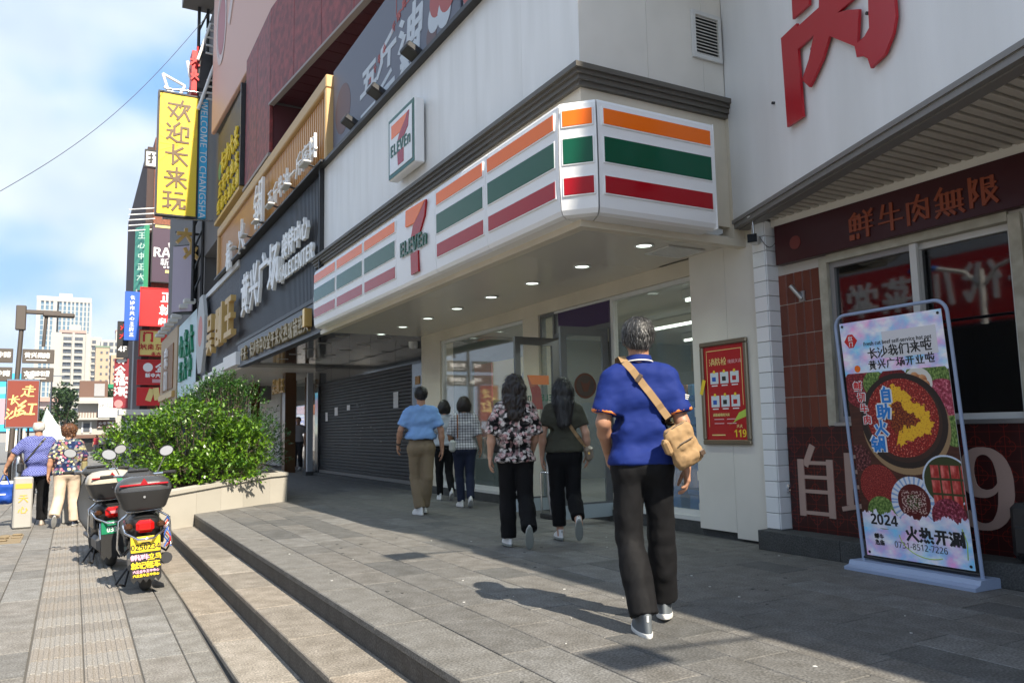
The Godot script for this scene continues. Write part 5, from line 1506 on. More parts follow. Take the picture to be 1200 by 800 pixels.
func skyline() -> void:
	var z := -640.0
	var a := on_z(43, 352, z)
	var c := on_z(106, 352, z)
	var e := on_z(118, 352, z - 30.0)
	var white := mat("tower_white", lin(0.40, 0.385, 0.35), 0.6)
	var glassy := mat("tower_glass", lin(0.11, 0.19, 0.27), 0.2)
	var t := tower("glass_tower", "tall tower with white vertical fins and blue glass bands", z, a.x, c.x, a.y, 34.0, glassy)
	var w := c.x - a.x
	var fx := [0.0, 0.13, 0.22, 0.30, 0.375, 0.46, 0.54, 0.62, 0.69, 0.77, 0.85, 0.92, 0.985]
	for i in fx.size():
		var fw: float = 2.4 if i in [0, 3] else 1.0
		if i == 3: fw = 3.6
		bit("fin", t, white, a.x + w * fx[i] - 0.1, a.x + w * fx[i] + fw, -0.4, a.y, z + 0.02, z + 0.9)
	bit("parapet", t, white, a.x - 0.3, c.x + 0.5, a.y + 0.02, a.y + 3.5, z - 34.0, z + 1.0)
	for i in 26:
		bit("spandrel", t, mat("spandrel", lin(0.34, 0.40, 0.45), 0.5), a.x + 0.5, c.x - 0.2, 8.0 + i * 3.6, 8.7 + i * 3.6, z + 0.05, z + 0.25)
	var sd := Shape.new()   # white side with slots
	for i in 6:
		put("side_fin", boxm(Vector3(c.x + 0.02, -0.4, z - 5.0 * i - 4.4), Vector3(c.x + 0.9, a.y, z - 5.0 * i - 0.6)), white, t)
	bit("side_glass", t, glassy, c.x - 0.5, c.x + 0.4, -0.4, a.y, z - 33.0, z - 0.2)
	bit("roof_box", t, white, a.x + w * 0.4, a.x + w * 0.65, a.y + 3.5, a.y + 7.0, z - 20.0, z - 6.0)
	# white residential tower with window rows
	z = -430.0
	a = on_z(60, 390, z)
	c = on_z(105, 390, z)
	var r := tower("apartment_tower", "white apartment tower with rows of dark windows before the glass tower", z, a.x, c.x, a.y, 16.0, white)
	w = c.x - a.x
	var wm := mat("tower_window", lin(0.09, 0.10, 0.12), 0.3)
	var win := sized(1.7, 1.55, 0.25)
	for k in 15:
		for q in 4:
			var u: float = [0.36, 0.47, 0.66, 0.77][q]
			put("window", win, wm, r, Vector3(a.x + w * u, a.y - 2.4 - k * 3.1, z + 0.06))
		put("balcony", boxm(Vector3(-w * 0.10, -0.5, 0.0), Vector3(w * 0.10, 0.35, 0.9)), white, r, Vector3(a.x + w * 0.42, a.y - 4.0 - k * 3.1, z + 0.2))
		put("balcony", boxm(Vector3(-w * 0.10, -0.5, 0.0), Vector3(w * 0.10, 0.35, 0.9)), white, r, Vector3(a.x + w * 0.71, a.y - 4.0 - k * 3.1, z + 0.2))
	bit("pilaster", r, white, a.x - 0.2, a.x + w * 0.26, -0.4, a.y + 0.3, z + 0.01, z + 1.3)
	bit("pilaster", r, white, a.x + w * 0.54, a.x + w * 0.60, -0.4, a.y + 0.3, z + 0.01, z + 1.3)
	bit("pilaster", r, white, a.x + w * 0.90, a.x + w + 0.3, -0.4, a.y + 0.3, z + 0.01, z + 1.3)
	bit("roof_slab", r, mat("roof_rose", lin(0.42, 0.26, 0.22), 0.7), a.x + w * 0.2, a.x + w * 0.9, a.y + 0.32, a.y + 1.6, z - 12.0, z + 0.5)
	bit("roof_box", r, white, a.x + w * 0.45, a.x + w * 0.75, a.y + 1.62, a.y + 4.6, z - 10.0, z - 2.0)
	var r2 := tower("apartment_tower", "lower white wing with window rows between the white and beige blocks", z - 6.0, c.x + 0.4, c.x + 5.2, a.y - 0.6, 14.0, white)
	for k in 15:
		put("window", win, wm, r2, Vector3(c.x + 2.0, a.y - 3.0 - k * 3.1, z - 5.94))
		put("balcony", boxm(Vector3(-1.6, -0.5, 0.0), Vector3(1.6, 0.3, 0.7)), white, r2, Vector3(c.x + 2.6, a.y - 4.4 - k * 3.1, z - 5.9))
	# beige block
	z = -360.0
	a = on_z(112, 407, z)
	c = on_z(128, 407, z)
	var beige := mat("tower_beige", lin(0.40, 0.30, 0.20), 0.7)
	var bg := tower("beige_block", "beige housing block with small square windows", z, a.x, c.x, a.y, 14.0, beige)
	bit("wing", bg, beige, c.x + 0.8, c.x + 8.0, -0.4, a.y - 2.6, z - 16.0, z - 3.0)
	bit("parapet", bg, mat("roof_green", lin(0.16, 0.22, 0.15), 0.8), a.x - 0.2, c.x + 0.3, a.y + 0.02, a.y + 0.7, z - 14.0, z + 0.2)
	var sw := sized(0.8, 0.9, 0.2)
	for k in 12:
		put("window", sw, wm, bg, Vector3(a.x + 2.1, a.y - 2.0 - k * 2.9, z + 0.06))
		put("window", sw, wm, bg, Vector3(c.x - 0.8, a.y - 2.0 - k * 2.9, z + 0.06))
		for q in 3:
			put("window", sw, wm, bg, Vector3(c.x + 2.0 + q * 1.9, a.y - 4.6 - k * 2.9, z - 2.94))
	# far white block right of it
	z = -400.0
	a = on_z(118, 398, z)
	c = on_z(141, 398, z)
	var fw2 := tower("white_block", "distant white housing block with rooftop huts behind the beige one", z, a.x, c.x, a.y, 14.0, white)
	bit("roof_hut", fw2, white, a.x + 6.0, a.x + 9.5, a.y + 0.02, a.y + 4.5, z - 10.0, z - 2.0)
	bit("roof_hut", fw2, M.roof_rose, a.x + 5.8, a.x + 9.7, a.y + 4.52, a.y + 5.0, z - 10.2, z - 1.8)
	for k in 6:
		for q in 4:
			put("window", win, wm, fw2, Vector3(a.x + 1.8 + q * 2.4, a.y - 1.8 - k * 3.0, z + 0.06))
	# low pink-roofed house and the traditional shop house at the end of the street
	z = -150.0
	a = on_z(38, 462, z)
	c = on_z(62, 497, z)
	var pk := tower("pink_house", "low pinkish house with tiled eaves behind the red lightbox", z, a.x, c.x, a.y - 1.2, 10.0, mat("pink_wall", lin(0.55, 0.42, 0.40), 0.8))
	bit("eave", pk, M.roof_rose, a.x - 0.6, c.x + 0.6, a.y - 1.18, a.y - 0.5, z - 10.0, z + 0.8)
	for k in 3: bit("window", pk, wm, a.x + 0.8 + k * 1.5, a.x + 1.6 + k * 1.5, a.y - 3.4, a.y - 2.2, z - 0.1, z + 0.06)
	z = -92.0
	a = on_z(91, 470, z)
	c = on_z(152, 470, z)
	var grey := mat("house_grey", lin(0.40, 0.39, 0.36), 0.8)
	var brown := mat("house_brown", lin(0.13, 0.07, 0.05), 0.7)
	var h := tower("shop_house", "old grey shop house with balcony and brown ground floor at the street end", z, a.x, c.x, a.y + 0.4, 9.0, grey)
	bit("balcony_slab", h, grey, a.x - 0.5, c.x - 1.9, 2.9, 3.1, z + 0.02, z + 0.9)
	bit("eave", h, grey, a.x - 0.6, c.x - 1.8, 4.55, 4.8, z + 0.02, z + 0.9)
	for i in 9: bit("baluster", h, M.house_brown, a.x + 0.1 + i * 0.26, a.x + 0.17 + i * 0.26, 3.1, 3.75, z + 0.8, z + 0.86)
	bit("white_board", h, M.white_paint, a.x + 1.85, a.x + 3.55, 3.15, 4.85, z + 0.92, z + 1.0)
	print_line("沙门正宗", h, Vector3(a.x + 2.15, 4.35, z + 1.0), UX, UY, 0.36, Vector2(0.4, 0), 0.12, 0.01, M.print_black)
	bit("dark_board", h, brown, a.x + 1.8, a.x + 3.5, 2.05, 2.85, z + 0.02, z + 0.2)
	print_line("心中平米", h, Vector3(a.x + 2.1, 2.55, z + 0.2), UX, UY, 0.32, Vector2(0.38, 0), 0.14, 0.01, M.print_white)
	print_line("大正市中金", h, Vector3(a.x + 2.0, 2.2, z + 0.2), UX, UY, 0.2, Vector2(0.32, 0), 0.16, 0.01, M.print_white)
	bit("window", h, wm, a.x + 0.55, a.x + 1.15, 1.75, 2.55, z + 0.01, z + 0.08)
	bit("window_surround", h, M.white_paint, a.x + 0.4, a.x + 0.545, 1.6, 2.7, z + 0.01, z + 0.12)
	bit("window_surround", h, M.white_paint, a.x + 1.155, a.x + 1.3, 1.6, 2.7, z + 0.01, z + 0.12)
	bit("shop_band", h, brown, a.x - 0.4, c.x, 1.05, 1.4, z + 0.02, z + 0.5)
	bit("shop_opening", h, M.black, a.x + 0.2, c.x - 0.3, -0.32, 1.04, z + 0.01, z + 0.05)
	var ph := on_z(93, 446, z - 4.0)
	bit("penthouse", h, brown, ph.x, ph.x + 2.7, a.y + 0.42, ph.y, z - 8.0, z - 4.0)
	bit("penthouse_window", h, M.pier_grey, ph.x + 1.4, ph.x + 2.4, a.y + 0.7, ph.y - 0.3, z - 3.99, z - 3.9)
	bit("green_awning", h, M.green_paint, ph.x + 2.75, ph.x + 4.2, ph.y - 0.7, ph.y - 0.3, z - 8.0, z - 4.5)
	# trees down the street
	leaf_tree(Vector3(on_z(74, 500, -78.0).x, -0.32, -78.0), 6.2, 1.75, "dark green round tree in front of the far white tower")
	leaf_tree(Vector3(on_z(52, 500, -84.0).x, -0.32, -84.0), 4.0, 1.3, "smaller dark tree behind the older man in the blue shirt")
	leaf_tree(Vector3(on_z(128, 500, -98.0).x, -0.32, -104.0), 7.6, 1.5, "tree rising behind the old grey shop house")

func leaf_tree(at: Vector3, h: float, r: float, label: String) -> void:
	var t := thing("street_tree", label, "tree", at)
	var s := Shape.new()
	s.tube([Vector3(0, 0, 0), Vector3(0.05, h * 0.3, 0), Vector3(0.0, h * 0.75, 0.05)], [0.16, 0.11, 0.05], 7)
	for k in 5:
		var a := TAU * k / 5.0
		s.tube([Vector3(0.03, h * (0.3 + 0.06 * k), 0), Vector3(cos(a) * r * 0.7, h * (0.55 + 0.07 * k), sin(a) * r * 0.7)], [0.06, 0.02], 5)
	put("trunk", s.done(), mat("bark", lin(0.10, 0.075, 0.055), 0.9), t)
	var f := Shape.new()
	var blobs := []
	for k in 16:
		var a := rng.randf() * TAU
		var q := rng.randf()
		blobs.append([Vector3(cos(a) * r * 0.75 * q, h * rng.randf_range(0.42, 0.90), sin(a) * r * 0.75 * q), r * rng.randf_range(0.28, 0.48)])
	for i in 1500:
		var b: Array = blobs[i % blobs.size()]
		var d := Vector3(rng.randf_range(-1, 1), rng.randf_range(-1, 1), rng.randf_range(-1, 1))
		if d.length() > 1.0: d = d.normalized()
		var p: Vector3 = b[0] + d * b[1]
		var n := Vector3(rng.randf_range(-1, 1), rng.randf_range(0.0, 1), rng.randf_range(-1, 1)).normalized()
		var u := n.cross(Vector3(0.3, 0.5, 0.8)).normalized() * 0.10
		var v := n.cross(u).normalized() * 0.14
		var g := rng.randf_range(0.7, 1.25)
		f.tint = Color(0.030 * g, 0.062 * g, 0.018 * g)
		f.quad(p - v, p + u, p + v, p - u)
	put("crown", f.done(), M.leaf, t)

# ------------------------------------------------------------ street furniture on the left
func street_things() -> void:
	var gy := -0.32
	# finger post
	var z := -26.0
	var px0 := on_z(20, 430, z).x
	var s := thing("finger_post", "dark lamp and finger post with four white lettered direction boards", "sign post", Vector3(px0, gy, z))
	var dk := mat("post_bronze", lin(0.10, 0.085, 0.075), 0.5, 0.3)
	put("pole", tubem([Vector3(-0.10, 0, 0), Vector3(0.0, 3.0, 0), Vector3(0.05, 4.5, 0)], [0.075, 0.065, 0.06], 8), dk, s)
	put("base", boxm(Vector3(-0.25, 0, -0.15), Vector3(0.05, 0.3, 0.15), 0.02), dk, s)
	put("crown_box", boxm(Vector3(-0.10, 4.45, -0.1), Vector3(0.15, 5.15, 0.1), 0.02), dk, s)
	put("lamp_arm", boxm(Vector3(0.10, 4.92, -0.06), Vector3(1.0, 5.04, 0.06), 0.02), dk, s)
	put("lamp_head", boxm(Vector3(0.55, 4.86, -0.12), Vector3(1.35, 4.98, 0.12), 0.03), dk, s)
	put("lamp_stem", tubem([Vector3(0.60, 4.0, 0), Vector3(0.64, 4.9, 0)], 0.05, 6), dk, s)
	for k in 2:
		var y := 3.72 - k * 0.52
		put("direction_board", boxm(Vector3(0.10, y - 0.2, -0.03), Vector3(0.88, y + 0.2, 0.03), 0.01), dk, s)
		put("direction_board", boxm(Vector3(-1.0, y - 0.2, -0.03), Vector3(-0.12, y + 0.2, 0.03), 0.01), dk, s)
		characters("黄兴南路" if k == 0 else "京庭料理", s, Vector3(0.23, y + 0.03, 0.03), UX, UY, 0.155, Vector3(0.155, 0, 0), 0.15, 0.12, 0.006, M.print_white)
		characters("中路", s, Vector3(-0.42, y + 0.03, 0.03), UX, UY, 0.16, Vector3(0.17, 0, 0), 0.15, 0.12, 0.006, M.print_white)
		put("small_print", boxm(Vector3(0.2, y - 0.12, 0.03), Vector3(0.7, y - 0.10, 0.034)), M.print_white, s)
	# red lightbox on a pole
	z = -24.0
	var q := on_z(26, 473, z)
	var l := thing("red_lightbox", "red street lightbox with gold calligraphy on a steel pole", "sign", Vector3(q.x, gy, z))
	var hy := q.y - gy
	put("case", boxm(Vector3(-0.38, hy - 0.63, -0.09), Vector3(0.38, hy + 0.63, 0.05), 0.02), M.steel, l)
	put("face", boxm(Vector3(-0.345, hy - 0.59, 0.05), Vector3(0.345, hy + 0.59, 0.058)), mat("brick_red", lin(0.22, 0.045, 0.028), 0.45), l)
	for c in [["走", 0.12, 0.33, 0.30], ["红", 0.10, -0.12, 0.42], ["长", -0.19, 0.10, 0.25], ["沙", -0.2, -0.24, 0.30]]:
		characters(c[0], l, Vector3(c[1], hy + c[2], 0.058), UX, UY, c[3], Vector3.ZERO, 0.12, 0.09, 0.006, M.print_gold, 0.15)
	put("pole", tubem([Vector3(-0.03, 0.0, -0.02), Vector3(-0.03, hy - 0.6, -0.02)], [0.085, 0.06], 10), M.steel, l)
	put("pole_sleeve", lathem([Vector2(0.14, 0), Vector2(0.14, 0.75), Vector2(0.07, 0.95)], Vector3(-0.03, 0, -0.02), Vector3.UP, 12), M.steel, l)
	var tp := thing("round_finial_post", "slim post with round camera head beside the red lightbox", "post", Vector3(on_z(35, 450, -25.0).x, gy, -25.0))
	put("pole", tubem([Vector3(0, 0, 0), Vector3(0, 3.0, 0)], 0.03, 6), dk, tp)
	put("head", lathem([Vector2(0.02, 0), Vector2(0.09, 0.06), Vector2(0.09, 0.14), Vector2(0.02, 0.2)], Vector3(0, 2.95, 0), Vector3.UP, 10), M.white_paint, tp)
	put("stem", tubem([Vector3(0, 2.9, 0), Vector3(0.0, 3.0, 0)], 0.05, 6), dk, tp)
	# coloured hoardings far behind
	var hb := z_board("blue_hoarding", "bright blue and pink event hoarding at the left edge of the plaza", -52.0, -12, 437, 42, 505, 0.3, mat("hoarding_blue", lin(0.05, 0.40, 0.75), 0.5))
	put("pink_area", boxm(Vector3(-0.9, -1.2, 0.0), Vector3(0.3, 0.2, 0.01)), mat("hoarding_pink", lin(0.62, 0.30, 0.36), 0.5), hb)
	put("cyan_wave", boxm(Vector3(-1.2, 0.5, 0.0), Vector3(1.2, 0.9, 0.012)), mat("hoarding_cyan", lin(0.25, 0.65, 0.85), 0.5), hb, Vector3.ZERO, Vector3(0, 0, 0.08))
	put("support", boxm(Vector3(-1.6, -2.2, -0.3), Vector3(1.6, -1.5, -0.1)), M.pier_grey, hb)
	var h2 := z_board("wave_panel", "pale panel with a blue wave print below the red lightbox", -40.0, 8, 483, 28, 528, 0.2, M.cream_panel)
	put("wave_print", boxm(Vector3(-0.32, 0.05, 0.0), Vector3(0.36, 0.85, 0.01)), M.hoarding_cyan, h2)
	var wv := Shape.new()
	wv.prism(PackedVector2Array([Vector2(-0.3, 0.8), Vector2(0.0, 0.7), Vector2(0.15, 0.35), Vector2(0.05, 0.1), Vector2(-0.1, 0.12), Vector2(-0.12, 0.4)]), Vector3(0, 0, 0.01), UX, UY, Vector3(0, 0, 0.01))
	put("wave_print", wv.done(), M.blue_paint, h2)
	var h3 := z_board("dotted_hoarding", "blue hoarding with white dots behind the older man", -60.0, 28, 492, 42, 512, 0.2, M.blue_paint)
	for k in 10: put("dot", discm(0.07, 0.01, 10), M.print_white, h3, Vector3(-0.35 + (k % 4) * 0.24, 0.4 - (k / 4) * 0.35, 0.012))
	var tent := thing("white_gazebo", "white pointed market gazebo behind the older couple", "gazebo", Vector3(on_z(60, 500, -45.0).x, gy, -45.0))
	var tn := Shape.new()
	for k in 4:
		var a0 := TAU * k / 4.0 + 0.5
		var a1 := TAU * (k + 1) / 4.0 + 0.5
		tn.tri(Vector3(cos(a1) * 0.8, 1.35, sin(a1) * 0.8), Vector3(cos(a0) * 0.8, 1.35, sin(a0) * 0.8), Vector3(-0.25, 2.9, 0))
	put("roof", tn.done(), mat("tent_white", lin(0.62, 0.72, 0.68), 0.7), tent)
	for k in 4: put("leg", tubem([Vector3(cos(TAU * k / 4.0 + 0.5) * 0.75, 0, sin(TAU * k / 4.0 + 0.5) * 0.75), Vector3(cos(TAU * k / 4.0 + 0.5) * 0.78, 1.37, sin(TAU * k / 4.0 + 0.5) * 0.78)], 0.03, 6), M.steel, tent)
	var sl := thing("street_lamp", "thin street lamp with two flat arms in front of the far towers", "street lamp", Vector3(on_z(59, 470, -60.0).x, gy, -60.0))
	put("pole", tubem([Vector3(0, 0, 0), Vector3(0, 5.5, 0)], [0.08, 0.05], 8), M.steel, sl)
	put("lamp_arm", boxm(Vector3(-0.7, 5.45, -0.05), Vector3(0.7, 5.52, 0.05)), M.steel, sl)
	# low grey seat block, bollards with gold characters
	var bl := mat("trough_pale", lin(0.50, 0.51, 0.52), 0.7)
	tag(put(numbered("seat_block"), boxm(Vector3(-3.2, gy, -22.6), Vector3(-0.9, gy + 0.42, -21.9), 0.03), bl, self), "low pale grey stone block beside the lightbox pole", "seat block")
	var gold := mat("worn_gold", lin(0.55, 0.36, 0.06), 0.6)
	var names := ["pale granite bollard with gold characters next to the blue carrier bag", "pale granite bollard half hidden between the older couple", "pale granite bollard standing in front of the second scooter"]
	var spots := [[-0.66, -15.0], [0.02, -15.3], [0.52, -15.75]]
	for i in 3:
		var b := thing("bollard", names[i], "bollard", Vector3(spots[i][0], gy, spots[i][1]), 0.12, "granite bollards")
		put("post", boxm(Vector3(-0.13, 0, -0.13), Vector3(0.13, 0.80, 0.13), 0.02), M.cream_stone, b)
		put("gold_band", boxm(Vector3(-0.115, 0.62, 0.13), Vector3(0.115, 0.70, 0.135)), gold, b)
		characters("天心", b, Vector3(0, 0.47, 0.131), UX, UY, 0.13, Vector3(0, -0.18, 0), 0.13, 0.1, 0.004, gold)
	# tree grate in the pavement
	var gr := thing("paving_inset", "rough tan stone inset in the pavement near the bollards", "paving", Vector3(-0.85, -0.319, -13.4))
	put("bed", boxm(Vector3(-0.5, -0.02, -0.55), Vector3(0.28, 0.003, 0.5)), grained("rough_tan", lin(0.40, 0.31, 0.19), 0.95, M.speck_tex, 3.0), gr)
	for k in 14:
		put("cobble", boxm(Vector3(-0.06, 0, -0.04), Vector3(0.06, 0.02 + 0.01 * (k % 3), 0.04), 0.012), M.rough_tan, gr, Vector3(-0.40 + (k % 5) * 0.15, 0.0, -0.42 + (k / 5) * 0.32), Vector3(0, k * 0.7, 0))

# ------------------------------------------------------------ planter with two bushes
func planter_and_bushes() -> void:
	var p := thing("planter", "low pale stone planter wall between steps and terrace", "planter")
	var a := Vector3(3.08, 0, -13.14)
	var b := Vector3(1.02, 0, -11.52)
	var d := (b - a).normalized()
	var n := Vector3(-d.z, 0, d.x)
	if n.z < 0: n = -n
	var cuts := [0.0, 0.42, 1.02, 1.48, 1.95, (b - a).length()]
	for i in 5:
		var l0: float = cuts[i] + 0.002
		var l1: float = cuts[i + 1] - 0.002
		var h0: float = 0.41 if l0 < 0.45 else lerpf(0.41, 0.28, (l0 - 0.42) / 2.2)
		var h1: float = 0.41 if l1 < 0.45 else lerpf(0.41, 0.28, (l1 - 0.42) / 2.2)
		var s := Shape.new()
		s.prism(PackedVector2Array([Vector2(l0, -0.42), Vector2(l1, -0.42), Vector2(l1, h1), Vector2(l0, h0)]), a - n * 0.12, d, Vector3.UP, n * 0.12)
		put("stone_slab", s.done(), tinted("planter_%d" % i, "planter_stone", [1.0, 0.95, 1.05, 0.98, 1.02][i]), p)
		var c := Shape.new()
		c.prism(PackedVector2Array([Vector2(l0, h0 + 0.002), Vector2(l1, h1 + 0.002), Vector2(l1, h1 + 0.05), Vector2(l0, h0 + 0.05)]), a - n * 0.22, d, Vector3.UP, n * 0.245)
		put("cap_stone", c.done(), M.planter_stone, p)
	var e := a + Vector3(0.35, 0, -3.6)
	var sd := (e - a).normalized()
	var sn := Vector3(-sd.z, 0, sd.x)
	for i in 4:
		var s := Shape.new()
		s.prism(PackedVector2Array([Vector2(i * 0.9 + 0.002, 0.0), Vector2(i * 0.9 + 0.898, 0.0), Vector2(i * 0.9 + 0.898, 0.46), Vector2(i * 0.9 + 0.002, 0.46)]), a, sd, Vector3.UP, -sn * 0.12 if sn.x > 0 else sn * 0.12)
		put("stone_slab", s.done(), M.planter_stone, p)
	bit("left_kerb", p, M.planter_stone, 0.86, 1.02, -0.40, 0.26, -16.6, -11.5)
	var so := Shape.new()
	so.prism(PackedVector2Array([Vector2(1.05, -11.75), Vector2(2.95, -13.22), Vector2(3.3, -16.6), Vector2(1.05, -16.6)]), Vector3(0, -0.3, 0), Vector3.RIGHT, Vector3.BACK, Vector3(0, 0.52, 0))
	put("soil", so.done(), mat("soil", lin(0.05, 0.038, 0.028), 0.95), p)
	bush("bright_bush", "dense yellow green bush with broad leaves in the stone planter", Vector3(1.62, 0.20, -13.35), [[Vector3(0, 0.75, 0), Vector3(0.92, 0.66, 0.85)], [Vector3(-0.65, 0.62, -0.2), Vector3(0.62, 0.55, 0.7)], [Vector3(0.62, 0.62, 0.05), Vector3(0.6, 0.5, 0.6)], [Vector3(0.05, 0.30, 0.72), Vector3(0.95, 0.30, 0.46)]], 1700, 0.066, Color(0.15, 0.27, 0.018), Color(0.028, 0.095, 0.012), 3)
	bush("fine_bush", "taller darker bush with fine leaves behind the bright one", Vector3(2.45, 0.20, -14.6), [[Vector3(0, 1.05, 0), Vector3(0.80, 0.92, 0.8)], [Vector3(-0.55, 0.95, -0.5), Vector3(0.7, 0.8, 0.7)], [Vector3(0.3, 0.65, 0.3), Vector3(0.62, 0.62, 0.7)], [Vector3(-0.2, 1.45, -0.1), Vector3(0.5, 0.55, 0.5)]], 1900, 0.040, Color(0.060, 0.150, 0.016), Color(0.026, 0.085, 0.012), 9)

func bush(called: String, label: String, at: Vector3, lobes: Array, sprigs: int, leaf: float, bright: Color, dull: Color, sd: int) -> void:
	var t := thing(called, label, "bush", at)
	var r := RandomNumberGenerator.new()
	r.seed = sd
	var nz := FastNoiseLite.new()
	nz.seed = sd
	nz.frequency = 2.2
	var f := Shape.new()
	var tw := Shape.new()
	var k := 0
	for i in sprigs:
		var l: Array = lobes[i % lobes.size()]
		var u := Vector3(r.randfn(), r.randfn(), r.randfn()).normalized()
		if u.y < -0.5: u.y = -u.y
		var rad := (0.93 + 0.30 * nz.get_noise_3dv(u * 1.3 + l[0])) * (1.0 - 0.42 * pow(r.randf(), 2.2))
		var c: Vector3 = l[0] + u * l[1] * rad
		if c.y < 0.02: continue
		var out := (u + Vector3(0, 0.55, 0) + Vector3(r.randfn(), r.randfn(), r.randfn()) * 0.25).normalized()
		if i % 9 == 0:
			tw.tube([Vector3(c.x * 0.25, 0.0, c.z * 0.25), Vector3(c.x * 0.6, c.y * 0.6, c.z * 0.6), c], [0.012, 0.007, 0.003], 4, false)
		var tone := r.randf()
		var len := leaf * r.randf_range(1.6, 2.8)
		for q in 7:
			var s := (q + 0.5) / 7.0
			var base := c + out * len * (s - 0.35)
			var side := out.cross(Vector3(r.randfn(), r.randfn(), r.randfn())).normalized()
			var dir := (side * 0.9 + out * 0.55 + Vector3(0, 0.12, 0)).normalized()
			if q == 6: dir = out
			var w := dir.cross(Vector3(r.randfn() * 0.3, 1.0, r.randfn() * 0.3)).normalized() * leaf * 0.30
			var up := w.cross(dir).normalized()
			var sz := leaf * r.randf_range(0.75, 1.2)
			var tip := base + dir * sz - up * sz * 0.18
			var m := base + dir * sz * 0.5 + up * sz * 0.04
			var g := clampf(tone * 0.75 + r.randf() * 0.35, 0.0, 1.0)
			f.tint = dull.lerp(bright, g)
			f.quad(base, m + w, tip, m - w)
			k += 1
	put("foliage", f.done(), M.leaf_gloss, t)
	for i in 6:
		var a := TAU * i / 6.0
		tw.tube([Vector3(cos(a) * 0.10, -0.02, sin(a) * 0.10), Vector3(cos(a) * 0.3, 0.5, sin(a) * 0.3), Vector3(cos(a) * 0.5, 0.9, sin(a) * 0.45)], [0.022, 0.015, 0.006], 5)
	put("stems", tw.done(), M.bark, t)

# ------------------------------------------------------------ banner stand
func dab(im: Image, cx: float, cy: float, r: float, fn: Callable) -> void:
	for j in range(int(maxf(cy - r, 160)), int(minf(cy + r + 1, im.get_height()))):
		for i in range(int(maxf(cx - r, 0)), int(minf(cx + r + 1, im.get_width()))):
			var d := Vector2(i - cx, j - cy) / r
			if d.length() <= 1.0:
				im.set_pixel(i, j, fn.call(d, i, j))

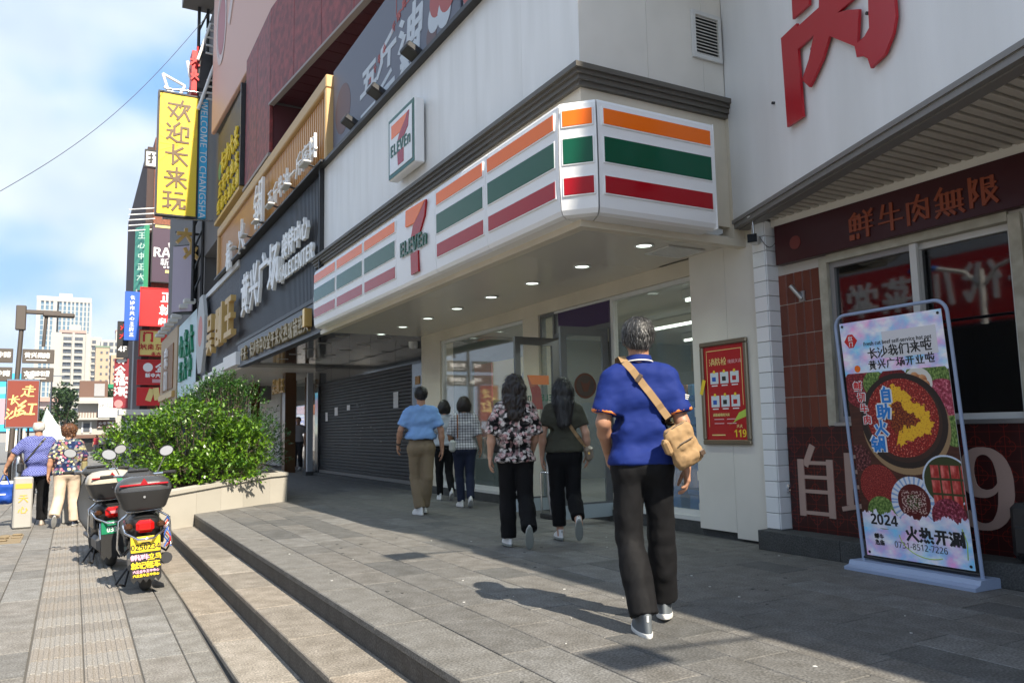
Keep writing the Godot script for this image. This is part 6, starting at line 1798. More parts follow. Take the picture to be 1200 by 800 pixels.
func banner_picture() -> Image:
	var w := 340
	var h := 720
	var im := Image.create_empty(w, h, false, Image.FORMAT_RGB8)
	var n := FastNoiseLite.new()
	n.seed = 4
	n.frequency = 0.012
	n.fractal_octaves = 4
	var f := FastNoiseLite.new()
	f.seed = 8
	f.frequency = 0.09
	f.fractal_octaves = 3
	for j in h:
		var v := float(j) / h
		for i in w:
			var u := float(i) / w
			var edge := 0.02 * n.get_noise_2d(i * 3.0, 40.0)
			var c: Color
			if v < 0.235 + edge or v > 0.815 + edge:
				var a := 0.5 + 0.9 * n.get_noise_2d(i, j)
				c = Color(0.55, 0.86, 1.0).lerp(Color(1.0, 0.70, 0.90), clampf(a, 0, 1))
				c = c.lerp(Color(1.0, 0.99, 1.0), clampf(0.4 + 1.1 * n.get_noise_2d(i + 300, j * 1.6), 0, 1))
			else:
				var wood := 0.5 + 0.5 * f.get_noise_2d(i * 0.15, j * 1.2)
				c = Color(0.22, 0.10, 0.07).lerp(Color(0.34, 0.17, 0.12), wood)
			im.set_pixel(i, j, c)
	var cell := FastNoiseLite.new()
	cell.noise_type = FastNoiseLite.TYPE_CELLULAR
	cell.cellular_return_type = FastNoiseLite.RETURN_DISTANCE2_SUB
	cell.frequency = 0.075
	cell.seed = 6
	var meat := func(base: Color, fat: Color, fr: float):
		return func(d: Vector2, i: int, j: int) -> Color:
			var t := 0.5 + 0.5 * f.get_noise_2d(i * fr, j * fr)
			var e := cell.get_noise_2d(i * fr * 1.3, j * fr * 1.3)
			return base.lerp(fat, clampf(t * 1.6 - 0.7 + (0.5 if e < -0.86 else 0.0), 0.0, 1.0)).lerp(base.darkened(0.6), clampf(0.55 - t, 0.0, 1.0))
	var greens := func(d: Vector2, i: int, j: int) -> Color:
		var t := 0.5 + 0.5 * f.get_noise_2d(i * 1.6, j * 0.8)
		var e := cell.get_noise_2d(i * 0.9, j * 1.6)
		return Color(0.14, 0.26, 0.05).lerp(Color(0.84, 0.92, 0.55), clampf(t * 0.9 + e * 0.4 + 0.2, 0.0, 1.0))
	# ring of dishes behind the pot
	dab(im, 50, 205, 62, meat.call(Color(0.45, 0.06, 0.10), Color(0.80, 0.35, 0.38), 1.0))
	dab(im, 100, 195, 40, greens)
	dab(im, 165, 205, 55, meat.call(Color(0.40, 0.04, 0.08), Color(0.62, 0.12, 0.16), 1.4))
	dab(im, 240, 180, 34, greens)
	dab(im, 295, 190, 46, greens)
	dab(im, 310, 255, 62, meat.call(Color(0.62, 0.16, 0.26), Color(0.92, 0.62, 0.66), 0.8))
	dab(im, 243, 200, 44, func(d, i, j): return Color(0.86, 0.84, 0.80))
	for k in 9:
		var a := k * 2.4
		dab(im, 243 + cos(a) * 24.0 * (0.3 + 0.08 * k), 200 + sin(a) * 22.0 * (0.3 + 0.08 * k), 14, func(d: Vector2, i, j): return Color(0.60, 0.30, 0.16).lerp(Color(0.85, 0.62, 0.42), clampf(0.6 - d.y * 0.5 - d.x * 0.3, 0, 1)))
	dab(im, 335, 340, 44, greens)
	dab(im, 15, 420, 40, meat.call(Color(0.25, 0.05, 0.06), Color(0.75, 0.5, 0.5), 1.0))
	# pot
	dab(im, 182, 325, 142, func(d, i, j): return Color(0.62, 0.50, 0.36))
	dab(im, 178, 308, 140, func(d: Vector2, i, j): return Color(0.16, 0.11, 0.10) if d.length() > 0.88 else Color(0.24, 0.15, 0.12))
	dab(im, 176, 300, 116, func(d: Vector2, i: int, j: int) -> Color:
		var t := 0.5 + 0.5 * f.get_noise_2d(i * 1.5, j * 1.5)
		var e := cell.get_noise_2d(i * 1.7, j * 1.2)
		var c := Color(0.30, 0.03, 0.04).lerp(Color(0.78, 0.16, 0.12), clampf(t * 1.3 - e * 0.3 - 0.3, 0, 1))
		if e > -0.45: c = c.lerp(Color(0.92, 0.55, 0.45), 0.5)
		var ang := atan2(d.y, d.x)
		var r := d.length() + 0.16 * f.get_noise_2d(i * 0.45, j * 0.45)
		var ring := absf(r - 0.52 - 0.12 * sin(ang * 3.0 + 1.0))
		if ring < 0.15 + 0.08 * t and ang > -2.9 and ang < 1.9: c = Color(0.96, 0.74, 0.16).lerp(Color(0.72, 0.30, 0.06), clampf(t * 2.2 - 0.9 + e * 0.5, 0, 1))
		elif r < 0.40: c = Color(0.36, 0.08, 0.04).lerp(Color(0.85, 0.50, 0.16), clampf(t * 1.9 - 0.5 + e * 0.3, 0, 1))
		elif t > 0.72: c = Color(0.93, 0.66, 0.56)
		return c)
	# lower plates
	dab(im, 72, 505, 66, meat.call(Color(0.48, 0.07, 0.07), Color(0.86, 0.45, 0.38), 2.4))
	dab(im, 72, 585, 50, greens)
	dab(im, 182, 545, 74, func(d: Vector2, i, j): return Color(0.88, 0.88, 0.90) if fmod(absf(atan2(d.y, d.x)) * 6.0, 1.4) > 0.5 else Color(0.55, 0.66, 0.82))
	dab(im, 182, 545, 52, func(d: Vector2, i: int, j: int) -> Color:
		if absf(d.x) < 0.75 and absf(d.y) < 0.62 and f.get_noise_2d(i * 1.5, j * 1.5) > 0.1: return Color(0.80, 0.70, 0.66)
		if d.length() < 0.45 and f.get_noise_2d(i * 2.0, j * 2.0) > 0.0: return Color(0.20, 0.32, 0.10)
		return Color(0.35, 0.05, 0.04))
	dab(im, 292, 480, 74, func(d: Vector2, i, j): return Color(0.80, 0.84, 0.90) if d.length() > 0.93 else Color(0.22, 0.25, 0.12))
	for k in 12:
		var x := 246 + (k % 4) * 30
		var y := 436 + (k / 4) * 42
		for jj in 36:
			for ii in 25:
				if x + ii < w:
					var t := 0.5 + 0.5 * f.get_noise_2d(ii * 0.8 + k * 31, jj * 0.3)
					im.set_pixel(x + ii, y + jj, Color(0.62, 0.12, 0.10).lerp(Color(0.92, 0.50, 0.46), clampf(t * 1.5 - 0.4 + 0.25 * sin(ii * 0.25), 0, 1)))
	dab(im, 285, 580, 52, meat.call(Color(0.45, 0.08, 0.16), Color(0.86, 0.52, 0.60), 1.0))
	# torn cloud edge over the food at the foot
	for i in w:
		var y0 := int(h * (0.815 + 0.022 * n.get_noise_2d(i * 5.0, 90.0) + 0.008 * sin(i * 0.11)))
		for j in range(y0, int(h * 0.88)):
			var a := 0.5 + 0.9 * n.get_noise_2d(i, j)
			im.set_pixel(i, j, Color(0.62, 0.83, 0.95).lerp(Color(0.95, 0.76, 0.88), clampf(a, 0, 1)).lerp(Color(0.97, 0.96, 0.98), clampf(0.5 + n.get_noise_2d(i + 300, j * 1.6), 0, 1)))
	return im

func banner_stand() -> void:
	var s := thing("banner_stand", "pale blue metal stand holding a printed hotpot banner", "banner stand", Vector3(5.20, 0.0, -3.575))
	s.basis = Basis(Vector3(-0.041, 0, 0.9992), UY, Vector3(-0.9992, 0, -0.041))    # local x along the street, local z towards it
	var paint := mat("stand_blue", lin(0.30, 0.37, 0.52), 0.35)
	var bs := Shape.new()     # weighted base with a bevelled profile
	var prof := [Vector2(-0.16, 0.0), Vector2(-0.16, 0.022), Vector2(-0.11, 0.035), Vector2(-0.095, 0.065), Vector2(0.095, 0.065), Vector2(0.11, 0.035), Vector2(0.16, 0.022), Vector2(0.16, 0.0)]
	bs.prism(PackedVector2Array(prof), Vector3(-0.505, 0, 0), Vector3(0, 0, 1), UY, Vector3(1.01, 0, 0))
	put("base", bs.done(), paint, s)
	var f := Node3D.new()
	f.name = "frame"
	s.add_child(f)
	f.rotation.x = 0.080
	f.position = Vector3(0, 0.03, 0)
	var pts := [Vector3(-0.455, 0.0, 0)]
	for k in 7:
		var a := PI * 0.5 * k / 6.0
		pts.append(Vector3(-0.455 + 0.09 * (1.0 - cos(a)), 1.77 + 0.09 * sin(a), 0))
	for k in 7:
		var a := PI * 0.5 * (1.0 - k / 6.0)
		pts.append(Vector3(0.455 - 0.09 * (1.0 - cos(a)), 1.77 + 0.09 * sin(a), 0))
	pts.append(Vector3(0.455, 0.0, 0))
	put("tube_frame", tubem(pts, 0.0125, 10), paint, f)
	put("cross_bar", tubem([Vector3(-0.455, 0.055, 0), Vector3(0.455, 0.055, 0)], 0.010, 8), M.dark_metal, f)
	var bn := Shape.new()
	bn.quad(Vector3(-0.415, 0.075, 0.004), Vector3(0.415, 0.075, 0.004), Vector3(0.415, 1.80, 0.004), Vector3(-0.415, 1.80, 0.004))
	var pic := mat("banner_print", Color.WHITE, 0.45)
	pic.albedo_texture = ImageTexture.create_from_image(banner_picture())
	var face := put("banner", bn.done(), pic, f)
	put("banner_back", boxm(Vector3(-0.415, 0.075, 0.0), Vector3(0.415, 1.80, 0.003)), M.print_white, face)
	for c in [[-0.39, 0.10], [0.39, 0.10], [-0.39, 1.775], [0.39, 1.775]]:
		put("grommet", discm(0.010, 0.004, 10), M.dark_metal, face, Vector3(c[0], c[1], 0.009))
	var z := 0.0048
	var ink: Material = M.print_black
	put("paper_note", boxm(Vector3(-0.06, 1.51, 0.0042), Vector3(0.36, 1.70, 0.0046)), mat("note_white", lin(0.72, 0.70, 0.72), 0.6), face)
	latin("Fresh cut beef self-service hot pot", face, Vector3(0.05, 1.625, z), UX, UY, 0.026, 0.001, ink, true, "lettering", false, 0.92)
	characters("长沙我们来啦", face, Vector3(-0.155, 1.555, z), UX, UY, 0.080, Vector3(0.086, 0.004, 0), 0.12, 0.10, 0.001, ink)
	characters("黄兴广场开业啦", face, Vector3(-0.165, 1.468, z), UX, UY, 0.068, Vector3(0.076, 0.003, 0), 0.12, 0.10, 0.001, ink)
	var dia := Shape.new()
	dia.prism(PackedVector2Array([Vector2(-0.058, 0), Vector2(-0.02, 0.05), Vector2(0.02, 0.05), Vector2(0.058, 0), Vector2(0.02, -0.05), Vector2(-0.02, -0.05)]), Vector3(-0.33, 1.66, 0.0042), UX, UY, Vector3(0, 0, 0.0008))
	put("seal", dia.done(), M.bright_red, face)
	print_line("红门", face, Vector3(-0.33, 1.68, 0.0052), UX, UY, 0.038, Vector2(0, -0.042), 0.12, 0.0008, M.print_white)
	put("horn_mark", discm(0.026, 0.001), M.orange_gloss, face, Vector3(-0.30, 1.45, 0.0056))
	characters("鲜切牛肉", face, Vector3(-0.315, 1.32, z), UX, UY, 0.075, Vector3(0.016, -0.082, 0), 0.28, 0.26, 0.0006, M.print_white)
	characters("鲜切牛肉", face, Vector3(-0.315, 1.32, z + 0.002), UX, UY, 0.070, Vector3(0.016, -0.082, 0), 0.13, 0.11, 0.0008, M.bright_red)
	characters("自助火锅", face, Vector3(-0.085, 1.25, z), UX, UY, 0.120, Vector3(-0.038, -0.118, 0), 0.30, 0.28, 0.0006, M.print_white)
	characters("自助火锅", face, Vector3(-0.085, 1.25, z + 0.0025), UX, UY, 0.112, Vector3(-0.038, -0.118, 0), 0.16, 0.14, 0.0008, mat("banner_blue", lin(0.02, 0.22, 0.62), 0.5))
	latin("2024", face, Vector3(-0.235, 0.345, z), UX, UY, 0.075, 0.001, ink, true, "lettering", false, 1.0)
	characters("火热开涮", face, Vector3(-0.02, 0.27, z), UX, UY, 0.105, Vector3(0.112, 0.0, 0), 0.17, 0.14, 0.001, ink)
	print_line("鲜牛", face, Vector3(-0.31, 0.225, z), UX, UY, 0.036, Vector2(0.04, 0), 0.14, 0.001, ink)
	print_line("热线", face, Vector3(-0.31, 0.18, z), UX, UY, 0.036, Vector2(0.04, 0), 0.14, 0.001, ink)
	latin("0731-8512-7226", face, Vector3(0.035, 0.18, z), UX, UY, 0.044, 0.001, ink, false, "lettering", false, 0.92)
	var arr := []
	for k in 14:
		var a := PI * (1.02 + 0.62 * k / 13.0)
		arr.append(Vector3(0.10 + cos(a) * 0.22, 0.26 + sin(a) * 0.15, z))
	put("drawn_arrow", tubem(arr, 0.0032, 5), mat("lime_print", lin(0.45, 0.62, 0.08), 0.5), face)
	put("drawn_arrow", tubem([Vector3(0.36, 0.34, z), Vector3(0.385, 0.25, z), Vector3(0.375, 0.14, z)], 0.0032, 5), M.lime_print, face)
	# dark bag standing on the plinth behind
	var bag := thing("black_case", "black travel case standing on the restaurant plinth behind the banner", "case", Vector3(5.41, 0.166, -2.80))
	put("body", boxm(Vector3(-0.11, 0.02, -0.20), Vector3(0.11, 0.38, 0.20), 0.035), M.plastic_black, bag)
	put("pocket", boxm(Vector3(-0.135, 0.06, -0.16), Vector3(-0.105, 0.24, 0.16), 0.015), M.plastic_black, bag)
	put("handle", tubem([Vector3(0, 0.37, -0.08), Vector3(0, 0.42, -0.06), Vector3(0, 0.42, 0.06), Vector3(0, 0.37, 0.08)], 0.012, 6), M.plastic_grey, bag)
	for sz in [-0.17, 0.17]:
		put("wheel", lathem([Vector2(0.022, -0.012), Vector2(0.024, 0.0), Vector2(0.022, 0.012)], Vector3(-0.06, 0.024, sz), Vector3.RIGHT, 10), M.rubber, bag)

# ------------------------------------------------------------ fire hydrant notice on the pier
func fire_notice() -> void:
	var s := thing("fire_notice", "framed red fire hydrant notice with gold lettering on the pale pier", "notice board", Vector3(5.49, 1.395, -5.655))
	s.basis = Basis(UZ, UY, -UX)
	var fr := Shape.new()
	var w := 0.315
	var h := 0.50
	for q in [[-w, -h, w, -h + 0.045], [-w, h - 0.045, w, h], [-w, -h + 0.046, -w + 0.045, h - 0.046], [w - 0.045, -h + 0.046, w, h - 0.046]]:
		fr.cbox(Vector3(q[0], q[1], 0.0), Vector3(q[2], q[3], 0.035), 0.008)
	put("frame", fr.done(), mat("frame_bronze", lin(0.26, 0.22, 0.16), 0.35, 0.8), s)
	put("poster", boxm(Vector3(-w + 0.03, -h + 0.03, 0.004), Vector3(w - 0.03, h - 0.03, 0.014)), mat("poster_red", lin(0.42, 0.012, 0.014), 0.3), s)
	var z := 0.0145
	var gb := Shape.new()
	for q in [[-0.235, 0.405, 0.235, 0.412], [-0.235, -0.33, -0.229, 0.404], [0.229, -0.13, 0.235, 0.404]]:
		gb.box(Vector3(q[0], q[1], 0.014), Vector3(q[2], q[3], 0.0155))
	put("gold_border", gb.done(), M.print_gold, s)
	characters("消防栓", s, Vector3(-0.16, 0.30, z), UX, UY, 0.074, Vector3(0.078, 0, 0), 0.10, 0.08, 0.001, M.print_gold)
	characters("使用方法", s, Vector3(0.075, 0.29, z), UX, UY, 0.040, Vector3(0.045, 0, 0), 0.09, 0.08, 0.001, mat("rose_print", lin(0.75, 0.45, 0.48), 0.5))
	for k in 6:
		var c := Vector3(-0.135 + (k % 3) * 0.135, 0.14 - (k / 3) * 0.225, z)
		put("picture_card", boxm(c + Vector3(-0.055, -0.055, 0), c + Vector3(0.055, 0.055, 0.001)), mat("card_pale", lin(0.62, 0.68, 0.72), 0.5), s)
		put("card_figure", boxm(c + Vector3(-0.03, -0.03, 0.0012), c + Vector3(0.02, 0.012, 0.002)), [M.blue_paint, M.print_black, M.poster_red][k % 3], s, Vector3.ZERO, Vector3(0, 0, 0.0))
		put("card_number", discm(0.016, 0.001, 12), M.yellow_paint, s, c + Vector3(0, 0.062, 0.003))
		put("caption", boxm(c + Vector3(-0.04, -0.078, 0), c + Vector3(0.04, -0.068, 0.001)), M.print_white, s)
	print_line("消防栓使用方法", s, Vector3(-0.16, -0.215, z), UX, UY, 0.030, Vector2(0.032, 0), 0.14, 0.001, M.print_gold)
	for k in 4:
		put("text_line", boxm(Vector3(-0.16 + (k % 2) * 0.17, -0.262 - (k / 2) * 0.04, z), Vector3(-0.03 + (k % 2) * 0.16, -0.254 - (k / 2) * 0.04, z + 0.001)), M.rose_print, s)
	var ar := Shape.new()
	ar.prism(PackedVector2Array([Vector2(0.03, -0.32), Vector2(0.10, -0.285), Vector2(0.17, -0.20), Vector2(0.268, -0.165), Vector2(0.268, -0.235), Vector2(0.16, -0.265)]), Vector3(0, 0, z), UX, UY, Vector3(0, 0, 0.001))
	put("curved_band", ar.done(), M.lime_print, s)
	latin("119", s, Vector3(0.175, -0.395, z), UX, UY, 0.07, 0.001, M.yellow_paint)
	print_line("大火", s, Vector3(0.15, -0.325, z), UX, UY, 0.034, Vector2(0.04, 0), 0.14, 0.001, M.print_gold)
	put("text_line", boxm(Vector3(-0.20, -0.415, z), Vector3(-0.02, -0.403, z + 0.001)), M.print_gold, s)
	put("yellow_tag", boxm(Vector3(-0.022, -0.075, 0.036), Vector3(0.022, 0.075, 0.038)), M.yellow_paint, s, Vector3(-0.28, 0.06, 0), Vector3(0, 0, -0.35))

func small_fixtures() -> void:
	var c := thing("security_camera", "black faced security camera under the fascia at the tiled column", "security camera", Vector3(5.30, 2.78, -5.02))
	put("stem", tubem([Vector3(0, 0.16, 0), Vector3(0, 0.0, 0)], 0.012, 6), M.steel, c)
	put("mount_plate", lathem([Vector2(0.05, 0), Vector2(0.05, 0.015)], Vector3(0, 0.15, 0), Vector3.UP, 14), M.white_frame, c)
	put("body", boxm(Vector3(-0.05, -0.085, -0.045), Vector3(0.09, -0.005, 0.045), 0.02), M.white_frame, c, Vector3.ZERO, Vector3(0, 0.5, 0))
	put("lens_face", boxm(Vector3(-0.058, -0.083, -0.043), Vector3(-0.0505, -0.007, 0.043), 0.003), M.black_gloss, c, Vector3.ZERO, Vector3(0, 0.5, 0))
	var wire := []
	for k in 9: wire.append(Vector3(0.05 + k * 0.02, -0.02 - sin(PI * k / 8.0) * 0.10, 0.02 + k * 0.01))
	put("cable", tubem(wire, 0.004, 4), M.plastic_grey, c)
	var d := thing("dome_camera", "small white dome camera on the dark wall beside the store", "security camera", Vector3(5.52, 2.70, -13.75))
	put("base", boxm(Vector3(0, -0.08, -0.06), Vector3(0.08, 0.06, 0.06), 0.015), M.white_gloss, d)
	put("dome", lathem([Vector2(0.005, -0.09), Vector2(0.05, -0.07), Vector2(0.065, -0.02), Vector2(0.065, 0.05)], Vector3(-0.02, 0, 0), Vector3.UP, 14), M.white_gloss, d)
	var t := thing("wall_tap", "small chrome tap on the white tiled column", "tap", on_x(924, 573, 5.53))
	put("spout", tubem([Vector3(0.03, 0.01, -0.0), Vector3(-0.03, 0.01, 0.03), Vector3(-0.05, -0.02, 0.045)], 0.012, 8), M.chrome, t)
	put("handle", tubem([Vector3(-0.02, 0.01, 0.02), Vector3(-0.02, 0.045, 0.02)], 0.009, 8), M.chrome, t)
	put("rose", lathem([Vector2(0.028, -0.006), Vector2(0.03, 0.006)], Vector3(0.0, 0.01, 0.0), Vector3(0.9, 0, -0.4).normalized(), 14), M.chrome, t)
	var fh := thing("flag_holder", "pale metal flag pole socket on the red tiles", "bracket", on_x(940, 347, 5.53))
	put("plate", boxm(Vector3(-0.006, -0.045, -0.03), Vector3(0.008, 0.045, 0.03)), M.aluminium, fh)
	put("socket", tubem([Vector3(-0.005, -0.02, 0.0), Vector3(-0.07, 0.10, -0.06)], 0.020, 8), M.aluminium, fh)
	# floodlights on arms at the top of the restaurant block, out of the picture; their shadows fall on the terrace
	for q in [[2.98, -0.95, "floodlight on a thin arm over the parapet at the fascia corner"], [2.72, 2.55, "floodlight on a thin arm further along the restaurant parapet"]]:
		var fl := thing("arm_floodlight", q[2], "floodlight", Vector3(q[0] + 0.32, 5.72, q[1]), 0.0, "arm floodlights")
		put("arm", tubem([Vector3(0.7, 0.0, 0), Vector3(0.0, 0.12, 0)], 0.018, 6), M.dark_metal, fl)
		put("housing", boxm(Vector3(-0.30, 0.02, -0.14), Vector3(0.04, 0.14, 0.14), 0.02), M.dark_metal, fl)

# ------------------------------------------------------------ scooters
func make_scooter(label: String, at: Vector3, turn: float, shell: Material, lid: Material, plate: Material, digits: String) -> Node3D:
	var s := thing("scooter", label, "scooter", at, turn, "parked scooters")
	var pb: Material = M.plastic_black
	for e in 2:
		var c := Vector3(0, 0.215, 0.0 if e == 0 else -1.27)
		var wheel := Node3D.new()
		wheel.name = "wheel"
		s.add_child(wheel, true)
		var ty := []
		for k in 9:
			var a := PI * (k / 8.0)
			ty.append(Vector2(0.165 + sin(a) * 0.05, -cos(a) * 0.052))
		put("tyre", lathem(ty, c, Vector3.RIGHT, 28), M.rubber, wheel)
		put("rim", lathem([Vector2(0.03, -0.055), Vector2(0.06, -0.05), Vector2(0.15, -0.03), Vector2(0.166, -0.045), Vector2(0.166, 0.045), Vector2(0.15, 0.03), Vector2(0.06, 0.05), Vector2(0.03, 0.055)], c, Vector3.RIGHT, 20), M.plastic_grey, wheel)
	# body: lofted tail, underseat, floor, leg shield
	var body := Shape.new()
	var secs := [[0.30, 0.60, 0.05, 0.035], [0.22, 0.63, 0.11, 0.07], [0.05, 0.60, 0.14, 0.12], [-0.20, 0.53, 0.15, 0.17], [-0.45, 0.45, 0.14, 0.20], [-0.58, 0.36, 0.12, 0.16], [-0.66, 0.30, 0.10, 0.08]]
	var rs := []
	for q in secs:
		var ring := PackedVector3Array()
		for k in 16:
			var a := TAU * k / 16.0
			var x: float = signf(cos(a)) * pow(absf(cos(a)), 0.7) * q[2]
			var y: float = signf(sin(a)) * pow(absf(sin(a)), 0.7) * q[3]
			ring.append(Vector3(x, q[1] + y, q[0]))
		rs.append(ring)
	body.rings(rs)
	put("tail_body", body.done(), pb, s)
	put("side_panel", boxm(Vector3(-0.165, 0.42, -0.45), Vector3(-0.135, 0.62, 0.08), 0.014), shell, s)
	put("side_panel", boxm(Vector3(0.135, 0.42, -0.45), Vector3(0.165, 0.62, 0.08), 0.014), shell, s)
	put("seat", boxm(Vector3(-0.13, 0.68, -0.62), Vector3(0.13, 0.78, 0.02), 0.045), mat("seat_black", lin(0.02, 0.02, 0.02), 0.6), s)
	put("floor_board", boxm(Vector3(-0.15, 0.25, -1.02), Vector3(0.15, 0.31, -0.58), 0.02), pb, s)
	var sh := Shape.new()
	var r2 := []
	for q in [[-0.98, 0.28, 0.10], [-1.06, 0.45, 0.19], [-1.10, 0.65, 0.20], [-1.07, 0.82, 0.16], [-1.02, 0.94, 0.11]]:
		var ring := PackedVector3Array()
		for k in 14:
			var a := TAU * k / 14.0
			ring.append(Vector3(cos(a) * q[2], q[1], q[0] - sin(a) * 0.055))
		r2.append(ring)
	sh.rings(r2)
	put("leg_shield", sh.done(), shell, s)
	put("front_fender", boxm(Vector3(-0.06, 0.40, -1.42), Vector3(0.06, 0.46, -1.12), 0.03), shell, s)
	for sx in [-0.075, 0.075]:
		put("fork", tubem([Vector3(sx, 0.215, -1.27), Vector3(sx * 0.8, 0.62, -1.14)], 0.018, 8), M.steel, s)
		put("shock_absorber", tubem([Vector3(sx * 1.25, 0.24, 0.04), Vector3(sx * 1.2, 0.50, -0.02)], 0.022, 8), M.chrome, s)
	# handlebar group
	var hb := Node3D.new()
	hb.name = "handlebar"
	s.add_child(hb)
	put("cover", boxm(Vector3(-0.15, 0.94, -1.12), Vector3(0.15, 1.06, -0.90), 0.05), shell, hb, Vector3.ZERO)
	put("dashboard", boxm(Vector3(-0.10, 1.045, -1.06), Vector3(0.10, 1.075, -0.92), 0.012), pb, hb)
	put("bar", tubem([Vector3(-0.34, 1.02, -0.88), Vector3(-0.15, 1.01, -0.98), Vector3(0.15, 1.01, -0.98), Vector3(0.34, 1.02, -0.88)], 0.013, 8), M.chrome, hb)
	for sx in [-1.0, 1.0]:
		put("grip", tubem([Vector3(sx * 0.24, 1.02, -0.935), Vector3(sx * 0.35, 1.02, -0.875)], 0.019, 8), M.rubber, hb)
		put("brake_lever", tubem([Vector3(sx * 0.20, 1.015, -0.98), Vector3(sx * 0.32, 1.01, -0.94)], 0.007, 6), M.steel, hb)
		var mr := Node3D.new()
		mr.name = "mirror"
		hb.add_child(mr, true)
		put("stalk", tubem([Vector3(sx * 0.18, 1.03, -0.96), Vector3(sx * 0.22, 1.12, -0.95), Vector3(sx * 0.26, 1.20, -0.93)], 0.007, 6), M.plastic_grey, mr)
		var ms := lathem([Vector2(0.02, -0.025), Vector2(0.062, -0.012), Vector2(0.066, 0.0), Vector2(0.060, 0.004)], Vector3.ZERO, Vector3.BACK, 18)
		var mo := put("housing", ms, pb, mr, Vector3(sx * 0.27, 1.245, -0.93), Vector3(-0.1, 0, sx * 0.3))
		mo.scale = Vector3(1.15, 0.85, 1)
		var mg := put("mirror_glass", discm(0.056, 0.002, 18), M.aluminium, mr, Vector3(sx * 0.27, 1.245, -0.924), Vector3(-0.1, 0, sx * 0.3))
		mg.scale = Vector3(1.15, 0.85, 1)
	# tail: lamp, indicators, grab rail, plate, mud flap
	put("tail_lamp", boxm(Vector3(-0.075, 0.555, 0.255), Vector3(0.075, 0.665, 0.325), 0.028), mat("lamp_red", lin(0.50, 0.006, 0.006), 0.12), s)
	for sx in [-1.0, 1.0]:
		put("indicator", boxm(Vector3(sx * 0.135 - 0.035, 0.58, 0.20), Vector3(sx * 0.135 + 0.035, 0.64, 0.26), 0.018), mat("lamp_smoke", lin(0.05, 0.02, 0.01), 0.12), s)
		put("crash_bar", tubem([Vector3(sx * 0.12, 0.72, 0.10), Vector3(sx * 0.21, 0.66, 0.14), Vector3(sx * 0.225, 0.42, 0.12), Vector3(sx * 0.19, 0.33, -0.05), Vector3(sx * 0.13, 0.36, -0.2)], 0.011, 8), M.chrome, s)
	put("grab_rail", tubem([Vector3(-0.17, 0.60, -0.02), Vector3(-0.16, 0.56, 0.24), Vector3(-0.06, 0.505, 0.36), Vector3(0.06, 0.505, 0.36), Vector3(0.16, 0.56, 0.24), Vector3(0.17, 0.60, -0.02)], 0.012, 8), M.chrome, s)
	put("rack", tubem([Vector3(-0.14, 0.735, -0.05), Vector3(-0.14, 0.745, 0.30), Vector3(0.14, 0.745, 0.30), Vector3(0.14, 0.735, -0.05)], 0.010, 8), M.chrome, s)
	put("rear_fender", boxm(Vector3(-0.075, 0.42, 0.10), Vector3(0.075, 0.47, 0.30), 0.02), pb, s)
	put("plate_lamp", boxm(Vector3(-0.04, 0.455, 0.275), Vector3(0.04, 0.48, 0.315), 0.008), pb, s)
	var fl := Node3D.new()
	fl.name = "mud_flap"
	s.add_child(fl)
	fl.position = Vector3(0, 0.505, 0.305)
	fl.rotation = Vector3(0.10, 0, 0)
	var pg := PackedVector2Array([Vector2(-0.125, 0.02), Vector2(-0.125, -0.36)])
	for k in 5:
		pg.append(Vector2(-0.125 + (k + 0.5) * 0.05, -0.395))
		pg.append(Vector2(-0.125 + (k + 1.0) * 0.05, -0.36))
	pg.append(Vector2(0.125, 0.02))
	var fs := Shape.new()
	fs.prism(pg, Vector3.ZERO, UX, UY, Vector3(0, 0, 0.006))
	put("flap", fs.done(), M.rubber, fl)
	put("number_plate", boxm(Vector3(-0.12, -0.12, 0.007), Vector3(0.12, 0.02, 0.011), 0.002), plate, fl)
	if digits != "": latin(digits, fl, Vector3(0, -0.075, 0.011), UX, UY, 0.052, 0.001, M.print_black if plate == M.yellow_paint else M.print_white, true, "plate_digits", false, 0.86)
	# exhaust, stand, cables
	put("exhaust", tubem([Vector3(0.10, 0.25, -0.5), Vector3(0.15, 0.24, -0.2), Vector3(0.17, 0.27, 0.0), Vector3(0.175, 0.30, 0.22)], [0.02, 0.03, 0.055, 0.05], 10), M.dark_metal, s)
	put("engine_case", boxm(Vector3(-0.14, 0.17, -0.42), Vector3(-0.06, 0.33, 0.06), 0.04), M.plastic_grey, s)
	put("side_stand", tubem([Vector3(-0.09, 0.22, -0.42), Vector3(-0.24, 0.02, -0.40)], 0.011, 6), M.dark_metal, s)
	put("centre_stand", tubem([Vector3(-0.12, 0.20, -0.22), Vector3(-0.17, 0.05, -0.08), Vector3(-0.22, 0.08, -0.02)], 0.012, 6), M.dark_metal, s)
	# top case
	var tc := Node3D.new()
	tc.name = "top_case"
	s.add_child(tc)
	tc.position = Vector3(0, 0.755, 0.14)
	var tub := Shape.new()
	var r3 := []
	for q in [[0.0, 0.165, 0.13], [0.02, 0.185, 0.145], [0.155, 0.235, 0.185], [0.165, 0.235, 0.185]]:
		var ring := PackedVector3Array()
		for k in 20:
			var a := -TAU * k / 20.0
			ring.append(Vector3(signf(cos(a)) * pow(absf(cos(a)), 0.45) * q[1], q[0], signf(sin(a)) * pow(absf(sin(a)), 0.45) * q[2]))
		r3.append(ring)
	tub.rings(r3)
	put("tub", tub.done(), pb, tc)
	var ld := Shape.new()
	r3 = []
	for q in [[0.168, 0.238, 0.188], [0.20, 0.236, 0.186], [0.25, 0.215, 0.170], [0.285, 0.165, 0.130], [0.297, 0.09, 0.07]]:
		var ring := PackedVector3Array()
		for k in 20:
			var a := -TAU * k / 20.0
			ring.append(Vector3(signf(cos(a)) * pow(absf(cos(a)), 0.5) * q[1], q[0], signf(sin(a)) * pow(absf(sin(a)), 0.5) * q[2]))
		r3.append(ring)
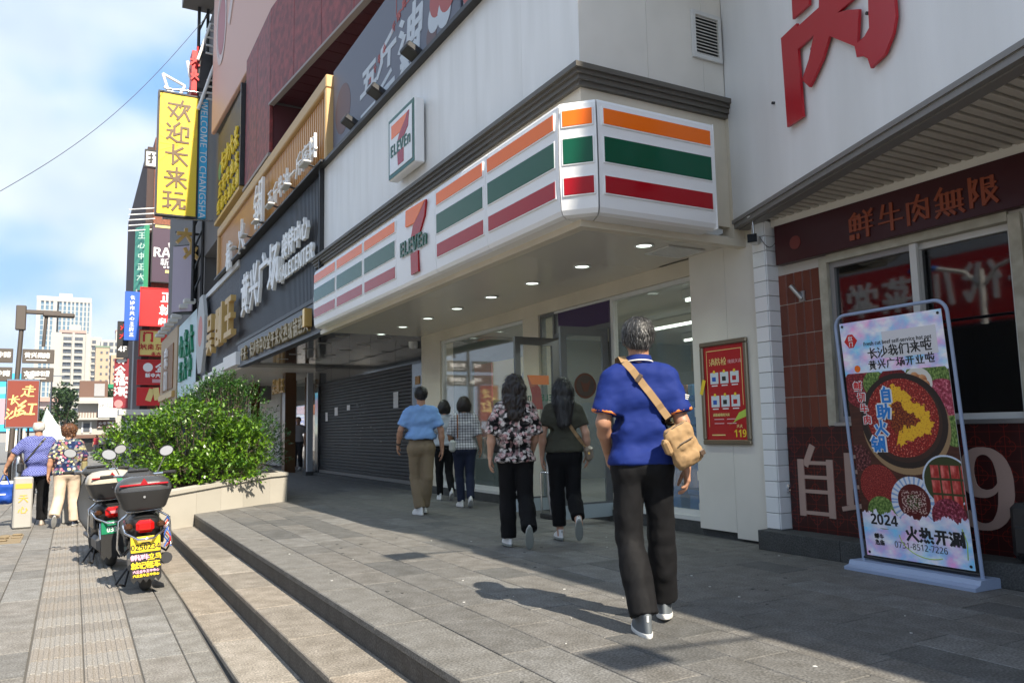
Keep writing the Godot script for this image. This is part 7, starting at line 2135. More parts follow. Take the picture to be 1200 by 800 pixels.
	ld.rings(r3)
	put("lid", ld.done(), lid, tc)
	put("reflector", boxm(Vector3(-0.20, 0.215, 0.165), Vector3(0.20, 0.235, 0.192), 0.008), mat("reflector_red", lin(0.32, 0.01, 0.015), 0.2), tc)
	var pk := Shape.new()
	pk.prism(PackedVector2Array([Vector2(-0.03, 0.235), Vector2(0.03, 0.235), Vector2(0.0, 0.282)]), Vector3(0, 0, 0.15), UX, UY, Vector3(0, 0, 0.038))
	put("reflector", pk.done(), M.reflector_red, tc)
	put("lock", discm(0.011, 0.006, 12), M.chrome, tc, Vector3(0, 0.115, 0.178))
	return s

func scooters() -> void:
	var grey := mat("shell_grey", lin(0.045, 0.047, 0.05), 0.25)
	var cream := mat("shell_cream", lin(0.42, 0.38, 0.30), 0.25)
	var z1 := -8.22
	var a := make_scooter("dark grey scooter with yellow number plate and black top case", Vector3(0.64, street_y(z1), z1), -0.03, grey, grey, M.yellow_paint, "0250234")
	a.rotation.z = 0.05
	var fl := a.get_node("mud_flap")
	put("plate_title", boxm(Vector3(-0.07, -0.026, 0.0112), Vector3(0.06, -0.01, 0.012)), M.gold_paint, fl)
	characters("鲜切牛", fl, Vector3(-0.095, -0.165, 0.0062), UX, UY, 0.052, Vector3(0.05, 0, 0), 0.2, 0.17, 0.001, mat("flap_pink", lin(0.72, 0.42, 0.55), 0.5))
	characters("立马", fl, Vector3(0.045, -0.165, 0.0062), UX, UY, 0.056, Vector3(0.055, 0, 0), 0.18, 0.15, 0.001, M.yellow_paint)
	characters("就记租车", fl, Vector3(-0.09, -0.235, 0.0062), UX, UY, 0.062, Vector3(0.06, 0, 0), 0.18, 0.15, 0.001, M.yellow_paint)
	print_line("大正金牛王中市心", fl, Vector3(-0.095, -0.29, 0.0062), UX, UY, 0.026, Vector2(0.027, 0), 0.2, 0.001, M.flap_pink)
	print_line("大正金牛王中市心", fl, Vector3(-0.095, -0.325, 0.0062), UX, UY, 0.026, Vector2(0.027, 0), 0.2, 0.001, M.yellow_paint)
	# tangle of blue and red charging leads at the right side
	for k in 4:
		var c := []
		for q in 7: c.append(Vector3(0.19 + 0.03 * sin(q * 1.3 + k), 0.66 - q * 0.045, 0.14 + 0.03 * cos(q * 1.9 + k * 2.0)))
		put("cable", tubem(c, 0.006, 5), [M.blue_paint, M.steel, M.bright_red, M.blue_paint][k], a)
	var z2 := -9.95
	var b := make_scooter("cream scooter with green number plate parked behind the grey one", Vector3(0.42, street_y(z2), z2), 0.10, grey, cream, M.green_paint, "0331")
	b.rotation.z = 0.06
	put("fuel_sticker", boxm(Vector3(-0.05, 0.0, 0), Vector3(0.05, 0.045, 0.004)), M.green_paint, b.get_node("top_case"), Vector3(0.10, 0.19, 0.194), Vector3(-0.1, 0, 0.4))
	put("rear_badge", boxm(Vector3(-0.04, 0.60, 0.327), Vector3(0.04, 0.63, 0.332)), mat("badge_rose", lin(0.6, 0.2, 0.22), 0.4), b)

func opposite_side() -> void:
	# the other side of the street, seen only as reflections in the shop windows
	var b := thing("opposite_building", "pale building across the street with a long red banner", "building")
	bit("wall", b, mat("opposite_wall", lin(0.13, 0.13, 0.125), 0.8), -34.0, -24.0, -0.4, 14.0, -60.0, 6.0)
	for i in 14:
		for k in 3:
			bit("window", b, M.far_glass, -24.05, -23.95, 1.0 + k * 4.2, 3.4 + k * 4.2, -58.0 + i * 4.5, -55.4 + i * 4.5)
	var s := thing("opposite_banner", "long red banner with white characters across the street", "sign", Vector3(-23.7, 7.0, -20.0))
	put("board", boxm(Vector3(-0.15, -1.6, -13.0), Vector3(0.0, 1.6, 9.0)), M.red_paint, s)
	characters("新一代川菜掌门人", s, Vector3(0.0, 0.2, 4.0), -UZ, UY, 1.7, Vector3(0, 0, -2.0), 0.13, 0.1, 0.03, M.print_white)
	put("grey_band", boxm(Vector3(-0.15, 1.62, -13.0), Vector3(0.0, 4.0, 9.0)), mat("opposite_grey", lin(0.35, 0.37, 0.40), 0.6), s)
	var l := thing("twin_lamp", "white twin armed street lamp across the pavement", "street lamp", Vector3(-5.5, -0.34, -9.6))
	put("pole", tubem([Vector3(0, 0, 0), Vector3(0, 4.6, 0)], [0.09, 0.06], 10), M.white_paint, l)
	for sx in [-1.0, 1.0]:
		put("arm", tubem([Vector3(0, 4.2, 0), Vector3(0, 4.6, sx * 0.35), Vector3(0, 4.8, sx * 1.0)], 0.045, 8), M.white_paint, l)
		put("head", boxm(Vector3(-0.12, 4.76, sx * 1.25 - 0.3), Vector3(0.12, 4.86, sx * 1.25 + 0.3), 0.03), M.blue_paint, l)

# ------------------------------------------------------------ bodies: distance fields of joined tapered capsules, meshed as surface nets
class Field:
	var o: Vector3
	var h: float
	var nx: int
	var ny: int
	var nz: int
	var f := PackedFloat32Array()
	func _init(lo: Vector3, hi: Vector3, cell: float) -> void:
		o = lo
		h = cell
		nx = int((hi.x - lo.x) / cell) + 2
		ny = int((hi.y - lo.y) / cell) + 2
		nz = int((hi.z - lo.z) / cell) + 2
		f.resize(nx * ny * nz)
		f.fill(0.6)
	func cap(a: Vector3, b: Vector3, ra: float, rb: float, k := 0.03, flat := 1.0) -> void:
		# a tapered capsule; flat > 1 squashes it along z
		var m := maxf(ra, rb) + k + 2.0 * h
		var lo := a.min(b) - Vector3.ONE * m
		var hi := a.max(b) + Vector3.ONE * m
		var i0 := clampi(int((lo.x - o.x) / h), 0, nx - 1)
		var i1 := clampi(int((hi.x - o.x) / h) + 1, 0, nx - 1)
		var j0 := clampi(int((lo.y - o.y) / h), 0, ny - 1)
		var j1 := clampi(int((hi.y - o.y) / h) + 1, 0, ny - 1)
		var k0 := clampi(int((lo.z - o.z) / h), 0, nz - 1)
		var k1 := clampi(int((hi.z - o.z) / h) + 1, 0, nz - 1)
		var ab := b - a
		ab.z *= flat
		var inv := 1.0 / maxf(ab.length_squared(), 1e-9)
		var dr := rb - ra
		for kk in range(k0, k1 + 1):
			var pz := (o.z + kk * h - a.z) * flat
			for jj in range(j0, j1 + 1):
				var py := o.y + jj * h - a.y
				var idx := (kk * ny + jj) * nx + i0
				var px := o.x + i0 * h - a.x
				var c := py * ab.y + pz * ab.z
				for ii in range(i0, i1 + 1):
					var t := clampf((px * ab.x + c) * inv, 0.0, 1.0)
					var d := Vector3(px - ab.x * t, py - ab.y * t, pz - ab.z * t).length() - ra - dr * t
					var e := f[idx]
					if d < e + k:
						var q := maxf(k - absf(d - e), 0.0) / k
						f[idx] = minf(d, e) - q * q * k * 0.25
					idx += 1
					px += h
	func cut(c: Vector3, n: Vector3, rad: float) -> void:          # flat end: remove what lies beyond the plane, near c
		var i0 := clampi(int((c.x - rad - o.x) / h), 0, nx - 1)
		var i1 := clampi(int((c.x + rad - o.x) / h) + 1, 0, nx - 1)
		var j0 := clampi(int((c.y - rad - o.y) / h), 0, ny - 1)
		var j1 := clampi(int((c.y + rad - o.y) / h) + 1, 0, ny - 1)
		var k0 := clampi(int((c.z - rad - o.z) / h), 0, nz - 1)
		var k1 := clampi(int((c.z + rad - o.z) / h) + 1, 0, nz - 1)
		for kk in range(k0, k1 + 1):
			for jj in range(j0, j1 + 1):
				for ii in range(i0, i1 + 1):
					var p := o + Vector3(ii, jj, kk) * h - c
					if p.length_squared() < rad * rad:
						var idx := (kk * ny + jj) * nx + ii
						f[idx] = maxf(f[idx], p.dot(n))
	func at(p: Vector3) -> float:
		var q := (p - o) / h
		var i := clampi(roundi(q.x), 0, nx - 1)
		var j := clampi(roundi(q.y), 0, ny - 1)
		var k := clampi(roundi(q.z), 0, nz - 1)
		return f[(k * ny + j) * nx + i]
	func rest_on(p: Vector3, dir: Vector3, off: float) -> Vector3:  # from outside, walk along dir until the surface
		for s in 160:
			if at(p) < off: return p
			p += dir * 0.004
		return p
	func mesh(amp := 0.0, freq := Vector3.ONE, sd := 1) -> Array:
		var v := PackedVector3Array()
		var ix := PackedInt32Array()
		var id := PackedInt32Array()
		id.resize(f.size())
		id.fill(-1)
		var sy := nx
		var sz := nx * ny
		for k in nz - 1:
			for j in ny - 1:
				var b := (k * ny + j) * nx
				for i in nx - 1:
					var q := b + i
					var f0 := f[q]; var f1 := f[q + 1]; var f2 := f[q + sy]; var f3 := f[q + sy + 1]
					var f4 := f[q + sz]; var f5 := f[q + sz + 1]; var f6 := f[q + sz + sy]; var f7 := f[q + sz + sy + 1]
					var s := int(f0 < 0.0) + int(f1 < 0.0) + int(f2 < 0.0) + int(f3 < 0.0) + int(f4 < 0.0) + int(f5 < 0.0) + int(f6 < 0.0) + int(f7 < 0.0)
					if s == 0 or s == 8: continue
					var c := Vector3.ZERO
					var n := 0
					if (f0 < 0.0) != (f1 < 0.0): c += Vector3(f0 / (f0 - f1), 0, 0); n += 1
					if (f2 < 0.0) != (f3 < 0.0): c += Vector3(f2 / (f2 - f3), 1, 0); n += 1
					if (f4 < 0.0) != (f5 < 0.0): c += Vector3(f4 / (f4 - f5), 0, 1); n += 1
					if (f6 < 0.0) != (f7 < 0.0): c += Vector3(f6 / (f6 - f7), 1, 1); n += 1
					if (f0 < 0.0) != (f2 < 0.0): c += Vector3(0, f0 / (f0 - f2), 0); n += 1
					if (f1 < 0.0) != (f3 < 0.0): c += Vector3(1, f1 / (f1 - f3), 0); n += 1
					if (f4 < 0.0) != (f6 < 0.0): c += Vector3(0, f4 / (f4 - f6), 1); n += 1
					if (f5 < 0.0) != (f7 < 0.0): c += Vector3(1, f5 / (f5 - f7), 1); n += 1
					if (f0 < 0.0) != (f4 < 0.0): c += Vector3(0, 0, f0 / (f0 - f4)); n += 1
					if (f1 < 0.0) != (f5 < 0.0): c += Vector3(1, 0, f1 / (f1 - f5)); n += 1
					if (f2 < 0.0) != (f6 < 0.0): c += Vector3(0, 1, f2 / (f2 - f6)); n += 1
					if (f3 < 0.0) != (f7 < 0.0): c += Vector3(1, 1, f3 / (f3 - f7)); n += 1
					id[q] = v.size()
					v.append(o + (Vector3(i, j, k) + c / n) * h)
		for k in range(1, nz - 1):
			for j in range(1, ny - 1):
				var b := (k * ny + j) * nx
				for i in range(1, nx - 1):
					var q := b + i
					if id[q] < 0: continue
					var inside := f[q] < 0.0
					if inside != (f[q + 1] < 0.0): face(ix, id[q - sy - sz], id[q - sz], id[q], id[q - sy], inside)
					if inside != (f[q + sy] < 0.0): face(ix, id[q - sz - 1], id[q - 1], id[q], id[q - sz], inside)
					if inside != (f[q + sz] < 0.0): face(ix, id[q - 1 - sy], id[q - sy], id[q], id[q - 1], inside)
		var nr := normals(v, ix)
		if amp > 0.0:
			var nz2 := FastNoiseLite.new()
			nz2.seed = sd
			nz2.frequency = 1.0
			nz2.fractal_octaves = 3
			for t in v.size():
				v[t] += nr[t] * amp * nz2.get_noise_3dv(v[t] * freq)
			nr = normals(v, ix)
		return [v, nr, ix]
	func face(ix: PackedInt32Array, a: int, b: int, c: int, d: int, out: bool) -> void:
		if a < 0 or b < 0 or c < 0 or d < 0: return
		if out: ix.append_array([a, c, b, a, d, c])
		else: ix.append_array([a, b, c, a, c, d])
	func normals(v: PackedVector3Array, ix: PackedInt32Array) -> PackedVector3Array:
		var n := PackedVector3Array()
		n.resize(v.size())
		for t in range(0, ix.size(), 3):
			var w := (v[ix[t + 2]] - v[ix[t]]).cross(v[ix[t + 1]] - v[ix[t]])
			n[ix[t]] += w
			n[ix[t + 1]] += w
			n[ix[t + 2]] += w
		for t in n.size(): n[t] = n[t].normalized()
		return n

func hand(s: Shape, wrist: Vector3, dir: Vector3, thumb_side: Vector3, palm: Vector3, curl: float, cell: float) -> void:
	dir = dir.normalized()
	thumb_side = (thumb_side - dir * thumb_side.dot(dir)).normalized()
	palm = (palm - dir * palm.dot(dir) - thumb_side * palm.dot(thumb_side)).normalized()
	var m := wrist + dir * 0.08
	var f := Field.new(m - Vector3.ONE * 0.145, m + Vector3.ONE * 0.145, cell)
	f.cap(wrist - dir * 0.05, wrist, 0.027, 0.025, 0.01)
	for i in 4:
		var k := wrist + dir * (0.088 - 0.0035 * i * i + 0.004 * i) + thumb_side * (0.030 - 0.0205 * i)
		f.cap(wrist + thumb_side * (0.010 - 0.008 * i) + dir * 0.01, k, 0.017, 0.0125, 0.012)
		var p := k
		var len: float = [0.072, 0.080, 0.074, 0.058][i]
		for q in 3:
			var a := curl * (0.55 + 0.9 * q) + 0.05 * i
			var d := (dir * cos(a) + palm * sin(a) + thumb_side * (0.06 - 0.04 * i)).normalized()
			var l: float = len * [0.45, 0.31, 0.24][q]
			f.cap(p, p + d * l, [0.0100, 0.0088, 0.0080][q], [0.0088, 0.0080, 0.0068][q], 0.003)
			p += d * l
	var t0 := wrist + dir * 0.022 + thumb_side * 0.020
	var t1 := t0 + (dir * 0.62 + thumb_side * 0.62 + palm * 0.35).normalized() * 0.045
	var t2 := t1 + (dir * 0.85 + thumb_side * 0.22 + palm * 0.40).normalized() * 0.034
	var t3 := t2 + (dir * 0.92 + palm * 0.42).normalized() * 0.026
	f.cap(t0, t1, 0.016, 0.0125, 0.012)
	f.cap(t1, t2, 0.0115, 0.0098, 0.004)
	f.cap(t2, t3, 0.0098, 0.0078, 0.003)
	s.add(f.mesh())

func shoe(parent: Node, ankle: Vector3, pitch: float, yaw: float, upper: Material, sole: Material, size := 1.0) -> void:
	var r := Node3D.new()
	r.name = "shoe"
	parent.add_child(r, true)
	var b := Basis.from_euler(Vector3(-pitch, yaw, 0))
	r.transform = Transform3D(b * size, ankle - b * Vector3(0, 0.095, 0.0) * size)
	for part in 2:
		var s := Shape.new()
		var rs := []
		var list := [[0.0, -0.056, 0.128, 0.040], [0.004, -0.056, 0.136, 0.046], [0.023, -0.054, 0.137, 0.046], [0.027, -0.054, 0.130, 0.042]]
		if part == 1:
			list = [[0.022, -0.054, 0.131, 0.043], [0.048, -0.052, 0.124, 0.042], [0.066, -0.036, 0.104, 0.040], [0.084, -0.012, 0.076, 0.037], [0.104, 0.012, 0.052, 0.035], [0.118, 0.018, 0.044, 0.033], [0.114, 0.016, 0.036, 0.027]]
		for q in list:
			var ring := PackedVector3Array()
			for k in 22:
				var a := -TAU * k / 22.0
				var toe := 0.5 - 0.5 * sin(a)
				var lift: float = q[0] + (0.010 * pow(toe, 4.0) if q[0] < 0.032 else 0.0)
				ring.append(Vector3(cos(a) * q[3] * lerpf(0.80, 1.06, toe), lift, q[1] + sin(a) * q[2]))
			rs.append(ring)
		s.rings(rs)
		put("sole" if part == 0 else "upper", s.done(), sole if part == 0 else upper, r)
	put("heel_tab", boxm(Vector3(-0.009, 0.055, 0.050), Vector3(0.009, 0.112, 0.064), 0.005), sole, r)

# d: label, at, turn, height, female, cell; legs: [knee, ankle, foot pitch, foot yaw] for left and right; arms: [elbow, wrist]
func person(d: Dictionary) -> Node3D:
	var t := thing("person", d.label, "person", d.at, d.turn)
	t.scale = Vector3.ONE * (d.height / 1.70)
	var cell: float = d.cell
	var fem: bool = d.get("female", false)
	var wide: float = d.get("wide", 1.0)
	var skin: Material = M[d.get("skin", "skin")]
	var sw := (0.150 if fem else 0.172) * wide
	var lean: float = d.get("lean", 0.0)
	var tilt := func(p: Vector3) -> Vector3: return Vector3(p.x, p.y, p.z - (p.y - 0.92) * lean)
	# trousers
	var lo := Vector3(-0.34, -0.02, -0.62)
	var hi := Vector3(0.34, 1.08, 0.62)
	var f := Field.new(lo, hi, cell)
	f.cap(Vector3(-0.06 * wide, 1.0, 0), Vector3(0.06 * wide, 1.0, 0), 0.098 * wide, 0.098 * wide, 0.04, 1.1)
	f.cap(Vector3(-0.078 * wide, 0.88, 0.012), Vector3(0.078 * wide, 0.88, 0.012), 0.108 * wide, 0.108 * wide, 0.05)
	var hem: float = d.get("hem", 0.072)
	for i in 2:
		var g: Array = d.legs[i]
		var hip := Vector3((-0.088 if i == 0 else 0.088) * wide, 0.88, 0.0)
		var kr: float = d.get("knee_r", 0.070)
		f.cap(hip, g[0], 0.092 * wide, kr, 0.035)
		f.cap(g[0], g[1] + (g[1] - g[0]).normalized() * 0.03, kr, hem, 0.02)
		# calf bulge at the back
		f.cap(g[0].lerp(g[1], 0.25) + Vector3(0, 0, 0.012), g[0].lerp(g[1], 0.5) + Vector3(0, 0, 0.008), kr * 0.92, hem * 0.95, 0.03)
		var dn: Vector3 = (g[1] - g[0]).normalized()
		f.cut(g[1] + dn * d.get("hem_drop", 0.01), dn, 0.16)
	f.cut(Vector3(0, minf(1.03, d.get("top_hem", 0.90) + 0.045), 0), Vector3.UP, 0.32)
	var ts := Shape.new()
	ts.add(f.mesh(d.get("crease", 0.009), Vector3(10, 4.5, 10), 5))
	put("trousers", ts.done(), d.trousers, t)
	# top
	f = Field.new(Vector3(-0.52, 0.70, -0.52), Vector3(0.52, 1.52, 0.36), cell)
	var hy: float = d.get("top_hem", 0.90)
	f.cap(tilt.call(Vector3(-sw + 0.06, 1.385, 0.012)), tilt.call(Vector3(sw - 0.06, 1.385, 0.012)), 0.068, 0.068, 0.05)
	f.cap(tilt.call(Vector3(-0.085 * wide, 1.25, 0.005)), tilt.call(Vector3(0.085 * wide, 1.25, 0.005)), 0.118 * wide, 0.118 * wide, 0.07, 1.12)
	f.cap(Vector3(-0.07 * wide, 1.08, -0.005), Vector3(0.07 * wide, 1.08, -0.005), d.get("waist", 0.112) * wide, d.get("waist", 0.112) * wide, 0.07, 1.05)
	f.cap(Vector3(-0.085 * wide, hy + 0.01, 0.005), Vector3(0.085 * wide, hy + 0.01, 0.005), 0.124 * wide, 0.124 * wide, 0.07, 0.98)
	f.cap(tilt.call(Vector3(0, 1.40, 0.02)), tilt.call(Vector3(0, 1.452, 0.012)), 0.075, 0.060, 0.03)
	var sl: float = d.get("sleeve", 0.70)
	var sr: float = d.get("sleeve_r", 0.066)
	for i in 2:
		var sh: Vector3 = tilt.call(Vector3(-sw if i == 0 else sw, 1.362, 0.012))
		var el: Vector3 = d.arms[i][0]
		var en := sh.lerp(el, minf(sl, 1.0))
		f.cap(sh, en, 0.066 * lerpf(wide, 1.0, 0.5), sr, 0.045)
		if sl > 1.0:
			en = el.lerp(d.arms[i][1], sl - 1.0)
			f.cap(el, en, sr * 0.95, sr * 0.85, 0.02)
		var dn: Vector3 = (en - sh).normalized() if sl <= 1.0 else (d.arms[i][1] - el).normalized()
		f.cap(en, en + dn * 0.03, sr, sr, 0.01)
		f.cut(en + dn * 0.02, dn, 0.115)
	f.cut(Vector3(0, hy, 0), Vector3.DOWN, 0.34)
	f.cut(tilt.call(Vector3(0, 1.462, 0.01)), Vector3(0, 0.92, -0.38), 0.14)
	var ss := Shape.new()
	ss.add(f.mesh(d.get("wrinkle", 0.010), d.get("wrinkle_freq", Vector3(9, 13, 9)), d.get("seed", 3)))
	put("shirt", ss.done(), d.top, t)
	t.set_meta("field", f)
	# skin: head, neck, arms, hands in one mesh
	var sk := Shape.new()
	var hc: Vector3 = tilt.call(Vector3(0, 1.585, 0.0)) + d.get("head_shift", Vector3.ZERO)
	var hcell := clampf(cell * 0.55, 0.006, 0.012)
	var hf := Field.new(hc - Vector3(0.13, 0.22, 0.15), hc + Vector3(0.13, 0.13, 0.14), hcell)
	hf.cap(hc + Vector3(0, 0.025, 0.022), hc + Vector3(0, 0.03, -0.025), 0.080, 0.076, 0.02)
	hf.cap(hc + Vector3(0, -0.03, -0.03), hc + Vector3(0, -0.075, -0.055), 0.062, 0.034, 0.04)
	hf.cap(hc + Vector3(0, -0.01, -0.088), hc + Vector3(0, -0.032, -0.108), 0.011, 0.014, 0.012)
	hf.cap(hc + Vector3(-0.03, 0.018, -0.085), hc + Vector3(0.03, 0.018, -0.085), 0.012, 0.012, 0.02)
	hf.cap(hc + Vector3(-0.018, -0.058, -0.087), hc + Vector3(0.018, -0.058, -0.087), 0.009, 0.009, 0.012)
	for sx in [-1.0, 1.0]:
		hf.cap(hc + Vector3(sx * 0.078, 0.018, 0.004), hc + Vector3(sx * 0.076, -0.026, -0.006), 0.013, 0.009, 0.008)
		hf.cap(hc + Vector3(sx * 0.082, 0.022, 0.014), hc + Vector3(sx * 0.084, -0.006, 0.016), 0.008, 0.008, 0.006)
	hf.cap(hc + Vector3(0, -0.05, 0.018), tilt.call(Vector3(0, 1.40, 0.015)), 0.054, 0.062, 0.03)
	sk.add(hf.mesh())
	for i in 2:
		var sh: Vector3 = tilt.call(Vector3(-sw if i == 0 else sw, 1.362, 0.012))
		var el: Vector3 = d.arms[i][0]
		var wr: Vector3 = d.arms[i][1]
		var af := Field.new(sh.min(el).min(wr) - Vector3.ONE * 0.09, sh.max(el).max(wr) + Vector3.ONE * 0.09, maxf(cell * 0.75, 0.008))
		var ar: float = d.get("arm_r", 1.0)
		af.cap(sh, el, 0.048 * ar, 0.039 * ar, 0.02)
		af.cap(el, el.lerp(wr, 0.35), 0.040 * ar, 0.042 * ar, 0.02)
		af.cap(el.lerp(wr, 0.35), wr, 0.041 * ar, 0.026 * ar, 0.02)
		sk.add(af.mesh())
		var hd: Dictionary = d.get("hands", {})
		var dir: Vector3 = (wr - el).normalized() * 0.6 + Vector3(0, -0.4, 0)
		hand(sk, wr, dir, Vector3(0, -0.1, -1), Vector3(1 if i == 0 else -1, 0, 0.1), d.get("curl", 0.42), clampf(cell * 0.4, 0.0045, 0.008))
	if d.has("bare_ankle"):
		for i in 2:
			var g: Array = d.legs[i]
			sk.tube([tilt.call(Vector3(0, 1.42, 0.01)), Vector3(0, 0.98, 0.0), Vector3(-0.08 if i == 0 else 0.08, 0.86, 0.0), g[0], g[0].lerp(g[1], 0.7), g[1] + (g[1] - g[0]).normalized() * 0.05], [0.05, 0.06, 0.06, 0.05, 0.042, 0.036], 10)
	put("body", sk.done(), skin, t)
	for sx in [-1.0, 1.0]:
		put("eye", lathem([Vector2(0.001, -0.011), Vector2(0.008, -0.008), Vector2(0.011, 0.0), Vector2(0.008, 0.008), Vector2(0.001, 0.011)], hc + Vector3(sx * 0.031, -0.002, -0.079), Vector3.BACK, 10), M.print_white, t)
	# shoes
	for i in 2:
		var g: Array = d.legs[i]
		shoe(t, g[1], g[2], g[3], d.shoe, d.sole, 0.94 if fem else 1.10)
	# hair
	var hr := Field.new(hc - Vector3(0.20, 0.48, 0.18), hc + Vector3(0.20, 0.17, 0.24), clampf(cell * 0.6, 0.007, 0.012))
	var style: String = d.hair_style
	hr.cap(hc + Vector3(0, 0.036, 0.026), hc + Vector3(0, 0.042, -0.022), 0.089, 0.083, 0.02)
	if style == "short":
		hr.cap(hc + Vector3(0, -0.012, 0.042), hc + Vector3(0, 0.02, 0.04), 0.066, 0.075, 0.03)
		hr.cap(hc + Vector3(-0.058, 0.0, 0.02), hc + Vector3(0.058, 0.0, 0.02), 0.027, 0.027, 0.02)
		hr.cut(hc + Vector3(0, -0.055, 0.02), Vector3(0, -1, -0.25).normalized(), 0.2)
	elif style == "bald":
		hr.cap(hc + Vector3(-0.02, -0.005, 0.04), hc + Vector3(0.02, -0.005, 0.04), 0.068, 0.068, 0.03)
		hr.cut(hc + Vector3(0, 0.085, 0.0), Vector3(0, 1, 0.05).normalized(), 0.16)
		hr.cut(hc + Vector3(0, -0.05, 0.02), Vector3.DOWN, 0.2)
	elif style == "bob":
		hr.cap(hc + Vector3(-0.035, -0.02, 0.04), hc + Vector3(0.035, -0.02, 0.04), 0.080, 0.080, 0.03)
		hr.cap(hc + Vector3(-0.05, -0.075, 0.035), hc + Vector3(0.05, -0.075, 0.035), 0.060, 0.060, 0.03)
		hr.cut(hc + Vector3(0, -0.125, 0.02), Vector3.DOWN, 0.2)
	elif style == "short_curly":
		hr.cap(hc + Vector3(-0.03, 0.03, 0.03), hc + Vector3(0.03, 0.03, 0.03), 0.090, 0.090, 0.03)
		hr.cap(hc + Vector3(-0.045, -0.05, 0.035), hc + Vector3(0.045, -0.05, 0.035), 0.055, 0.055, 0.04)
	else:
		var dz: float = d.get("hair_back", 0.075)
		var len: float = d.get("hair_len", 0.28)
		hr.cap(hc + Vector3(-0.035, -0.02, 0.045), hc + Vector3(0.035, -0.02, 0.045), 0.082, 0.082, 0.03)
		hr.cap(hc + Vector3(-0.05, -0.12, 0.06), hc + Vector3(0.05, -0.12, 0.06), 0.064, 0.064, 0.05)
		hr.cap(hc + Vector3(-0.055, -0.17, dz), hc + Vector3(-0.045, -len, dz + 0.03), 0.052, 0.034, 0.05)
		hr.cap(hc + Vector3(0.055, -0.17, dz), hc + Vector3(0.045, -len + 0.01, dz + 0.03), 0.052, 0.034, 0.05)
		hr.cap(hc + Vector3(0.0, -0.17, dz + 0.01), hc + Vector3(0.005, -len - 0.015, dz + 0.035), 0.055, 0.034, 0.05)
		hr.cap(hc + Vector3(-0.075, 0.0, 0.0), hc + Vector3(-0.095, -0.20, 0.03), 0.034, 0.028, 0.03)
		hr.cap(hc + Vector3(0.075, 0.0, 0.0), hc + Vector3(0.095, -0.20, 0.03), 0.034, 0.028, 0.03)
	if style != "long":
		hr.cut(hc + Vector3(0, 0.045, -0.062), Vector3(0, -0.60, -0.80), 0.13)
	else:
		hr.cut(hc + Vector3(0, 0.0, -0.06), Vector3(0, -0.35, -0.94), 0.15)
	var hs := Shape.new()
	var ha := hr.mesh(d.get("hair_rough", 0.007), d.get("hair_freq", Vector3(40, 14, 40)), 17)
	hs.add(ha)
	var ho := put("hair", hs.done(), d.hair, t)
	if d.has("strands"):
		put("strands", strands(ha, hc, d), M.strand, ho)
	return t

func strands(ha: Array, hc: Vector3, d: Dictionary) -> ArrayMesh:      # loose hairs lying on the hair's surface
	var s := Shape.new()
	var r := RandomNumberGenerator.new()
	r.seed = 23
	var st: Array = d.strands                                           # count, length, width, dark, light, how many light
	var crown := hc + Vector3(0.01, 0.13, 0.03)
	for k in int(st[0]):
		var i := r.randi_range(0, ha[0].size() - 1)
		var p: Vector3 = ha[0][i]
		var n: Vector3 = ha[1][i]
		if n.y < -0.6: continue
		var flow: Vector3 = (p - crown).normalized() * 0.7 + Vector3(0, -0.75, 0.05) + Vector3(r.randfn(), r.randfn(), r.randfn()) * 0.12
		var tn := (flow - n * flow.dot(n)).normalized()
		var side: Vector3 = tn.cross(n).normalized() * float(st[2]) * 0.5
		var lift: float = 0.0015 + 0.003 * r.randf()
		var g := r.randf()
		s.tint = st[3].lerp(st[4], 1.0 if g < st[5] else g * 0.25)
		var len: float = st[1] * r.randf_range(0.6, 1.2)
		var q := p + n * 0.0005
		for e in 3:
			var u := (e + 1) / 3.0
			var nx := p + tn * len * u + n * (lift * sin(PI * u) * 2.0 - 0.06 * len * u * u) + side * 2.0 * sin(u * 3.0 + k) * 0.6
			var w0 := side * (1.0 - e / 3.4)
			var w1 := side * (1.0 - (e + 1) / 3.4)
			s.quad(q - w0, q + w0, nx + w1, nx - w1)
			q = nx
	return s.done()

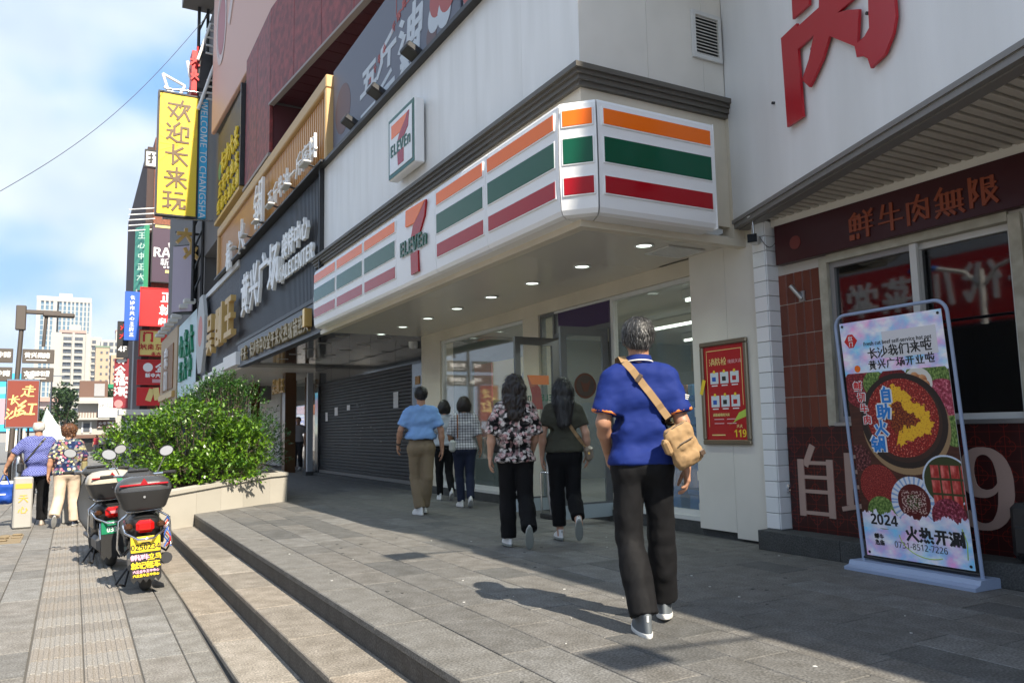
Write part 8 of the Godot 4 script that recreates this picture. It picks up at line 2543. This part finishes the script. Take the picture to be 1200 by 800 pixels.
func pattern(kind: String) -> ImageTexture:
	var n := 256
	var im := Image.create_empty(n, n, false, Image.FORMAT_RGB8)
	var r := RandomNumberGenerator.new()
	r.seed = 11
	if kind == "plaid":
		for j in n:
			for i in n:
				var a := 0.0
				for q in [i, j]:
					var m: int = q % 64
					if m < 26: a += 0.34
					if m > 42 and m < 47: a += 0.30
				im.set_pixel(i, j, Color(0.86, 0.86, 0.88).lerp(Color(0.07, 0.08, 0.11), clampf(a, 0, 0.95)))
		return ImageTexture.create_from_image(im)
	if kind == "diamond":
		for j in n:
			for i in n:
				var u := absf(fposmod((i + j) / 32.0, 1.0) - 0.5)
				var v := absf(fposmod((i - j) / 32.0, 1.0) - 0.5)
				im.set_pixel(i, j, Color(0.62, 0.66, 0.84) if (u < 0.09 or v < 0.07) else Color(0.15, 0.17, 0.46))
		return ImageTexture.create_from_image(im)
	var ground := Color(0.035, 0.035, 0.04)
	var inks := [Color(0.90, 0.87, 0.85), Color(0.90, 0.87, 0.85), Color(0.80, 0.62, 0.62)]
	var count := 110
	if kind == "garden":
		ground = Color(0.10, 0.16, 0.30)
		inks = [Color(0.80, 0.76, 0.52), Color(0.85, 0.84, 0.74), Color(0.78, 0.42, 0.50), Color(0.28, 0.40, 0.30), Color(0.30, 0.40, 0.55)]
		count = 150
	im.fill(ground)
	for k in count:
		var cx := r.randf() * n
		var cy := r.randf() * n
		var a := r.randf() * TAU
		var c: Color = inks[r.randi_range(0, inks.size() - 1)]
		var fronds := 5 if kind == "leaf" else 6
		for q in fronds:
			var aa := a + (q - 2) * 0.42 if kind == "leaf" else a + q * TAU / 6.0
			var len := r.randf_range(14, 26) if kind == "leaf" else r.randf_range(6, 11)
			for s in int(len):
				var u := s / len
				var w := (sin(PI * u) * 2.6 + 0.4) if kind == "leaf" else (sin(PI * u) * 3.4 + 0.6)
				var bend := 0.25 * u * u
				var x := cx + cos(aa + bend) * s
				var y := cy + sin(aa + bend) * s
				for e in range(-int(w), int(w) + 1):
					im.set_pixel(posmod(int(x - sin(aa) * e), n), posmod(int(y + cos(aa) * e), n), c)
	return ImageTexture.create_from_image(im)

func cloth(key: String, col: Color, rough := 0.85, tex: Texture2D = null, scale := 3.0) -> StandardMaterial3D:
	var m := mat(key, col, rough)
	m.metallic_specular = 0.3
	m.rim_enabled = true
	m.rim = 0.06
	m.rim_tint = 0.6
	if tex:
		m.albedo_texture = tex
		m.uv1_triplanar = true
		m.uv1_scale = Vector3.ONE * scale
	return m

func bag_strap(t: Node3D, holder: Node3D, pts: Array, dir: Vector3, w: float, material: Material) -> Array:
	# lay a strap over the shirt: pts are points well behind the back, pushed along dir until they touch
	var f: Field = t.get_meta("field")
	var out := []
	var nrm := []
	for p in pts:
		out.append(f.rest_on(p, dir, 0.010))
		nrm.append(-dir)
	var s := Shape.new()
	s.ribbon(out, nrm, w, 0.004)
	put("strap", s.done(), material, holder)
	return out

func people() -> void:
	var sk := mat("skin", lin(0.40, 0.215, 0.135), 0.5)
	sk.subsurf_scatter_enabled = true
	sk.subsurf_scatter_strength = 0.06
	var sk2 := mat("skin_light", lin(0.52, 0.30, 0.205), 0.5)
	sk2.subsurf_scatter_enabled = true
	sk2.subsurf_scatter_strength = 0.06
	mat("skin_tan", lin(0.35, 0.18, 0.11), 0.5)
	mat("strand", Color.WHITE, 0.45).vertex_color_use_as_albedo = true
	var black_hair := mat("black_hair", lin(0.010, 0.009, 0.009), 0.42)
	var dark_hair := mat("dark_hair", lin(0.018, 0.012, 0.010), 0.40)
	var grey_hair := grained("pepper_hair", lin(0.05, 0.05, 0.05), 0.5, noise_tex(0.05, Color(0.10, 0.10, 0.10), Color(1, 1, 1), 81, 256, 4, FastNoiseLite.TYPE_SIMPLEX, 0.62), 9.0)
	grey_hair.uv1_world_triplanar = false
	var white_sole := mat("sole_white", lin(0.66, 0.66, 0.64), 0.6)
	var white_shoe := mat("shoe_white", lin(0.74, 0.74, 0.73), 0.5)
	var black_tr := cloth("cloth_black", lin(0.006, 0.006, 0.007), 0.85)
	# --- man in the royal blue polo shirt
	var pf := on_y(760, 737, 0.0)
	var m1 := person({"label": "man in royal blue polo shirt and black trousers walking away", "at": Vector3(pf.x, 0, pf.z), "turn": -0.52, "height": 1.68, "cell": 0.012, "wide": 0.92,
		"legs": [[Vector3(-0.085, 0.485, -0.02), Vector3(-0.035, 0.095, 0.115), 0.02, 0.10], [Vector3(0.105, 0.49, -0.10), Vector3(0.125, 0.115, -0.20), 0.12, -0.15]],
		"arms": [[Vector3(-0.212, 1.12, 0.03), Vector3(-0.172, 0.95, -0.16)], [Vector3(0.222, 1.11, 0.05), Vector3(0.242, 0.865, 0.01)]],
		"trousers": cloth("slacks_charcoal", lin(0.007, 0.007, 0.008), 0.75), "top": cloth("polo_blue", lin(0.007, 0.020, 0.135), 0.75), "shoe": mat("shoe_grey", lin(0.10, 0.115, 0.13), 0.6), "sole": white_sole,
		"hair": grey_hair, "strands": [2600, 0.042, 0.0028, Color(0.010, 0.010, 0.011), Color(0.30, 0.30, 0.30), 0.10], "hair_style": "short", "hem": 0.079, "knee_r": 0.076, "hem_drop": 0.0, "top_hem": 0.885, "sleeve": 0.72, "sleeve_r": 0.074, "curl": 0.55, "wrinkle": 0.008, "crease": 0.009, "hair_rough": 0.004, "waist": 0.118, "skin": "skin_tan"})
	# striped cuffs and collar
	var trim_w := mat("trim_white", lin(0.70, 0.66, 0.62), 0.7)
	var trim_o := mat("trim_orange", lin(0.72, 0.20, 0.035), 0.7)
	for i in 2:
		var sh := Vector3(-0.158 if i == 0 else 0.158, 1.362, 0.012)
		var el: Vector3 = Vector3(-0.212, 1.12, 0.03) if i == 0 else Vector3(0.222, 1.11, 0.05)
		var en := sh.lerp(el, 0.72)
		var dn := (en - sh).normalized()
		put("cuff_stripe", lathem([Vector2(0.070, 0.016), Vector2(0.0775, 0.010), Vector2(0.0775, 0.001), Vector2(0.071, -0.004)].map(func(q): return Vector2(q.x, 0.03 - q.y)), en - dn * 0.014, dn, 24), trim_o, m1)
		put("cuff_stripe", lathem([Vector2(0.0705, 0.0), Vector2(0.0765, 0.003), Vector2(0.0765, 0.010), Vector2(0.071, 0.012)], en - dn * 0.004, dn, 24), trim_w, m1)
	var col := Shape.new()
	var c0 := []
	for q in [[1.440, 0.080, 0.074], [1.462, 0.076, 0.070], [1.482, 0.070, 0.066], [1.478, 0.064, 0.060]]:
		var ring := PackedVector3Array()
		for k in 20:
			var a := -TAU * k / 20.0
			ring.append(Vector3(cos(a) * q[1], q[0] + 0.012 * sin(a), 0.012 + sin(a) * q[2]))
		c0.append(ring)
	col.rings(c0, true, false)
	put("collar", col.done(), M.polo_blue, m1)
	var cs := []
	for k in 17:
		var a := PI * k / 16.0
		cs.append(Vector3(cos(a) * 0.0785, 1.449 + 0.012 * sin(a), 0.012 + sin(a) * 0.0745))
	put("collar_stripe", tubem(cs, 0.0042, 6), trim_w, m1)
	for k in 3:
		put("sleeve_print", boxm(Vector3(-0.018, -0.0025, 0), Vector3(0.018 - 0.006 * k, 0.0025, 0.002)), trim_w, m1, Vector3(0.250, 1.262 - k * 0.011, 0.074), Vector3(0, 0.72, -0.15))
	var tan_bag := cloth("bag_tan", lin(0.30, 0.195, 0.10), 0.8)
	var bag := thing("shoulder_bag", "tan canvas shoulder bag on the back of the man in blue", "bag", m1.position, -0.52)
	bag.scale = m1.scale
	var path := []
	for k in 15:
		var u := k / 14.0
		path.append(Vector3(lerpf(-0.085, 0.155, u), lerpf(1.455, 1.115, u), 0.34))
	var laid := bag_strap(m1, bag, path, Vector3(0, 0, -1), 0.040, tan_bag)
	put("buckle", boxm(Vector3(-0.026, -0.012, 0.0), Vector3(0.026, 0.012, 0.009), 0.003), mat("buckle_brown", lin(0.07, 0.045, 0.03), 0.5), bag, laid[4] + Vector3(0, 0, 0.004), Vector3(0, 0, 0.9))
	var over := Shape.new()
	over.ribbon([laid[0], laid[0] + Vector3(-0.012, 0.03, -0.03), laid[0] + Vector3(-0.02, 0.025, -0.12), laid[0] + Vector3(-0.01, -0.06, -0.20)], [Vector3(0, 0.2, 1).normalized(), Vector3(0, 0.9, 0.45).normalized(), Vector3(0, 0.95, -0.3).normalized(), Vector3(0, 0.2, -1).normalized()], 0.040, 0.004)
	put("strap", over.done(), tan_bag, bag)
	var bb := Node3D.new()
	bb.name = "pouch"
	bag.add_child(bb)
	bb.position = Vector3(0.195, 1.0, 0.16)
	bb.rotation = Vector3(0.05, 0.35, 0.45)
	bb.scale = Vector3(0.88, 1.0, 0.8)
	var bf := Field.new(Vector3(-0.16, -0.18, -0.09), Vector3(0.16, 0.18, 0.11), 0.008)
	bf.cap(Vector3(-0.055, -0.08, 0), Vector3(0.055, -0.08, 0), 0.045, 0.045, 0.02)
	bf.cap(Vector3(-0.055, 0.06, 0), Vector3(0.055, 0.06, 0), 0.042, 0.042, 0.05)
	bf.cap(Vector3(-0.055, -0.08, 0), Vector3(-0.055, 0.06, 0), 0.045, 0.042, 0.02)
	bf.cap(Vector3(0.055, -0.08, 0), Vector3(0.055, 0.06, 0), 0.045, 0.042, 0.02)
	bf.cap(Vector3(0.0, -0.08, 0.005), Vector3(0.0, 0.06, 0.005), 0.048, 0.045, 0.02)
	bf.cap(Vector3(-0.035, -0.075, 0.035), Vector3(0.035, -0.075, 0.035), 0.030, 0.030, 0.01)
	bf.cap(Vector3(-0.035, 0.0, 0.032), Vector3(0.035, 0.0, 0.032), 0.028, 0.028, 0.01)
	var bsh := Shape.new()
	bsh.add(bf.mesh(0.008, Vector3(16, 16, 16), 3))
	put("body", bsh.done(), tan_bag, bb)
	put("zip", tubem([Vector3(-0.05, 0.018, 0.066), Vector3(0.05, 0.018, 0.066)], 0.004, 5), M.buckle_brown, bb)
	put("zip", tubem([Vector3(-0.08, 0.098, 0.02), Vector3(0.0, 0.106, 0.024), Vector3(0.08, 0.098, 0.02)], 0.004, 5), M.buckle_brown, bb)
	put("side_pocket", boxm(Vector3(-0.13, -0.02, -0.02), Vector3(-0.085, 0.07, 0.04), 0.015), tan_bag, bb)
	put("patch", boxm(Vector3(0.06, -0.10, 0.050), Vector3(0.095, -0.07, 0.058), 0.003), M.buckle_brown, bb)
	var con := Shape.new()
	con.ribbon([laid[14], laid[14].lerp(bb.position, 0.5) + Vector3(0.0, 0.04, 0.05), bb.position + Vector3(-0.02, 0.09, 0.03)], [Vector3(0, 0, 1), Vector3(0.2, 0, 1), Vector3(0.2, 0.2, 1)], 0.036, 0.004)
	put("strap", con.done(), tan_bag, bag)
	# --- woman in the leaf print blouse
	var q := on_y(606, 641, 0.0)
	var leafy := cloth("blouse_leaf", Color.WHITE, 0.7, pattern("leaf"), 2.3)
	var w1 := person({"label": "woman with long wavy hair in black and white leaf print blouse", "at": Vector3(q.x, 0, q.z), "turn": -0.42, "height": 1.59, "cell": 0.016, "female": true, "wide": 1.0,
		"legs": [[Vector3(-0.08, 0.49, -0.06), Vector3(-0.075, 0.095, -0.06), 0.0, 0.25], [Vector3(0.095, 0.48, 0.0), Vector3(0.10, 0.20, 0.22), 1.15, -0.05]],
		"arms": [[Vector3(-0.235, 1.12, 0.03), Vector3(-0.25, 0.88, -0.03)], [Vector3(0.215, 1.12, 0.0), Vector3(0.185, 0.92, -0.16)]],
		"trousers": black_tr, "top": leafy, "shoe": white_shoe, "sole": mat("sole_grey", lin(0.24, 0.26, 0.24), 0.8), "hair": dark_hair, "strands": [1600, 0.055, 0.003, Color(0.010, 0.007, 0.006), Color(0.06, 0.035, 0.025), 0.10], "hair_style": "long", "hair_len": 0.30, "hair_rough": 0.020, "hair_freq": Vector3(24, 13, 24),
		"hem": 0.080, "knee_r": 0.078, "top_hem": 0.83, "sleeve": 1.0, "sleeve_r": 0.070, "skin": "skin_light", "waist": 0.130, "wrinkle": 0.016, "seed": 9})
	var cr := thing("crossbody_bag", "black crossbody strap bag of the woman in leaf print", "bag", w1.position, -0.42)
	cr.scale = w1.scale
	path = []
	for k in 11: path.append(Vector3(lerpf(0.07, -0.14, k / 10.0), lerpf(1.30, 1.12, k / 10.0), 0.34))
	bag_strap(w1, cr, path, Vector3(0, 0, -1), 0.014, M.plastic_black)
	put("pouch", boxm(Vector3(-0.24, 0.92, -0.22), Vector3(-0.10, 1.06, -0.15), 0.02), M.plastic_black, cr)
	# --- woman in the olive shirt
	q = on_y(664, 634, 0.0)
	var w2 := person({"label": "woman with straight black hair in olive green shirt and black trousers", "at": Vector3(q.x, 0, q.z), "turn": -0.50, "height": 1.57, "cell": 0.016, "female": true,
		"legs": [[Vector3(-0.08, 0.49, -0.07), Vector3(-0.06, 0.10, -0.05), 0.0, 0.25], [Vector3(0.09, 0.46, 0.0), Vector3(0.11, 0.23, 0.27), 1.10, -0.05]],
		"arms": [[Vector3(-0.225, 1.12, 0.03), Vector3(-0.235, 0.88, -0.02)], [Vector3(0.23, 1.12, 0.02), Vector3(0.25, 0.90, -0.05)]],
		"trousers": black_tr, "top": cloth("shirt_olive", lin(0.052, 0.052, 0.038), 0.85), "shoe": white_shoe, "sole": M.sole_grey, "hair": black_hair, "strands": [1600, 0.08, 0.003, Color(0.006, 0.006, 0.006), Color(0.05, 0.05, 0.055), 0.10], "hair_style": "long", "hair_len": 0.36, "hair_rough": 0.010, "hair_freq": Vector3(60, 5, 60),
		"hem": 0.072, "knee_r": 0.076, "hem_drop": -0.05, "top_hem": 0.92, "sleeve": 0.62, "skin": "skin_light", "bare_ankle": true, "seed": 5})
	var hb := thing("taupe_bag", "small taupe handbag on a tan strap at the hip of the woman in olive", "bag", w2.position, -0.50)
	hb.scale = w2.scale
	path = []
	for k in 9: path.append(Vector3(lerpf(0.05, 0.20, k / 8.0), lerpf(1.21, 0.99, k / 8.0), 0.34))
	var lp := bag_strap(w2, hb, path, Vector3(0, 0, -1), 0.035, tan_bag)
	var taupe := mat("bag_taupe", lin(0.20, 0.155, 0.115), 0.45)
	put("body", boxm(Vector3(-0.035, -0.075, -0.09), Vector3(0.035, 0.075, 0.09), 0.03), taupe, hb, Vector3(0.255, 0.90, 0.07), Vector3(0.1, -0.3, 0.1))
	put("flap", boxm(Vector3(-0.039, 0.0, -0.094), Vector3(0.039, 0.079, 0.094), 0.03), taupe, hb, Vector3(0.255, 0.90, 0.07), Vector3(0.1, -0.3, 0.1))
	put("strap", tubem([lp[8], Vector3(0.235, 0.96, 0.11)], 0.010, 6), tan_bag, hb)
	put("clasp", boxm(Vector3(-0.01, -0.01, 0.0), Vector3(0.01, 0.012, 0.012), 0.003), M.gold, hb, Vector3(0.245, 0.905, 0.165))
	# --- man in the light blue shirt
	q = on_y(494, 603, 0.0)
	var m2 := person({"label": "man in light blue polo shirt and khaki trousers", "at": Vector3(q.x, 0, q.z), "turn": -0.30, "height": 1.66, "cell": 0.018, "wide": 1.01,
		"legs": [[Vector3(-0.07, 0.49, -0.08), Vector3(-0.02, 0.095, -0.02), 0.0, 0.35], [Vector3(0.08, 0.49, 0.0), Vector3(0.05, 0.11, -0.14), 0.15, 0.05]],
		"arms": [[Vector3(-0.27, 1.13, 0.0), Vector3(-0.30, 0.93, -0.12)], [Vector3(0.265, 1.11, 0.05), Vector3(0.28, 0.86, 0.02)]],
		"trousers": cloth("khaki", lin(0.215, 0.165, 0.105), 0.85), "top": cloth("shirt_sky", lin(0.20, 0.36, 0.66), 0.75), "shoe": white_shoe, "sole": white_sole, "hair": black_hair, "strands": [1200, 0.03, 0.003, Color(0.006, 0.006, 0.006), Color(0.05, 0.05, 0.05), 0.08], "hair_style": "short", "hem": 0.078, "knee_r": 0.078, "top_hem": 1.0, "sleeve": 0.72, "sleeve_r": 0.074, "wrinkle": 0.014, "hair_rough": 0.005})
	put("belt", lathem([Vector2(0.150, 0.985), Vector2(0.152, 0.99), Vector2(0.152, 1.01), Vector2(0.150, 1.015)].map(func(v): return Vector2(v.x * 0.95, v.y)), Vector3.ZERO, Vector3.UP, 24), M.plastic_black, m2).scale = Vector3(1.16, 1, 0.86)
	put("wrist_watch", lathem([Vector2(0.030, -0.012), Vector2(0.034, 0.0), Vector2(0.030, 0.012)], Vector3(-0.297, 0.945, -0.11), Vector3(0.1, 0.75, 0.5).normalized(), 14), M.plastic_black, m2)
	# --- woman in the checked shirt, and the one hidden behind the man
	q = on_y(545, 594, 0.0)
	var w3 := person({"label": "woman with bobbed hair in black and white checked shirt and jeans", "at": Vector3(q.x, 0, q.z), "turn": -0.36, "height": 1.56, "cell": 0.018, "female": true, "wide": 1.02,
		"legs": [[Vector3(-0.08, 0.49, -0.05), Vector3(-0.06, 0.095, 0.02), 0.0, 0.3], [Vector3(0.08, 0.48, 0.02), Vector3(0.07, 0.16, 0.18), 0.6, 0.0]],
		"arms": [[Vector3(-0.225, 1.12, 0.03), Vector3(-0.18, 0.94, -0.16)], [Vector3(0.225, 1.12, 0.05), Vector3(0.255, 0.90, 0.0)]],
		"trousers": cloth("jeans_navy", lin(0.018, 0.024, 0.05), 0.8), "top": cloth("shirt_check", Color.WHITE, 0.8, pattern("plaid"), 6.0), "shoe": white_shoe, "sole": white_sole, "hair": dark_hair, "strands": [1000, 0.05, 0.0035, Color(0.010, 0.007, 0.006), Color(0.06, 0.035, 0.025), 0.10], "hair_style": "bob", "hem": 0.060, "knee_r": 0.068, "top_hem": 0.88, "sleeve": 1.0, "sleeve_r": 0.060, "skin": "skin", "seed": 14})
	var b3 := thing("sling_bag", "pale sling bag with brown strap of the woman in the checked shirt", "bag", w3.position, -0.36)
	b3.scale = w3.scale
	path = []
	for k in 9: path.append(Vector3(-0.11 + 0.0 * k, lerpf(1.42, 1.06, k / 8.0), 0.34))
	bag_strap(w3, b3, path, Vector3(0, 0, -1), 0.020, mat("strap_brown", lin(0.24, 0.09, 0.035), 0.6))
	put("pouch", boxm(Vector3(-0.24, 0.85, -0.02), Vector3(-0.14, 1.03, 0.13), 0.03), mat("bag_pale", lin(0.5, 0.52, 0.5), 0.7), b3)
	q = on_y(521, 586, 0.0)
	person({"label": "woman in pale top and black trousers mostly hidden by the man in light blue", "at": Vector3(q.x, 0, q.z), "turn": -0.30, "height": 1.56, "cell": 0.020, "female": true,
		"legs": [[Vector3(-0.08, 0.49, -0.05), Vector3(-0.07, 0.095, -0.06), 0.0, 0.1], [Vector3(0.08, 0.48, 0.0), Vector3(0.10, 0.17, 0.18), 0.6, 0.0]],
		"arms": [[Vector3(-0.22, 1.12, 0.03), Vector3(-0.22, 0.88, -0.05)], [Vector3(0.22, 1.12, 0.03), Vector3(0.22, 0.88, -0.05)]],
		"trousers": black_tr, "top": cloth("top_pale", lin(0.42, 0.46, 0.52), 0.8), "shoe": white_shoe, "sole": white_sole, "hair": black_hair, "hair_style": "bob", "hem": 0.055, "knee_r": 0.064, "top_hem": 0.92, "skin": "skin_light"})
	# --- the older couple on the pavement
	q = on_y(40, 616, -0.326)
	var o1 := person({"label": "older man with white hair in blue patterned shirt carrying a blue bag", "at": Vector3(q.x, -0.326, q.z), "turn": -0.02, "height": 1.70, "cell": 0.020, "wide": 1.08, "lean": 0.04,
		"legs": [[Vector3(-0.10, 0.48, 0.02), Vector3(-0.13, 0.17, 0.20), 0.75, 0.15], [Vector3(0.09, 0.49, -0.08), Vector3(0.09, 0.095, -0.08), 0.0, -0.05]],
		"arms": [[Vector3(-0.34, 1.16, 0.0), Vector3(-0.44, 0.95, -0.06)], [Vector3(0.25, 1.13, 0.0), Vector3(0.22, 0.93, -0.15)]],
		"trousers": black_tr, "top": cloth("shirt_diamond", Color.WHITE, 0.8, pattern("diamond"), 3.4), "shoe": mat("shoe_beige", lin(0.48, 0.42, 0.36), 0.7), "sole": mat("sole_tan", lin(0.25, 0.20, 0.16), 0.8), "hair": mat("white_hair", lin(0.46, 0.44, 0.41), 0.6), "hair_style": "bald", "hem": 0.082, "knee_r": 0.082, "top_hem": 0.80, "sleeve": 0.85, "sleeve_r": 0.074, "curl": 0.9})
	var blue_bag := thing("carrier_bag", "bright blue fabric carrier bag hanging from the older man's hand", "bag", o1.transform * Vector3(-0.455, 0.86, -0.07))
	var bl := cloth("bag_blue", lin(0.012, 0.06, 0.32), 0.6)
	var bgf := Field.new(Vector3(-0.22, -0.52, -0.16), Vector3(0.22, 0.02, 0.16), 0.018)
	bgf.cap(Vector3(-0.08, -0.40, 0), Vector3(0.08, -0.40, 0), 0.075, 0.075, 0.05)
	bgf.cap(Vector3(-0.09, -0.22, 0), Vector3(0.09, -0.22, 0), 0.055, 0.055, 0.06)
	bgf.cap(Vector3(-0.08, -0.40, 0), Vector3(-0.09, -0.22, 0), 0.07, 0.055, 0.05)
	bgf.cap(Vector3(0.08, -0.40, 0), Vector3(0.09, -0.22, 0), 0.07, 0.055, 0.05)
	bgf.cap(Vector3(0, -0.40, 0), Vector3(0, -0.22, 0), 0.075, 0.06, 0.05)
	bgf.cut(Vector3(0, -0.175, 0), Vector3.UP, 0.3)
	var bgs := Shape.new()
	bgs.add(bgf.mesh(0.02, Vector3(8, 8, 8), 6))
	put("body", bgs.done(), bl, blue_bag)
	for sx in [-0.05, 0.05]:
		put("handle", tubem([Vector3(-0.08, -0.19, sx * 0.6), Vector3(-0.02, -0.03, 0), Vector3(0.02, -0.03, 0), Vector3(0.08, -0.19, sx * 0.6)], 0.010, 6), bl, blue_bag)
	put("print_patch", boxm(Vector3(-0.06, -0.34, 0.07), Vector3(0.03, -0.32, 0.085)), M.print_white, blue_bag)
	var ob := thing("black_sling", "black sling strap and pouch across the older man's back", "bag", o1.position, -0.02)
	ob.scale = o1.scale
	path = []
	for k in 11: path.append(Vector3(lerpf(0.10, -0.17, k / 10.0), lerpf(1.42, 1.03, k / 10.0), 0.34))
	bag_strap(o1, ob, path, Vector3(0, 0, -1), 0.028, M.plastic_black)
	put("pouch", boxm(Vector3(-0.28, 0.86, -0.08), Vector3(-0.20, 1.02, 0.10), 0.02), M.plastic_black, ob)
	q = on_y(76, 617, -0.326)
	var o2 := person({"label": "older woman with auburn hair in navy flowered blouse and cream trousers", "at": Vector3(q.x, -0.326, q.z), "turn": -0.04, "height": 1.63, "cell": 0.020, "female": true, "wide": 1.10,
		"legs": [[Vector3(-0.11, 0.47, 0.03), Vector3(-0.16, 0.20, 0.22), 0.95, 0.15], [Vector3(0.10, 0.49, -0.06), Vector3(0.12, 0.095, -0.05), 0.0, -0.3]],
		"arms": [[Vector3(-0.25, 1.12, 0.05), Vector3(-0.28, 0.87, 0.02)], [Vector3(0.25, 1.12, 0.0), Vector3(0.22, 0.98, -0.18)]],
		"trousers": cloth("slacks_cream", lin(0.56, 0.45, 0.345), 0.85), "top": cloth("blouse_garden", Color.WHITE, 0.8, pattern("garden"), 1.5), "shoe": mat("shoe_navy", lin(0.03, 0.04, 0.07), 0.7), "sole": mat("sole_pale", lin(0.42, 0.42, 0.40), 0.8), "hair": grained("auburn_hair", lin(0.17, 0.065, 0.028), 0.5, noise_tex(0.05, Color(0.4, 0.4, 0.4), Color(1, 1, 1), 91, 256, 3), 9.0), "strands": [1200, 0.04, 0.005, Color(0.05, 0.02, 0.01), Color(0.30, 0.13, 0.05), 0.3], "hair_style": "short_curly", "hair_rough": 0.022, "hair_freq": Vector3(30, 30, 30), "hem": 0.082, "knee_r": 0.084, "top_hem": 0.86, "sleeve": 0.85, "sleeve_r": 0.070, "waist": 0.122})
	var ot := thing("khaki_sling", "khaki sling strap across the older woman's flowered back", "bag", o2.position, -0.04)
	ot.scale = o2.scale
	path = []
	for k in 11: path.append(Vector3(lerpf(-0.10, 0.19, k / 10.0), lerpf(1.40, 1.05, k / 10.0), 0.34))
	bag_strap(o2, ot, path, Vector3(0, 0, -1), 0.035, mat("strap_khaki", lin(0.22, 0.19, 0.09), 0.7))
	put("pouch", boxm(Vector3(0.20, 0.92, -0.16), Vector3(0.29, 1.08, 0.02), 0.02), M.strap_khaki, ot)
	# --- passers-by further off
	var tops := [cloth("top_black", lin(0.012, 0.012, 0.014)), cloth("top_sky", lin(0.45, 0.55, 0.68)), cloth("top_cream", lin(0.62, 0.58, 0.50)), cloth("top_red", lin(0.45, 0.05, 0.06)), cloth("top_white", lin(0.66, 0.66, 0.66)), cloth("top_grey", lin(0.22, 0.22, 0.23))]
	var pants := [cloth("trousers_black", lin(0.015, 0.015, 0.018)), cloth("trousers_jeans", lin(0.07, 0.13, 0.24)), cloth("trousers_grey", lin(0.12, 0.12, 0.13))]
	var stand := [[Vector3(-0.08, 0.49, -0.03), Vector3(-0.08, 0.095, 0.02), 0.0, 0.0], [Vector3(0.08, 0.49, -0.06), Vector3(0.08, 0.12, -0.12), 0.1, 0.0]]
	var hang := [[Vector3(-0.23, 1.13, 0.03), Vector3(-0.23, 0.88, -0.05)], [Vector3(0.23, 1.13, 0.03), Vector3(0.23, 0.88, -0.05)]]
	var far := [
		["person in black top walking ahead of the older man", 44, -24.0, 0, 0, -0.32, 0.2, 1.70],
		["walker in pale blue top near the shop house", 127, -66.0, 1, 0, -0.32, 0.5, 1.65],
		["walker in cream top and jeans stepping out near the shop house", 143, -60.0, 4, 1, -0.32, 1.2, 1.66],
		["walker in red top by the shop house door", 112, -72.0, 3, 2, -0.32, 2.6, 1.62],
		["walker in grey top at the end of the street", 133, -78.0, 5, 0, -0.32, 0.9, 1.68],
		["walker in cream top beside the shop house", 118, -76.0, 2, 0, -0.32, 3.0, 1.60],
		["woman in grey top and dark shorts at the glass entrance", 349, -24.2, 5, 0, 0.0, 2.6, 1.58]]
	for i in far.size():
		var g: Array = far[i]
		var p := on_z(g[1], 520, g[2])
		person({"label": g[0], "at": Vector3(p.x, g[5], p.z), "turn": g[6], "height": g[7], "cell": 0.034, "female": i % 2 == 1, "legs": stand, "arms": hang, "trousers": pants[g[4]], "top": tops[g[3]], "shoe": white_shoe if i % 2 == 0 else M.shoe_navy, "sole": white_sole, "hair": black_hair, "hair_style": "short" if i % 2 == 0 else "bob", "skin": "skin"})
	for c in get_children():
		if c.has_meta("field"): c.remove_meta("field")
